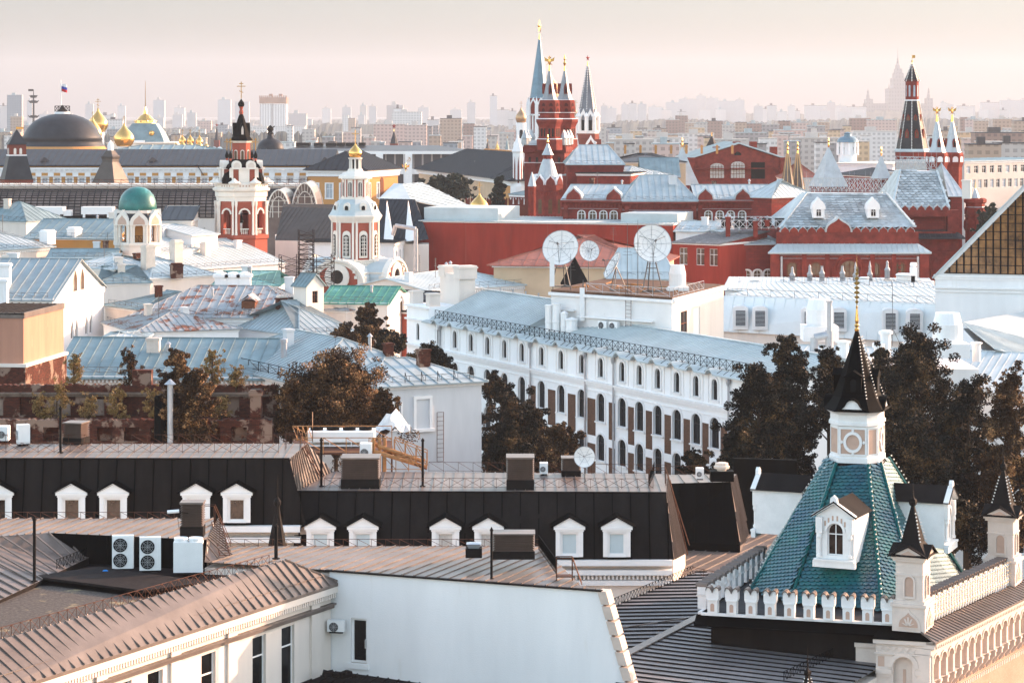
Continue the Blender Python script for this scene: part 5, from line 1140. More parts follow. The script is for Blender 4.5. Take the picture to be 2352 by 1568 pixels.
tt=thing('panel_antenna','tall white panel antenna on the front edge of the dish deck','antenna',rp(1337,.0));b=MB();b.box(-.25,.25,-.5,-.2,-3.,.4);b.build('panel','ac_white',tt);b=MB();b.tube((.1,.0,-3.),(.1,.0,1.2),.05);b.build('pole','rib_metal',tt)
for u,h_,lb in((1441,7.2,'tall thin whip antenna left of the right-hand dish'),(1465,7.6,'tall antenna mast with cross arms in front of the right-hand dish'),(1500,5.8,'dark antenna mast before the centre of the right-hand dish'),(1311,3.8,'short dark mast beside the left dish tripod')):
 tt=thing('antenna_mast',lb,'antenna',rp(u,.06),0,'thin antenna masts on the dish deck');b=MB();b.tube((0,0,0),(0,0,h_),.045,5,.02)
 for k in range(4):b.tube((-.5+.1*k,0,h_*.55+k*.35),(.5-.1*k,.1,h_*.55+k*.35),.018,3)
 b.build('pole','rib_metal',tt)
hs('dark pyramid roof lantern standing behind the left dish tripod',(1290,655),(1352,655),26.2,2.8,'dark_metal','dark_metal','pyramid',rh=3.0,name='roof_lantern',over=.05,cornice=None,z0=22)
hs('steep white seamed roof rising behind the dishes',(1400,640),(1548,640),27.0,8,'white_plaster','white_roof','hip',rv=570,hip=1.2,z0=0)
# ---- white mansard with louvred dormers, vent platform, white roofs at right ------------
zM=22.7;wl_,wr_=P(1636,760,318),P(2175,790,303);w_t,w_u=PZ(1664,679,zM),PZ(2165,700,zM)
wm_,_f=mansard('white_mansard_block','white seamed mansard block with round-headed louvred dormers',wl_,wr_,w_u,w_t,PZ(2170,662,zM+.6),PZ(1790,648,zM+.6),P(2200,740,340),[],0,rm='white_roof_lit',top='white_roof',sp=.8)
b=MB(_f);b.poly([wl_,w_t,PZ(1790,648,zM+.6),P(1700,720,345)]);b.build('end_slope','white_roof',wm_)
b=MB(_f);railing(b,w_t+Vector((0,.3,0)),w_u+Vector((0,.3,0)),.9,3.2,.03,'');railing(b,PZ(1800,650,zM+.5),PZ(2150,663,zM+.5),.9,3.2,.03,'');b.build('railing','black_metal',wm_)
for i,u in enumerate((1700,1745,1858,1926,2044,2100)):
 t_=(u-1640)/(2175-1640);Y=lerp(318,303,t_);p=Vector(XY(u,Y-.3)).to_3d();z=Zv(754+12*t_,Y)
 b=MB(_f@T(p.x,p.y-.4,z,R(-5)));o_=arch_pts(1.9,2.9,.4);b.extr([(x,0,zz)for x,zz in o_],(0,2.2,0));d=b.build('dormer','white_plaster',wm_)
 window(d,_f@T(p.x,p.y-.65,z+.35,R(-5)),1.35,2.05,0,'louvre','white_trim','window_dark',.2,name='louvre_panel')
b=MB(_f)
g_=house('house','pale block with a tall gable of amber glass panes at the right edge',XY(2148,290),(XY(2148,290)[0]+23.2*math.cos(R(-17.5)),290+23.2*math.sin(R(-17.5))),27.2,16,'white_plaster','white_roof','gablefront',rh=12.0,over=.3,ch=.5)
Lg,Eg=LE[g_.name];b=MB();b.add([(1.0,-.06,Eg+.25),(Lg-1.0,-.06,Eg+.25),(Lg/2,-.06,Eg+11.3)],[(0,1,2)]);gl_=b.build('glass_gable','amber_glass',g_)if 'amber_glass' in MATS else b.build('glass_gable',mat('amber_glass',(.26,.115,.03),rough=.15,var=.9,scale=.5,spec=.7),g_)
b=MB()
x=1.6
while x<Lg-1:hh=11.05*(1-abs(x-Lg/2)/(Lg/2-1.0));b.box(x-.08,x+.08,-.16,-.065,Eg+.25,Eg+.25+hh);x+=.82
z=Eg+.25
while z<Eg+11:hw=(Lg/2-1.0)*(1-(z-Eg-.25)/11.05);b.box(Lg/2-hw,Lg/2+hw,-.18,-.155,z-.04,z+.04);z+=.95
b.build('mullions','black_metal',gl_);b=MB();b.box(-.1,Lg,-.22,-.002,Eg-1.5,Eg-1.3);b.box(-.1,Lg,-.14,-.002,Eg-1.9,Eg-1.75);b.build('moulding','white_trim',g_)
hs('wide white seamed roof behind the big trees at right',(1740,882),(2480,912),19.0,26,'facade_white','white_roof','gable',rv=803,sp=.8,rows=[(-9,1.5,3.2,.7,9),(-15,1.5,3.2,.7,9)])
tt=thing('lean_to_roof','slanting white lean-to roof against the pale block at right','roof',P(2280,800,262));fr0=frame(tt);b=MB(fr0);pts=[P(2209,740,268),P(2285,800,255),P(2440,845,255),P(2440,800,268)];roofpoly(b,pts,(1,-.4,-.3),.7);pts=[P(2209,740,268),P(2440,800,268),P(2440,700,285),P(2268,733,285)];roofpoly(b,pts,(1,0,-.1),.8);b.build('roof','white_roof',tt)
b=MB(fr0);b.extr([Vector((*XY(2212,268),23)),Vector((*XY(2285,256),20.5)),Vector((*XY(2440,256),20)),Vector((*XY(2440,284),20)),Vector((*XY(2270,284),22))],(0,0,-15));b.build('wall','white_plaster',tt)
zP=22.6;pl0=PZ(1862,815,zP-.4)
tt=thing('vent_platform','low white roof platform carrying the drum ventilators','platform',(pl0.x,pl0.y,18));b=MB(frame(tt));b.box(pl0.x,XY(2230,240)[0],236,248,19,zP-.6);b.box(pl0.x-1,pl0.x+6,233.5,235.98,19,zP-2.2);b.build('base','white_plaster',tt)
drum('big white drum ventilator left of the gold tower finial',P(1882,752,243),1.22,2.5,.2);drum('big white drum ventilator at the corner below the amber glass gable',P(2176,789,236),1.32,2.75,.1)
for i,(u,v,r,h_,lb)in enumerate(((1936,800,.65,.75,'low round white vent cap right of the left big drum'),(2034,790,.6,1.3,'small capped white vent under the louvred dormers'),(2018,832,.55,1.9,'slim tapered white vent pipe in front of the platform'),(2243,800,.5,.6,'low round vent cap right of the corner drum'),(1975,806,.5,.6,'squat white vent cap right of the tower finial'),(2085,800,.45,.6,'squat white vent cap near the thin tripod mast'))):
 tt=thing('roof_ventilator',lb,'roof vent',P(u,v,238-i*.3),0,'small white ventilators');MB().lathe([(r*.8,-1.2),(r*.8,h_*.7),(r*1.1,h_*.72),(r*1.1,h_*.92),(r*.6,h_),(.01,h_+.05)],12).build('cowl','ac_white',tt)
tt=thing('antenna_mast','thin tripod mast on the white roof beside the tower finial','antenna',P(2050,795,239));b=MB();b.tube((0,0,0),(0,0,6),.03,4)
for k in range(3):b.tube((0,0,1.7),(.9*math.cos(2.1*k),.9*math.sin(2.1*k),-.2),.03,4)
b.build('pole','rib_metal',tt)
tt=thing('duct_elbow','grey elbow duct bending on the platform left of the spire','pipe',P(1905,798,240));b=MB();b.tube((0,0,0),(0,0,1.6),.4,10);b.tube((0,0,1.2),(-1.4,0,.9),.38,10);b.tube((-1.4,0,.9),(-1.5,0,-.8),.38,10);b.lathe([(.22,1.5),(.22,4.2),(.3,4.2),(.3,4.4)],8);b.build('duct','galvanised',tt)
# ---- grey-roofed L-shaped house group, left of centre ----------------------------------
hs('long grey-blue seamed roof behind the brick ruin',(130,861),(655,866),23.0,15,'cream_plaster','blue_roof','gable',rv=776,sp=1.0,sw=.06,over=.5,dentil=True)
wA,wB=(-28.2,232.),(-17.1,211.9)
h_=house('house','grey seamed hip-roofed wing with snow guards, right of the long grey-blue roof',wA,wB,23.2,13,'cream_plaster','silver_roof','hip',rh=3.0,sp=.75,over=.5)
b=MB();railing(b,(.5,-.1,23.45),(22,-.1,23.45),.8,2.2,.03,'');b.build('snow_guard','black_metal',h_)
xw=hs('white rendered house with a blind window and a wall ladder, right of the rusty tree',(852,888),(1106,874),23.15,12,'grey_plaster','silver_roof','hip',rv=822,sp=1.1,sw=.06,over=.45,hip=4,
  rows=[(-3.6,1.0,2.1,0,[2.2])],tr=.16)
Lx,Ex=LE[xw.name];b=MB();cxb=Lx*.462;b.box(cxb-.85,cxb-.62,-.13,-.002,Ex-3.7,Ex-1.25);b.box(cxb+.62,cxb+.85,-.13,-.002,Ex-3.7,Ex-1.25);b.box(cxb-.85,cxb+.85,-.14,-.002,Ex-1.25,Ex-1.0);b.box(cxb-1.0,cxb+1.0,-.28,-.002,Ex-3.95,Ex-3.7);b.build('blind_window','white_trim',xw)
ladder(xw,Matrix(),(Lx*.61,-.25,Ex-6.5),(Lx*.61,-.25,Ex-2.4),.6,'rust_iron')
b=MB();
for k in range(5):x=3.2+k*1.5;b.tube((x,.2,Ex+.1),(x,.2,Ex+1.0),.03,3);b.tube((x,.2,Ex+1.0),(x+.5,.9,Ex+.35),.03,3)
b.tube((3.2,.2,Ex+.7),(9.2,.2,Ex+.7),.012,3);b.build('snow_guard','black_metal',xw)
b=MB();
t_=thing('service_pipe','small grey flue pipe on the long grey roof','pipe',P(652,812,222));MB().lathe([(.28,-.6),(.28,1.0),(.34,1.0),(.34,1.25),(.05,1.35)],8).build('pipe','galvanised',t_)
# ---- orange plastered box, brick ruin ------------------------------------------------
ob=house('house','windowless orange-plastered block at the left edge above the ruin',XY(-90,199.2),XY(54,198.5),30.0,10,'ochre_plaster','tar_roof','flat',over=.06,cornice=None,z0=0)
L_,E_=LE[ob.name];b=MB();b.box(-.05,L_+.25,-.25,10,4,26.0);b.build('lower_wall','ruin_brick',ob);b=MB();b.box(-.1,L_+.35,-.35,10.1,26.0,26.25);b.build('ledge','cream_plaster',ob)
b=MB();b.box(-.06,L_+.06,-.06,0,29.75,30.2);b.box(L_,L_+.08,0,10.05,29.75,30.2);b.build('parapet_edge','brown_roof',ob)
mat('dirty_plaster',(.27,.20,.16),var=.4,scale=1.5,patch=((.15,.07,.045),.35,1.))
tr2=thing('brick_ruin','roofless red brick ruin with peeling plaster and bricked-up windows','building',(*XY(-40,186),0));fr2=frame(tr2)
b=MB(fr2);x0_,x1_=XY(-60,186)[0],XY(640,186)[0];b.M=fr2@T(x0_,186,0);Lr2=x1_-x0_;wins=[1.5+2.45*k for k in range(int(Lr2/2.45))]
def ragged(mb,L,z0,z1,n=40,amp=.35,th=.6,seed=3):
 r2=random.Random(seed);xs_=[L*i/n for i in range(n+1)];zs_=[z1+amp*(r2.random()-.6)for _ in xs_];
 mb.add([(x,-.002,z0)for x in xs_]+[(x,-.002,z)for x,z in zip(xs_,zs_)]+[(x,th,z)for x,z in zip(xs_,zs_)],[(i,i+1,n+1+i+1,n+1+i)for i in range(n)]+[(n+1+i,n+1+i+1,2*n+2+i+1,2*n+2+i)for i in range(n)])
wall(b,0,Lr2,10,25.1,[(23.72,1.25,1.3,0,wins)],.35);ragged(b,Lr2,25.1,25.95,170,.16);b.box(0,Lr2,.35,.6,10,25.1)
b.build('upper_wall','ruin_brick',tr2)
b=MB(fr2@T(x0_,186,0));b.box(0,Lr2*.93,-.30,-.003,25.28,25.42);b.box(0,Lr2*.97,-.18,-.003,25.12,25.27);b.build('ledge','dirty_stone',tr2)
b=MB(fr2@T(x0_,186,0));
for k,w_ in enumerate(wins[:-3]):
 if k%3!=1:b.box(w_-.6,w_+.6,.1,.34,23.74,24.9)
b.build('bricked_up_window','dirty_plaster',tr2)
b=MB(fr2@T(x0_,181,0));wall(b,0,Lr2,10,23.75,[(22.5,1.1,1.0,0,[.8+1.9*k for k in range(int(Lr2/1.9))])],.5);ragged(b,Lr2,23.75,24.05,150,.16,.7,9);b.box(0,Lr2,.8,4.9,10,23.6);b.build('lower_wall','ruin_brick',tr2)
b=MB(fr2);bx_=XY(577,182)[0];b.box(bx_,bx_+.75,181.2,182.4,12,26.1);b.box(bx_-.1,bx_+.85,181.1,182.5,25.7,26.0);b.build('brick_pier','ruin_brick',tr2)
b=MB(fr2);bx_=XY(303,186)[0];b.box(bx_,bx_+1.4,186.1,187,25.6,27.0);b.build('chimney','ruin_brick',tr2)
tt=thing('stove_pipe','tall rusty capped stove pipe standing in front of the bushy tree','pipe',P(391,1005,177));MB().lathe([(.2,-3),(.2,3.75),(.42,3.7),(.05,4.05)],10).build('pipe','galvanised',tt)
tt=thing('stove_pipe','thick black flue standing in shadow left of the rusty pipe','pipe',P(368,985,178.5));MB().lathe([(.42,-3),(.42,2.2),(.3,2.35)],10).build('pipe','black_metal',tt)
# ---- gabled white house, rusty house and their neighbours -------------------------------
ga,gb_=PZ(-60,700,24),PZ(119,688,24)
gw=house('house','white gabled house with pairs of pointed windows and a patchy grey roof, left',(-78,299.),(-53.2,296.2),24.0,22,'white_plaster','patched_roof','gable',rh=4.0,sp=1.2,sw=.08,over=.4,
   rrows=[(-5.4,1.15,2.3,'p',[2.2,4.1,8.2,10.1,14.4,16.3]),(-13,.8,1.6,'p',[3,5])],gm='window_warm',style='plain',dentil=True,ch=.5)
L_,E_=LE[gw.name]
for dy in(9.4,12.4):window(gw,T(L_,dy,E_+.15,R(90))@Matrix.Translation((0,-.21,0)),1.6,2.7,'p','plain','pale_stone','window_warm',.2,name='gable_window')
b=MB();b.lathe([(.01,0),(.9,0),(.9,.01)],16)if False else b.extr([(7+1.2*math.cos(math.pi*k/10),5.2,25.7+1.0*math.sin(math.pi*k/10))for k in range(11)],(0,2.5,0));b.build('lucarne','dark_metal',gw)
for(u,v,Yh,hh,lb)in((4,690,292,2.5,'white plastered stack at the left edge in front of the patchy roof'),(10,655,300,2.6,'small white stack at the left edge on the patchy roof')):
 tt=thing('chimney_stack',lb,'chimney',P(u,v,Yh));b=MB();b.box(-.7,.7,-.6,.6,-2,hh);b.box(-.85,.85,-.75,.75,hh-.35,hh-.1);b.build('stack','white_plaster',tt)
ru=hs('old house with a rust-streaked seamed roof and peeling white front',(300,727),(697,729),21.4,22,'peeling_white','rusty_roof','hip',rv=656,sp=1.1,sw=.08,over=.5,hip=6,
  rows=[(-2.9,1.15,1.75,0,12),(-6.3,1.15,2.0,0,12)],tr=.18,ch=.6,fm='brown_wood',gm=('window_dark','window_warm'))
L_,E_=LE[ru.name];b=MB();b.M=T(L_*.66,2.6,E_+.6);b.box(-.8,.8,0,2.5,0,1.1);d=b.build('lucarne','brown_wood',ru);b=MB(T(L_*.66,2.6,E_+.6));b.add([(-1.05,-.3,1.05),(0,-.3,1.85),(0,4,1.85),(-1.05,3,1.05)],[(0,1,2,3)]);b.add([(1.05,-.3,1.05),(0,-.3,1.85),(0,4,1.85),(1.05,3,1.05)],[(0,1,2,3)]);b.build('lucarne_roof','rusty_roof',d)
b=MB();railing(b,(1,.6,E_+.25),(L_-1,.6,E_+.25),.6,1.8,.025,'');b.build('snow_guard','rust_iron',ru)
hs('low house with a bluish valley roof between the gabled house and the rusty roof',(240,700),(330,712),21.6,14,'cream_plaster','blue_roof','hip',rv=668,sp=1.1)
hs('small white-roofed shed in front of the rusty-roofed house',(236,776),(330,776),20.6,7,'grey_plaster','white_roof','hip',rv=760,sp=.8)
hs('low rusty-edged white roof right of the gabled house',(238,740),(315,762),20.8,12,'white_plaster','rusty_roof','hip',rv=712,sp=.8)
hs('pale hip-roofed house with rusty patches beside the willow',(690,770),(815,762),20.2,16,'peeling_white','silver_roof','hip',rv=690,sp=.8,hip=5)
hs('cream house with a worn white roof behind the willow',(795,712),(905,700),22.2,16,'cream_plaster','rusty_roof','hip',rv=676,sp=.9,rrows=[(-3.5,1,1.8,0,4)],tr=.15)
h_=hs('small cream roof cabin with a grey gabled top',(674,652),(704,654),25.4,2.8,'cream_plaster','blue_roof','gable',rh=1.2,z0=22,sp=.6,over=.25,cornice=None,rrows=[(-2.2,.9,1.4,0,1)],fm='brown_wood')
hs('green seamed roof in front of the red and white church',(738,694),(890,696),23.0,12,'cream_plaster','green_roof','gable',rv=657,sp=1.0,sw=.07)
rh_=hs('small bright red house with an arched dormer left of the arcade building',(893,712),(935,714),21.5,12,'church_red','slate_roof','hip',rv=668,sp=.8)
b=MB();o_=arch_pts(2.2,2.0,.9);b.extr([(x+1.4,-.3,z+21.6)for x,z in o_],(0,2.4,0));d=b.build('dormer','white_trim',rh_);b=MB();o_=arch_pts(1.5,1.5,.7);b.add([(x+1.4,-.32,z+21.6)for x,z in o_],[tuple(range(len(o_)))]);b.build('pane','window_warm',d)
hs('white-roofed house with a sea-green rear slope and three square vents',(488,655),(640,655),23.4,16,'cream_plaster','sea_green_roof','hip',rv=622,sp=1.0)
for k,u in enumerate((508,535,562)):
 tt=thing('vent_stack',['leftmost of the three white square vents behind the rusty roof','middle one of the three white square vents behind the rusty roof','rightmost of the three white square vents behind the rusty roof'][k],'roof vent',P(u,653,322),0,'white square vents');b=MB();b.box(-.75,.75,-.6,.6,-1.5,.9);b.box(-.95,.95,-.8,.8,.9,1.25);b.lathe([(.8,1.25),(.6,1.5),(.05,1.6)],10);b.build('vent','white_trim',tt)
hs('grey gable-ended house with a white seamed roof below the red bell tower',(432,618),(655,602),22.0,22,'grey_plaster','white_roof','gable',rv=553,sp=1.1,over=.3,rows=[(-3,1.1,1.8,0,8)],chimneys=((9,5,1.2,1.2,1,3.4,'cream_plaster'),))
hs('pale house with a row of small arched windows behind the green-domed belfry',(368,582),(492,566),24.5,18,'white_plaster','white_roof','hip',rv=530,sp=1.1,rrows=[(-3,1,1.6,.4,5)],rows=[(-3.4,1.0,1.8,.4,9)])
hs('cream house with small hip roof and tall plastered chimneys in front of the belfry',(345,640),(500,630),22.8,14,'cream_plaster','white_roof','hip',rv=588,sp=1.0,chimneys=((3,4,1.6,1.2,.3,4.2,'pale_stone'),(9,5,1.5,1.2,.3,4.6,'pale_stone')))
hs('small blue hip-roofed house left of the tall chimneys',(225,650),(345,648),22.4,12,'cream_plaster','blue_roof','hip',rv=610,sp=1.2,chimneys=((11,3,1.7,1.1,.3,2.2,'ruin_brick'),))
hs('white-roofed house left of the belfry base',(140,612),(262,618),24.0,12,'cream_plaster','white_roof','hip',rv=582,sp=1.0)
hs('ochre house under a long blue-grey roof at the left',(60,545),(265,547),26.6,16,'ochre_wall','blue_roof','gable',rv=503,sp=1.4,rows=[(-3,1.3,1.0,0,9)])
hs('pale house with dark-tipped chimneys at the left edge',(-40,577),(122,566),25.6,18,'cream_plaster','silver_roof','hip',rv=515,sp=1.1,rows=[(-4,1.1,1.8,0,8)],rrows=[(-4,1.1,1.8,0,5)],dentil=True,chimneys=((22,2,1.6,1.6,.2,2.4,'white_plaster'),(16,2,1.8,1.6,.2,2.2,'white_plaster')))
hs('bluish shed roof at the left edge before the glass vault',(-60,505),(60,508),28.0,10,'cream_plaster','blue_roof','hip',rv=463,sp=1.2)
hs('low blue-roofed house just behind the ochre house',(110,592),(262,592),24.4,8,'ochre_wall','blue_roof','gable',rv=571,sp=1.4)
hs('grey-roofed block right of the green dome',(370,505),(440,505),28.6,8,'cream_plaster','slate_roof','shed',rv=472,sp=1.2)
hs('white house whose roof shows between belfry and red bell tower',(440,540),(500,536),26.6,14,'white_plaster','white_roof','gable',rv=515,sp=1.1)
# left-middle row of white roofs between the church and the arcade building
hs('low white hip roof in front of the red windowless wall',(1035,664),(1230,652),22.6,16,'cream_plaster','white_roof','hip',rv=617,sp=1.0,dentil=True)
hs('narrow white seamed roof left of the low white hip roof',(985,668),(1100,650),22.8,12,'cream_plaster','white_roof','gable',rv=630,sp=.9)
hs('cream house under a broad red sheet-metal hip roof behind the dishes',(1134,608),(1500,612),25.2,24,'sand_wall','red_sheet_roof','hip',rv=540,sp=1.6,sw=.05,hip=11.9,over=.8)
rw_=hs('long windowless deep-red wall of a flat building behind the dishes',(965,508),(1546,516),27.5,20,'red_plaster','white_roof','flat',rows=[(16.5,1.6,3.0,0,[9.5]),(16.5,1.7,3.0,0,[3.0]),(10.5,1.6,2.6,0,[3,6,12])],gm='window_warm',over=.25,cornice='white_trim',ch=.15,style='cross',fm='brown_wood')
L_,E_=LE[rw_.name];b=MB();b.box(0,L_*.30,2,14,E_+.15,E_+2.2);b.box(L_*.78,L_,3,14,E_+.15,E_+1.6);b.build('roof_upstand','white_roof',rw_)
b=MB()
for u_ in(1070,1258):x=local_u(PZ(965,508,27.5),PZ(1546,516,27.5),u_);b.box(x-.03,x+.03,-.02,-.002,5,E_-.3)
b.build('wall_joint','church_red',rw_)
for x,z,w_,h_ in((2.4,17.0,1.6,2.9),(9.5,17.1,1.5,2.9),(15.7,18.1,.8,1.2),(20,17.2,1.5,2.5),(14.6,10.2,1.6,2),(6,9.8,1.6,1.8)):pass
"""pair of two-storey red buildings"""
hs('two-storey red house with grey tiled roof right of the red wall',(1546,556),(1652,560),25.4,14,'red_plaster','slate_tile' if 'slate_tile' in MATS else mat('slate_tile',(.22,.21,.21),var=.4,scale=1.5,patch=((.34,.32,.30),.3,1.)).name,'shed',rv=528,sp=.7,rows=[(-3.4,1.5,2.6,0,[1.9,5.0,7.4]),(-9.5,1.4,2.2,0,[1.9,5.0]),(-9.5,1.4,2.2,0,[7.4])],gm=('window_pale','pane_room'),style='cross',ch=.3)
hs('red brick annex with white snow-guarded roof left of the museum',(1655,562),(1800,560),25.0,18,'wine_courses','white_roof','hip',rv=528,sp=1.2,rows=[(-6,1.2,2.0,.5,6),(-12,1.2,2.0,.5,6)],gm='window_warm',tr=.25,ch=.9,cornice='wine_brick')
# =====================================================================================
#  LANDMARKS
# =====================================================================================
def rk(n):return 1/math.cos(math.pi/n)
class Tw:
 """tower laid out by half-widths and heights read along its axis, all converted to metres at its own distance"""
 def __init__(s,name,label,u,Y,cat='tower',rz=0,group=None):
  s.u,s.Y,s.k=u,Y,Y/F;s.t=thing(name,label,cat,(*XY(u,Y),0),rz,group)
 def z(s,v):return Zv(v,s.Y)
 def lat(s,pname,m,n,prof,du=0,dy=0,rot=None,parent=None,smooth=False,mb=None):
  b=mb or MB();f=rk(n)if n<12 else 1;rot=R(180/n)+(R(-90)if n%2 else 0)if rot is None else R(rot)
  b.lathe([(max(hw,.001)*s.k*f,s.z(v))for hw,v in prof],n,du*s.k,dy,rot)
  if mb is None:return b.build(pname,m,parent or s.t,smooth)
 def onion(s,m,hw,vt,vb,du=0,dy=0,neck=.55,n=20,parent=None,name='dome',mb=None):
  h=vb-vt;p=[(neck,0),(.86,.10),(.985,.22),(1.,.32),(.93,.45),(.74,.57),(.50,.68),(.28,.78),(.13,.88),(.05,1.)]
  b=mb or MB();b.lathe([(hw*a*s.k,s.z(vb-h*c))for a,c in p],n,du*s.k,dy)
  if mb is None:return b.build(name,m,parent or s.t,True)
 def cross(s,m,vt,vb,du=0,dy=0,parent=None,mb=None,orth=True):
  b=mb or MB();x=du*s.k;h=(vb-vt)*s.k;r=max(.045,.022*h);z0=s.z(vb)
  b.box(x-r,x+r,dy-r,dy+r,z0,z0+h);b.box(x-.26*h,x+.26*h,dy-r,dy+r,z0+h*.70,z0+h*.70+2*r)
  if orth:b.box(x-.13*h,x+.13*h,dy-r,dy+r,z0+h*.86,z0+h*.86+2*r);b.beam((x-.12*h,dy,z0+h*.42),(x+.12*h,dy,z0+h*.32),2*r,2*r)
  if mb is None:return b.build('cross',m,parent or s.t)
 def ring(s,pname,m,n,hw,vb,w_,h_,arch,per=1,rot=0,th=.25,off=.02,du=0,dy=0,parent=None,sp=None):
  """plates standing round a tier (windows, arches, kokoshniks); sizes in view units"""
  b=MB();me=None
  for i in range(n):
   a=2*math.pi*i/n+R(rot)
   for j in range(per):
    dx=0 if per==1 else(j-(per-1)/2)*(sp or w_*1.35)*s.k;Mx=T(du*s.k,dy,0,a)@Matrix.Translation((dx,-hw*s.k-off,s.z(vb)))
    ar=arch if isinstance(arch,str)or arch==0 else arch*s.k
    if h_<12 or w_<5 or me is None:
     b.M=Mx if(h_<12 or w_<5)else Matrix();b.extr([(x,0,z)for x,z in arch_pts(w_*s.k,h_*s.k,ar,6)],(0,th,0))
    if h_>=12 and w_>=5:
     if me is None:o=b.build(pname,m,parent or s.t);me=o.data
     else:o=bpy.data.objects.new(pname,me);C.objects.link(o);o.parent=parent or s.t
     o.matrix_local=Mx
  return o if me else b.build(pname,m,parent or s.t)
 def star(s,m,vt,vb,du=0,turn=0):
  c=(vt+vb)/2;r=(vb-vt)/2*s.k;b=MB();pts=[((r if i%2==0 else r*.40)*math.sin(math.pi*i/5),(r if i%2==0 else r*.40)*math.cos(math.pi*i/5))for i in range(10)]
  zc=s.z(c);v=[(du*s.k+x,0,zc+z)for x,z in pts]+[(du*s.k,-r*.22,zc),(du*s.k,r*.22,zc)]
  b.M=Matrix.Rotation(R(turn),4,'Z');b.add(v,[(i,(i+1)%10,10)for i in range(10)]+[((i+1)%10,i,11)for i in range(10)]);return b.build('star',m,s.t)
 def eagle(s,m,vt,vb,du=0):
  h=(vb-vt)*s.k;z0=s.z(vb);x0=du*s.k;b=MB();b.lathe([(.08*h,z0),(.03*h,z0+.2*h),(.10*h,z0+.3*h),(.15*h,z0+.5*h),(.10*h,z0+.75*h),(.02*h,z0+.85*h)],8,x0)
  for sg in(-1,1):
   b.extr([(x0+sg*.08*h,-.04,z0+.45*h),(x0+sg*.42*h,-.04,z0+.55*h),(x0+sg*.50*h,-.04,z0+.95*h),(x0+sg*.30*h,-.04,z0+.80*h),(x0+sg*.10*h,-.04,z0+.72*h)],(0,.12,0))
   b.tube((x0+sg*.03*h,0,z0+.75*h),(x0+sg*.13*h,0,z0+.95*h),.05*h,5);b.tube((x0+sg*.08*h,0,z0+.4*h),(x0+sg*.28*h,0,z0+.15*h),.035*h,4)
  b.ball((x0,0,z0+.98*h),.06*h);return b.build('eagle',m,s.t)
# 1 green-domed belfry -----------------------------------------------------------
k=Tw('domed_belfry','white arcaded belfry crowned with a smooth green dome',316,380,'bell tower',R(12))
k.lat('dome','copper_green',24,[(43,484),(43.5,474),(42,462),(37,449),(28,438),(16,431),(3,429)],smooth=True)
k.lat('cornice','pale_stone',8,[(44,492),(47,488),(45,482)]);mat('cream_light',(.76,.70,.62),var=.1,scale=.5,patch=((.5,.42,.35),.15,.8));k.lat('drum','cream_light',8,[(45,512),(45,490)])
k.ring('keel_arch','cream_light',8,53,516,43,36,'k',th=.6);k.ring('keel_arch_recess','stone_pink',8,53.3,514,27,22,'k',th=.1);k.lat('valley_roof','slate_roof',8,[(52,505),(46,488),(44,486)])  # pink plates paint in the shading inside the keel arches
b=MB();n_=8
for i in range(8):
 a=2*math.pi*i/8;Mx=Matrix.Rotation(a,4,'Z');b.M=Mx@T(0,-49*k.k,0);w2=49*k.k*math.tan(math.pi/8);wall(b,-w2,w2,k.z(557),k.z(510),[(k.z(555),19*k.k,42*k.k,9.5*k.k,[0])],.5)
 for sg in(-1,1):b.lathe([(2.4*k.k,k.z(556)),(1.8*k.k,k.z(550)),(1.8*k.k,k.z(518)),(2.6*k.k,k.z(512))],8,sg*w2*.86,-.15)
b.build('arcade','cream_light',k.t)
k.lat('inner_core','ochre_wall',8,[(28,557),(28,512)]);k.lat('gallery','cream_light',8,[(54,562),(54,556),(49,556)]);k.lat('base','cream_light',8,[(54,1100),(54,600),(51,598),(51,562)]);k.ring('panel','white_trim',8,49,590,18,16,0,th=.1)
b=MB()
for i in range(8):b.M=Matrix.Rotation(2*math.pi*i/8,4,'Z')@T(0,-40*k.k,0);railing(b,(-9*k.k,0,k.z(555)),(9*k.k,0,k.z(555)),1.0,.6,.04,'')
b.build('railing','rust_iron',k.t)
# 2 tall red and white bell tower ---------------------------------------------------
k=Tw('bell_tower','tall red and white bell tower with a black tent roof and small black cupolas',554,410,'bell tower',R(14))
k.lat('base','church_red',8,[(57,1000),(57,548),(60,546),(60,538),(56,536)])
b=MB();w2=53*k.k*math.tan(math.pi/8)
for i in range(8):
 b.M=Matrix.Rotation(2*math.pi*i/8,4,'Z')@T(0,-53*k.k,0);wall(b,-w2,w2,k.z(537),k.z(461),[(k.z(536),20*k.k,56*k.k,10*k.k,[0])],.7)
b.build('bell_stage','church_red',k.t)
b=MB()
for i in range(8):
 b.M=Matrix.Rotation(2*math.pi*i/8,4,'Z')@T(0,-53*k.k,0)
 for sg in(-1,1):b.lathe([(3.2*k.k,k.z(538)),(2.6*k.k,k.z(530)),(2.1*k.k,k.z(475)),(3.2*k.k,k.z(468)),(3.2*k.k,k.z(461))],8,sg*w2*.88,-.25)
 for q in range(6):
  a0,a1=math.pi*q/6,math.pi*(q+1)/6;r0_,r1_=10.5*k.k,14*k.k;zc=k.z(490);b.extr([(r0_*math.cos(a0),-.2,zc+r0_*math.sin(a0)),(r1_*math.cos(a0),-.2,zc+r1_*math.sin(a0)),(r1_*math.cos(a1),-.2,zc+r1_*math.sin(a1)),(r0_*math.cos(a1),-.2,zc+r0_*math.sin(a1))],(0,.19,0))
 for x in(-6,-2,2,6):b.lathe([(.6*k.k,k.z(537)),(1.1*k.k,k.z(532)),(.6*k.k,k.z(525))],6,x*k.k,.1)
 b.box(-10*k.k,10*k.k,-.1,.25,k.z(525),k.z(523))
b.build('columns','cream_light',k.t)
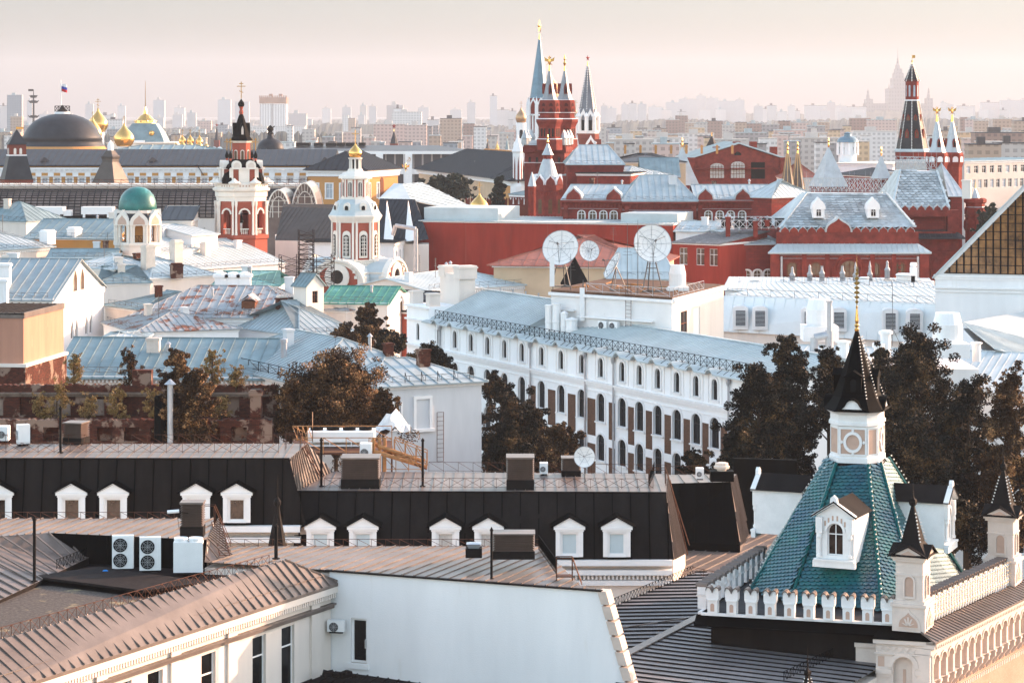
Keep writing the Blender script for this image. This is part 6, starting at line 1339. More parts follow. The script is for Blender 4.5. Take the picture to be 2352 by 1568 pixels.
b=MB();b.lathe([(6*k.k,k.z(512)),(5*k.k,k.z(505)),(3*k.k,k.z(496)),(.5*k.k,k.z(493))],12);b.box(-20*k.k,20*k.k,-.15,.15,k.z(493),k.z(491));b.build('bell','black_metal',k.t)
k.lat('entablature','cream_light',8,[(54,461),(55,452),(57,450),(57,440),(62,437),(63,432),(58,430),(58,421),(56,420)]);k.ring('parapet_opening','stone_pink',8,58,428,3,4,0,per=4,th=.1,sp=7)
for i in range(8):pass
b=MB()
for i in range(8):a=2*math.pi*(i+.5)/8;r=59*k.k*rk(8);b.lathe([(.9,k.z(421)),(1.0,k.z(418)),(.4,k.z(413)),(.1,k.z(408))],8,r*math.cos(a)*.97,r*math.sin(a)*.97)
b.build('finial','cream_light',k.t)
# upper stage with corner bays and black vaults
b=MB();b.box(-44*k.k,44*k.k,-30*k.k,30*k.k,k.z(423),k.z(384));b.box(-30*k.k,30*k.k,-44*k.k,44*k.k,k.z(423),k.z(384));b.build('upper_stage','church_red',k.t)
b=MB();q=44*k.k;w_=12*k.k
for i in range(4):
 b.M=Matrix.Rotation(R(90*i),4,'Z');b.box(-w_,w_,-q-.35,-q-.01,k.z(420),k.z(386));
 for sg in(-1,1):b.box(sg*29*k.k-.3,sg*29*k.k+.3,-q-.25,-q-.003,k.z(420),k.z(386))
 b.box(-31*k.k,31*k.k,-q-.5,-q*.8,k.z(388),k.z(384.5))
b.build('upper_trim','cream_light',k.t)
k.ring('kokoshnik','cream_light',4,46,386,22,18,10.,per=2,sp=33,th=1.0);k.ring('kokoshnik_recess','pale_stone',4,46.4,386,14,13,7.,per=2,sp=33,th=.5);k.ring('window','window_dark',4,46.6,415,8,20,0,th=.1)
b=MB()
for i in range(4):
 b.M=Matrix.Rotation(R(90*i+45),4,'Z');r=46*k.k
 b.lathe([(17*k.k,k.z(421)),(16*k.k,k.z(408)),(11*k.k,k.z(398)),(2*k.k,k.z(393))],10,0,-r)
b.build('side_vault','black_metal',k.t)
k.lat('vault_roof','black_metal',4,[(40,386),(36,378),(26,370),(22,366)],rot=45)
k.lat('lantern','church_red',8,[(20,386),(20,325)]);k.ring('lantern_pilaster','cream_light',8,19.5,386,3,60,0,per=2,sp=13,th=.3);k.ring('lantern_window','window_warm',8,20,372,6,26,3.,th=.1,off=.12)
k.ring('lantern_frame','cream_light',8,20,373,9,29,4.,th=.1,off=.02);k.lat('lantern_cornice','cream_light',8,[(22,328),(24,324),(22,322),(20,322)])
k.lat('tent','black_metal',8,[(26,323),(19,314),(14,295),(6,268),(3.5,262)]);k.ring('tent_dormer','black_metal',4,14,312,11,30,'p',rot=0,th=1.4,off=.4);k.ring('tent_dormer_pane','pale_stone',4,14,309,5,20,'p',rot=0,th=.1,off=.5)
k.lat('neck','church_red',8,[(3.5,264),(5,258),(3,252),(4.5,246),(5,243)]);k.onion('black_metal',7.5,226,246,name='onion');k.cross('gilt',188,226)
b=MB();c=MB();d=MB()
for i in range(4):
 for sg in(0,):
  a=R(45+90*i);x,y=41*k.k*math.cos(a),41*k.k*math.sin(a)
  for(mb,pr)in((b,[(8,388),(3,374),(2.2,368)]),(b,[(2.6,364),(4.4,360),(4.2,356),(2,351),(.4,346)]),(d,[(2.2,369),(3,366),(2.2,363)])):mb.lathe([(hw*k.k,k.z(v))for hw,v in pr],8,x,y)
  z0=k.z(346);c.box(x-.06,x+.06,y-.06,y+.06,z0,z0+2);c.box(x-.45,x+.45,y-.05,y+.05,z0+1.3,z0+1.42);c.box(x-.25,x+.25,y-.05,y+.05,z0+1.65,z0+1.75)
 a=R(90*i);x,y=34*k.k*math.cos(a),34*k.k*math.sin(a)
b.build('corner_cupola','black_metal',k.t);c.build('corner_cross','gilt',k.t);d.build('cupola_neck','church_red',k.t)
# 3 red and white church with gilt onion ------------------------------------------------
k=Tw('church','white and red tiered church topped by a gilded onion dome and cross',816,368,'church',R(-20))
k.cross('gilt',298,333,orth=False);k.onion('gilt',15.5,328,363,neck=.6)
k.lat('lantern','cream_light',12,[(15,366),(17,363),(13,362),(12,366)]);k.lat('lantern_core','window_dark',8,[(7,392),(7,362)]);b=MB()
for i in range(8):a=2*math.pi*(i+.5)/8;b.lathe([(.16,k.z(392)),(.13,k.z(366))],6,12*k.k*math.cos(a),12*k.k*math.sin(a))
b.build('lantern_columns','cream_light',k.t)
k.lat('second_roof','cream_light',8,[(36,410),(34,404),(26,397),(17,393),(15,388),(13,388)]);k.lat('second_tier','cream_light',8,[(30,458),(30,408)])
k.ring('second_tier_window','window_dark',8,30,450,8,32,4.,th=.12);k.ring('second_tier_mullion','cream_light',8,30.6,450,1.6,31,0,th=.05,off=.03);k.ring('second_tier_strip','church_red',8,30,452,3,40,0,per=2,sp=16,th=.08)
k.lat('octagon_roof','white_roof',8,[(56,494),(50,484),(44,468),(36,460),(31,457)]);k.ring('round_dormer','cream_light',8,44,486,16,22,8.,th=1.0,off=.3);k.ring('round_dormer_pane','window_dark',8,44,481,8,10,4.,th=.1,off=.45)
k.lat('octagon_cornice','cream_light',8,[(50,510),(54,503),(57,497),(57,494),(52,492)])
k.lat('octagon','church_red',8,[(49,600),(49,508)]);k.ring('octagon_pilaster','cream_light',8,49,598,4.5,92,0,per=2,sp=33,th=.5,off=.2);k.ring('octagon_surround','cream_light',8,49,590,20,62,9.,th=.2,off=.1);k.ring('octagon_window','window_dark',8,49,585,13,48,6.,th=.1,off=.22)
b=MB()
for i in range(8):
 b.M=Matrix.Rotation(2*math.pi*i/8,4,'Z')@T(0,-49*k.k-.25,0)
 for x in(-2,2):b.box(x*k.k-.05,x*k.k+.05,0,.02,k.z(585),k.z(540))
 for v in(577,569,561,553,545):b.box(-6*k.k,6*k.k,.0,.02,k.z(v),k.z(v)+.08)
b.build('octagon_glazing','cream_light',k.t)
k.lat('balcony','church_red',8,[(66,640),(66,606)]);k.lat('balcony_kerb','cream_light',8,[(67,607),(68,604),(66,604)]);b=MB()
for i in range(8):
 b.M=Matrix.Rotation(2*math.pi*i/8,4,'Z')@T(0,-66*k.k,0);w2=66*k.k*math.tan(math.pi/8)
 for q in range(12):b.lathe([(.1,k.z(604)),(.2,k.z(600)),(.1,k.z(596))],5,-w2+w2*2*(q+.5)/12,.1)
 b.box(-w2,w2,-.1,.3,k.z(596),k.z(594));b.box(w2-.5,w2,-.12,.32,k.z(604),k.z(593))
b.build('balustrade','cream_light',k.t)
S=96*k.k
b=MB();b.box(-S,S,-S*.62,S*.62,0,k.z(632));b.box(-S*.62,S*.62,-S,S,0,k.z(632));b.build('nave','church_red',k.t)
b=MB();ro_=MB();win_=MB();
for i in range(4):
 b.M=Matrix.Rotation(R(90*i),4,'Z')@T(0,-S,0);ro_.M=b.M;win_.M=b.M;r1_=S*.64
 zc=k.z(646)
 b.extr([(r1_*math.cos(math.pi*q/14),-.30,zc+r1_*.82*math.sin(math.pi*q/14))for q in range(15)],(0,.28,0))
 for q in range(14):
  a0,a1=math.pi*q/14,math.pi*(q+1)/14;R0,R1=r1_,r1_*1.10;b.extr([(R0*math.cos(a0),-.6,zc+R0*.82*math.sin(a0)),(R1*math.cos(a0),-.6,zc+R1*.82*math.sin(a0)),(R1*math.cos(a1),-.6,zc+R1*.82*math.sin(a1)),(R0*math.cos(a1),-.6,zc+R0*.82*math.sin(a1))],(0,.9,0))
 win_.extr([(r1_*.84*math.cos(math.pi*q/14),-.34,zc+r1_*.70*math.sin(math.pi*q/14))for q in range(15)],(0,.03,0))
 for q in range(16):a0,a1=2*math.pi*q/16,2*math.pi*(q+1)/16;R0,R1=1.0,1.9;b.extr([(R0*math.cos(a0),-.55,zc+1.0+R0*math.sin(a0)),(R1*math.cos(a0),-.55,zc+1.0+R1*math.sin(a0)),(R1*math.cos(a1),-.55,zc+1.0+R1*math.sin(a1)),(R0*math.cos(a1),-.55,zc+1.0+R0*math.sin(a1))],(0,.2,0))
 for q in range(11):a0=math.pi*(q+.5)/11;b.box(2.9*math.cos(a0)-.22,2.9*math.cos(a0)+.22,-.5,-.33,zc+.6+2.9*math.sin(a0)-.22,zc+.6+2.9*math.sin(a0)+.22)
 for sg in(-1,1):
  for xx in(.62,.84):b.box(sg*S*xx-.35 if xx>.7 else sg*S*xx-.35,sg*S*xx+.35,.0 if xx<.7 else S*.37,.01,0,.1)if False else None
 for q in range(12):ro_.add([(r1_*1.08*math.cos(math.pi*q/12),-.5,zc+r1_*.90*math.sin(math.pi*q/12)),(r1_*1.08*math.cos(math.pi*(q+1)/12),-.5,zc+r1_*.90*math.sin(math.pi*(q+1)/12)),(r1_*1.08*math.cos(math.pi*(q+1)/12),S*.6,zc+r1_*.90*math.sin(math.pi*(q+1)/12)),(r1_*1.08*math.cos(math.pi*q/12),S*.6,zc+r1_*.90*math.sin(math.pi*q/12))],[(0,1,2,3)])
b.build('lunette_arch','cream_light',k.t);win_.build('lunette','church_red',k.t);ro_.build('barrel_roof','white_roof',k.t)
b=MB()
for i in range(4):b.M=Matrix.Rotation(R(90*i),4,'Z')@T(0,-S,0);b.add([(1.0*math.cos(2*math.pi*q/16),-.36,k.z(646)+1+math.sin(2*math.pi*q/16))for q in range(16)],[tuple(range(16))])
b.build('round_window','window_dark',k.t)
b=MB();
for i in range(4):
 b.M=Matrix.Rotation(R(90*i),4,'Z')
 for sg in(-1,1):b.box(sg*S-.4,sg*S+.4,-S*.62-.2,-S*.62+.6,k.z(690),k.z(628));b.box(sg*S*.62-.4,sg*S*.62+.4,-S-.2,-S+.6,k.z(690),k.z(628))
 b.box(-S*1.01,S*1.01,-S*.63,-S*.60,k.z(634),k.z(630));b.box(-S*1.01,S*1.01,-S*.64,-S*.60,k.z(672),k.z(669))
 for q in range(9):x=S*.64+q*S*.34/9;b.box(x,x+.15,-S*.635,-S*.60,k.z(632),k.z(622));b.box(-x-.15,-x,-S*.635,-S*.60,k.z(632),k.z(622))
 b.box(S*.63,S,-S*.64,-S*.60,k.z(622),k.z(620));b.box(-S,-S*.63,-S*.64,-S*.60,k.z(622),k.z(620))
b.build('nave_trim','cream_light',k.t)
# white office with wall units behind the church
oh=hs('white office block with rows of windows receding behind the church',(905,558),(985,536),24.6,14,'white_plaster','slate_roof','flat',rows=[(-3.2,1.1,1.9,0,9),(-7,1.1,1.9,0,9),(-10.8,1.1,1.9,0,9)],dentil=True,over=.5,name='office_block')
tt=thing('ventilation_duct','bent grey ventilation duct climbing over the office roof beside the red wall','pipe',P(955,560,372));b=MB();b.tube((0,0,-4),(0,0,2.2),.3,8);b.tube((0,0,2.2),(-3,1,2.6),.3,8);b.tube((-3,1,2.6),(-3.4,1,1.2),.3,8);b.build('duct','galvanised',tt)
# lattice scaffold tower left of the church
k=Tw('scaffold_tower','rusty lattice scaffold tower left of the red and white church',703,352,'scaffold',R(10));b=MB()
for x0,x1,y0,y1,v0_,v1_,step in((-1.0,1.0,-1,1,650,527,11),(-3.6,3.6,-2.6,1.4,655,585,14)):
 cs=[(x0,y0),(x1,y0),(x1,y1),(x0,y1)]
 if x1>3:cs=[(x0,y0),(x0/3,y0),(x1/3,y0),(x1,y0),(x1,y1),(x1/3,y1),(x0/3,y1),(x0,y1)]
 for x,y in cs:b.tube((x,y,k.z(v0_)),(x,y,k.z(v1_)),.07,4)
 v=v0_
 while v>v1_+2:
  for(p,q)in zip(cs,cs[1:]+cs[:1]):b.tube((*p,k.z(v)),(*q,k.z(v)),.05,3);b.tube((*p,k.z(v)),(*q,k.z(v-step)),.04,3)
  v-=step
b.build('lattice','rust_dark',k.t)if 'rust_dark' in MATS else b.build('lattice',mat('rust_dark',(.055,.035,.028),var=.4,scale=3),k.t)
# dark-roofed block and white hip roof behind the church
t_=thing('dark_roof_block','block with a steep dark brown slope between the bell tower and the church','building',(*XY(630,425),0));f_=frame(t_);b=MB(f_);p=[P(632,552,420),P(800,556,416),P(775,478,426),P(650,474,430)];b.poly(p);seams(b,p,(0,0,1),.8,.05,.07);b.build('slope','dark_slope' if 'dark_slope' in MATS else mat('dark_slope',(.09,.075,.065),rough=.5,metal=.2,var=.2,scale=.6),t_)
b=MB(f_);b.extr([Vector((q.x,q.y,p[0].z))for q in(p[0],p[1])]+[Vector((XY(800,440)[0],440,p[0].z)),Vector((XY(632,440)[0],440,p[0].z))],(0,0,-p[0].z));b.build('wall','cream_plaster',t_);b=MB(f_);b.poly([p[3],p[2],P(800,470,440),P(650,468,440)]);b.build('flat_roof','tar_roof',t_)
t_=thing('dark_roof_block','block with a steep dark slate slope right of the church, below a white hip roof','building',(*XY(870,425),0));f_=frame(t_);b=MB(f_);p=[P(862,560,418),P(985,550,416),P(953,458,428),P(872,456,430)];b.poly(p);seams(b,p,(0,0,1),.8,.05,.07);b.build('slope','slate_roof',t_)
b=MB(f_);q_=[p[1],P(968,500,440),P(958,460,440),p[2]];b.poly(q_);b.build('side_slope','slate_roof',t_)
b=MB(f_);b.extr([Vector((q.x,q.y,24))for q in(p[0],p[1])]+[Vector((XY(985,440)[0],440,24)),Vector((XY(870,440)[0],440,24))],(0,0,-24));b.build('wall','cream_plaster',t_)
b=MB(f_)
for u in(886,935):b.extr([P(u-5,555,416),P(u+17,552,415),P(u+2,468,426)],(0,1.5,.5))
b.build('buttress','white_trim',t_);b=MB(f_);p2=[P(868,458,430),P(1005,500,432),P(965,420,445),P(915,421,445)]
b.poly([P(868,458,430),P(945,460,429),P(925,422,440),P(905,421,442)]);b.poly([P(945,460,429),P(1145,505,436),P(970,419,448),P(925,422,440)]);seams(b,[P(945,460,429),P(1145,505,436),P(970,419,448),P(925,422,440)],(1,.5,-.6),2.2,.12,.12);b.build('hip_roof','white_roof',t_)
b=MB(f_);b.poly([P(945,462,429),P(1145,505,436),P(1145,560,436),P(945,560,429)]);b.build('rear_wall','slate_roof',t_)
# 4 glazed arcade vaults ----------------------------------------------------------------
mat('vault_glass',(.20,.15,.13),rough=.3,var=.5,scale=.25,patch=((.42,.34,.29),.22,.15),spec=.3);mat('vault_bar',(.018,.014,.013),rough=.5)
t_=thing('glass_vault','long brown glazed barrel vault of the shopping arcade behind the green dome','building',(*XY(-60,480),0));f_=frame(t_)
def vault(u0,u1,Y,vt,vb,nseg,step,m='vault_glass',rows=12):
 r=(vb-vt)*Y/F;x0,x1=XY(u0,Y)[0],XY(u1,Y)[0];zb_=Zv(vb,Y);b=MB(f_);c=MB(f_);d=MB(f_)
 pr=[(Y+r-r*math.cos(math.pi*q/(2*rows)*1.0),zb_+r*math.sin(math.pi*q/(2*rows)))for q in range(2*rows+1)]
 for(ya,za),(yb,zb2)in zip(pr[:-1],pr[1:]):b.add([(x0,ya,za),(x1,ya,za),(x1,yb,zb2),(x0,yb,zb2)],[(0,1,2,3)])
 b.add([(x1,y,z)for y,z in pr],[tuple(range(len(pr)))]);b.add([(x0,y,z)for y,z in pr],[tuple(range(len(pr)))]);b.build('glazing',m,t_)
 x=x0
 while x<=x1:
  for(ya,za),(yb,zb2)in zip(pr[:rows+2],pr[1:rows+3]):c.tube((x,ya-.05,za+.05),(x,yb-.05,zb2+.05),.11,3)
  x+=step
 for(ya,za)in pr[:rows+2]:c.tube((x0,ya-.05,za+.05),(x1,ya-.05,za+.05),.09,3)
 c.build('glazing_bars','vault_bar',t_)
vault(-60,702,470,437,500,0,1.15)
b=MB(f_);x0,x1=XY(-60,470)[0],XY(702,470)[0];zt=Zv(437,475)
b.box(x0,x1,474.6,475.4,zt,zt+.35);railing(b,(x0,474.4,zt+.3),(x1,474.4,zt+.3),1.1,2.2,.045,'');b.build('ridge_walk','brown_roof',t_)
b=MB(f_);b.box(x0,x1,482,490,0,Zv(428,482));b.box(x0,x1,481.5,490.5,Zv(428,482),Zv(424,482));b.build('parapet_block','cream_plaster',t_)
b=MB(f_);railing(b,(x0,481.8,Zv(425,482)),(x1,481.8,Zv(425,482)),1.0,2.1,.05,'');b.build('roof_railing','rust_iron',t_)
b=MB(f_);b.box(x0,x1,470.1,489.5,0,Zv(501,470));b.build('wall','cream_plaster',t_)
for i,(uc,w2,vt,vb,Y,lb)in enumerate(((700,30,420,500,462,'taller of two white-ribbed glass fan arches left of the church'),(640,27,436,500,456,'smaller white-ribbed glass fan arch beside the bell tower'))):
 q=thing('glass_fan_arch',lb,'building',(*XY(uc,Y),0),0,'glazed fan arches of the arcade');kx=Y/F;b=MB();c=MB()
 hh=(vb-vt)*kx;ww=w2*kx
 def E_(a,s=1.):return(ww*s*math.cos(a),hh*s*math.sin(a))
 zz0=Zv(vb,Y)
 for j in range(12):
  a0,a1=math.pi*j/12,math.pi*(j+1)/12;(xa,za),(xb,zb2)=E_(a0),E_(a1)
  c.add([(xa,0,zz0+za),(xb,0,zz0+zb2),(xb,14,zz0+zb2),(xa,14,zz0+za)],[(0,1,2,3)])
  for yy in(0,-1.2,14):b.tube((xa,yy,zz0+za),(xb,yy,zz0+zb2),.12,4)
  (xa,za),(xb,zb2)=E_(a0,.75),E_(a1,.75);b.tube((xa,0,zz0+za),(xb,0,zz0+zb2),.08,3);(x2,z2_)=E_(a0,1.);b.tube((xa,0,zz0+za),(x2,0,zz0+z2_),.05,3);b.tube((x2,0,zz0+z2_),(x2,-1.2,zz0+z2_),.05,3)
 for x in(-.5,0,.5):b.tube((x*ww,0,zz0),(x*ww,0,zz0+hh*.66),.09,3)
 for z in(.2,.4,.6):b.tube((-ww*.7,0,zz0+hh*z),(ww*.7,0,zz0+hh*z),.07,3)
 c.add([(*[E_(math.pi*j/12)[0]],.2,zz0+E_(math.pi*j/12)[1])for j in range(13)],[tuple(range(13))]);c.box(-ww,ww,0.3,14,0,zz0)
 b.build('ribs','cream_light',q);c.build('glazing','vault_glass',q)
t_=thing('rooftop_units','white boxy units on a dark roof strip below the glass vault','air conditioner',P(150,500,455));b=MB()
for u in(-6,2.8):b.box(u,u+5.6,0,3,.6,1.9);b.box(u+.3,u+.7,0,.4,0,.6);b.box(u+4.6,u+5,0,.4,0,.6);b.box(u+5.6,u+7,.4,2,.3,1.3)
b.build('casing','ac_white',t_)
b=MB();b.box(-14,10,.5,4,-3,.3);b.build('roof_strip','black_metal',t_)
# 5 yellow government palace ---------------------------------------------------------
YS=640;ks=YS/F
t_=thing('government_palace','long ochre and white palace wing under a dark slate roof, upper left','building',(*XY(-80,YS),0));X0,X1=0,XY(766,YS)[0]-XY(-80,YS)[0]
Z=lambda v:Zv(v,YS)
b=MB();nb=30;cx_=[X1*(i+.5)/nb for i in range(nb)]
wall(b,0,X1,0,Z(400),[(Z(430),1.4,2.3,0,cx_),(Z(480),1.7,3.8,0,cx_)],.4);b.build('wall','ochre_wall',t_)
glaze(t_,Matrix(),[(Z(430),1.4,2.3,0,cx_)],0,X1,'cross','white_trim','window_pale',.25,tr=.35,sub=True)
b=MB();b.box(0,X1,-.8,0,Z(389),Z(385));b.box(0,X1,-.45,0,Z(406),Z(389.5));b.box(0,X1,-.55,0,Z(436),Z(433));
for i in range(nb+1):b.box(X1*i/nb-.55,X1*i/nb+.55,-.6,-.002,Z(520),Z(406))if i in(16,18,24,25,26,27)else 0
for i in range(int(X1/1.3)):b.box(i*1.3,i*1.3+.5,-.75,-.46,Z(394),Z(389.6))
b.build('cornice','white_trim',t_);b=MB();
for i in range(nb):b.box(X1*(i+.5)/nb-.8,X1*(i+.5)/nb+.8,-.47,-.455,Z(404),Z(397))
b.build('frieze_panel','ochre_wall',t_)
b=MB();b.box(0,X1,-.3,1,Z(385),Z(380));b.build('attic','ochre_wall',t_)
b=MB();p=[Vector((0,-.8,Z(379.5))),Vector((X1,-.8,Z(379.5))),Vector((X1,14,Zv(343,YS+14))),Vector((0,14,Zv(343,YS+14)))];roofpoly(b,p,(0,1,0),1.6,.12,.12,.3);q=[p[3],p[2],Vector((X1,30,Z(381))),Vector((0,30,Z(381)))];roofpoly(b,q,None);b.box(0,X1,-.95,-.7,Z(382),Z(379));b.add([p[1],q[2],p[2]],[(0,1,2)]);b.build('roof','slate_roof',t_)
b=MB();
for x in(8.8,25,43,63):b.beam((x*1.35,-1,Z(380)),(x*1.35+1.6,-.5,Z(404)),.3,.3)
b.build('drainpipe','slate_roof',t_);b=MB()
for x in(24,58,84,112):b.lathe([(1.5,Z(378)),(1.5,Z(371)),(.2,Z(362))],3,x*.8,3)
b.build('roof_lucarne','slate_roof',t_)
# end block
pa,pb,pc=Vector((*XY(765,640),0)),Vector((*XY(838,626),0)),Vector((*XY(914,648),0))
h_=house('government_palace_pavilion','sunlit ochre corner pavilion with a large arched window at the end of the palace',pb.xy,pc.xy,Z(388),15,'ochre_sun' if 'ochre_sun' in MATS else mat('ochre_sun',(.52,.25,.085),var=.12,scale=.3).name,'slate_roof','hip',rh=4.5,hip=6,over=1.0,sp=1.6,sw=.12,rows=[(Z(452),1.7,3.6,0,[3.0,9.0]),],lrows=[(Z(452),1.7,3.6,0,4)],tr=.3,ch=1.6,gm='window_pale',dentil=True)
Lh,Eh=LE[h_.name];b=MB();o_=arch_pts(2.4,5.4,1.2,8,Lh*.5,Z(456));b.extr([(x,-.12,z)for x,z in o_],(0,.1,0));b.build('arched_recess','brown_wood',h_)
# big dome + small dome + flag
k=Tw('palace_dome','broad grey dome with a railed top carrying a tricolour flag',143,715,'dome')
k.lat('drum','white_trim',40,[(100,400),(100,345),(96,345)]);k.lat('drum_band','ochre_sun',40,[(101,343),(97,336),(95,336)]);k.lat('dome','slate_roof',40,[(97,344),(95,334),(92,330),(90,322),(92,321),(89,313),(80,296),(66,280),(48,270),(30,264),(18,262)],smooth=True)
k.lat('lantern','white_trim',20,[(18,264),(17,256),(15,256)],du=-16)if False else k.lat('lantern','white_trim',20,[(18,266),(17,257),(15,257)])
b=MB();railing(b,(-17*k.k,0,k.z(257)),(17*k.k,0,k.z(257)),1.6,1.,.12,'x');b.lathe([(15*k.k,k.z(257)),(8*k.k,k.z(252)),(4*k.k,k.z(246)),(.3,k.z(242))],8);b.build('crown_railing','dark_metal',k.t)
b=MB();b.tube((-2*k.k,0,k.z(250)),(-3*k.k,0,k.z(184)),.14,6);b.build('flagpole','white_trim',k.t)
k=Tw('flag','white, blue and red striped flag flying above the grey dome',141,715,'flag');
for j,mm in enumerate((mat('flag_white',(.75,.75,.75)),mat('flag_blue',(.02,.05,.35)),mat('flag_red',(.55,.02,.02)))):
 b=MB();n=8;z0=192+j*6
 b.add([(q*1.9*k.k,.3*math.sin(q*.9),k.z(z0+q*.5+d))for q in range(n)for d in(0,6)],[(2*q,2*q+2,2*q+3,2*q+1)for q in range(n-1)]);b.build('stripe',mm,k.t)
k=Tw('palace_dome','smaller grey dome with a dark statue on top, right of the tall red bell tower',621,690,'dome')
k.lat('drum','white_trim',30,[(33,390),(33,352),(31,350)]);k.lat('drum_band','ochre_sun',30,[(33.4,352),(32,348)]);k.lat('dome','slate_roof',30,[(32,350),(31,340),(28,331),(20,322),(8,318),(7,312),(5,310),(7,307),(2,304)],smooth=True,du=0);b=MB();b.lathe([(1.0,k.z(308)),(.5,k.z(303)),(.9,k.z(298)),(.7,k.z(292)),(.1,k.z(288))],6);b.tube((0,0,k.z(297)),(1.2,0,k.z(290)),.15);b.build('statue','black_metal',k.t)
for o_ in[c for c in k.t.children]:o_.location.x=0
# wall towers, left
k=Tw('wall_tower','small red wall tower with stepped grey tent roofs at the left edge',38,585,'tower',R(20))
k.lat('base','kremlin_brick',4,[(33,700),(33,414),(34,412)],rot=45);k.lat('lower_tent','slate_roof',4,[(33,414),(20,358)],rot=45);k.lat('lantern','kremlin_brick',4,[(19,358),(19,331),(21,330)],rot=45);k.lat('lantern_band','white_trim',4,[(20.5,358),(20.5,355),(19.5,355)],rot=45);k.lat('upper_tent','slate_roof',4,[(22,332),(17,324),(1,298)],rot=45);k.ring('lantern_opening','cream_light',4,19,354,6,14,3.,per=2,th=.1,sp=13);k.ring('tent_dormer','kremlin_brick',4,27,404,7,14,'p',per=2,th=2,sp=18);b=MB();b.box(0,1.6,-.05,.05,k.z(297),k.z(292));b.tube((0,0,k.z(300)),(0,0,k.z(291)),.1);b.build('gold_vane','gilt',k.t)
k=Tw('wall_tower','dark shingled tent roof rising in front of the ochre palace',254,560,'tower',R(-25))
k.lat('base','kremlin_brick',4,[(34,700),(34,430)],rot=45);k.lat('tent','dark_slope',4,[(34,432),(29,415),(14,372),(14,366),(16,360),(12,355),(7,346),(2,345)],rot=45);k.lat('lookout','white_trim',4,[(5,352),(5,332),(.5,322)],rot=45)
# 6 gilded onions and palace with gold crown ------------------------------------------------
for(u,Y,hw,vt,vb,ct,dl,lb,g_)in((225,790,23,248,303,226,60,'larger gilded onion dome with a tall cross behind the grey dome','og'),(213,775,21,268,325,256,60,'lower gilded onion partly hidden by the grey dome','og'),(285,760,23.5,282,336,266,40,'round gilded onion on a white drum right of the grey dome','og')):
 k=Tw('gilded_cupola',lb,u,Y,'dome',0,'gilded onion domes behind the palace');k.onion('gilt',hw,vt,vb,neck=.7,n=28);k.lat('drum','white_trim',20,[(hw*.62,vb+dl),(hw*.62,vb)]);k.cross('gilt',ct,vt+4)
k=Tw('palace_roof','blue-grey palace roof with gold wreaths and an ornate golden crown',334,800,'building')
k.lat('wall','cream_light',4,[(76,400),(76,330),(79,327),(74,326)],rot=45);k.lat('roof','blue_roof',4,[(50,327),(46,316),(38,300),(27,284),(24,283)],rot=45);k.lat('crown','gilt',12,[(25,284),(24,277),(17,272),(12,266),(5,262),(4,256),(3,252),(1.6,246)]);b=MB();b.tube((0,0,k.z(250)),(0,0,k.z(186)),.18,5,.05);b.build('mast','old_gilt',k.t)
b=MB();
for x,v in((-34,308),(20,306)):b.lathe([(6.5*k.k,-0.6),(7.5*k.k,0),(6.5*k.k,.6)],10,0,0)if False else b.ball((x*k.k,-42*k.k,k.z(v)),6.5*k.k,10,6)
for i in range(10):a=2*math.pi*i/10;b.ball((23*k.k*math.cos(a),23*k.k*math.sin(a),k.z(279)),3*k.k,6,4)
b.build('gold_wreath','gilt',k.t)
b=MB();b.box(-18*k.k,6*k.k,-60*k.k,-40*k.k,0,k.z(322));b.build('side_pavilion','white_trim',k.t)
gg_='small gilded cupolas in a row'
for i,(u,hw,vt,vb)in enumerate(((404,5,326,338),(419,8,309,332),(437,8.5,309,332),(458,8.5,310,333),(419,7,322,341),(437,7,322,341),(458,7,322,341),(474,5,328,340))):
 k=Tw('gilded_cupola',['tiny gilded cupola, leftmost of the row beyond the palace roof','taller gilded cupola, left one of the back three','taller gilded cupola, middle one of the back three','taller gilded cupola, right one of the back three','lower gilded cupola, left one of the front three','lower gilded cupola, middle one of the front three','lower gilded cupola, right one of the front three','tiny gilded cupola, rightmost of the row beyond the palace roof'][i],u,745-(8 if i>3 else 0),'dome',0,gg_)
 k.onion('gilt',hw,vt,vb,neck=.7,n=12);k.lat('drum','cream_light',10,[(hw*.6,400),(hw*.6,vb)]);k.cross('gilt',vt-12,vt+2)
hs('long cream building with a blue-grey roof behind the gilded cupolas',(235,350),(520,350),34,20,'sand_wall','blue_roof','hip',rv=333,sp=3,sw=.2,name='building',z0=0)
for i,u in enumerate((388,431,447,466,492,505)):
 k=Tw('satellite_dish',['leftmost','second','third','fourth','fifth','rightmost'][i]+' pale satellite dish on the roofs behind the palace, left of the bell tower',u if u>480 else 380+i*24,720,'satellite dish',0,'pale dishes beyond the palace roof')
 b=MB(T(0,0,k.z(344))@Matrix.Rotation(R(75),4,'X'));b.lathe([(.2,0),(.5,.05),(.78,.25),(.8,.28)],14);b.build('reflector','dish_white',k.t);b=MB();b.tube((0,.2,k.z(352)),(0,.2,k.z(344)),.08);b.build('post','rib_metal',k.t)
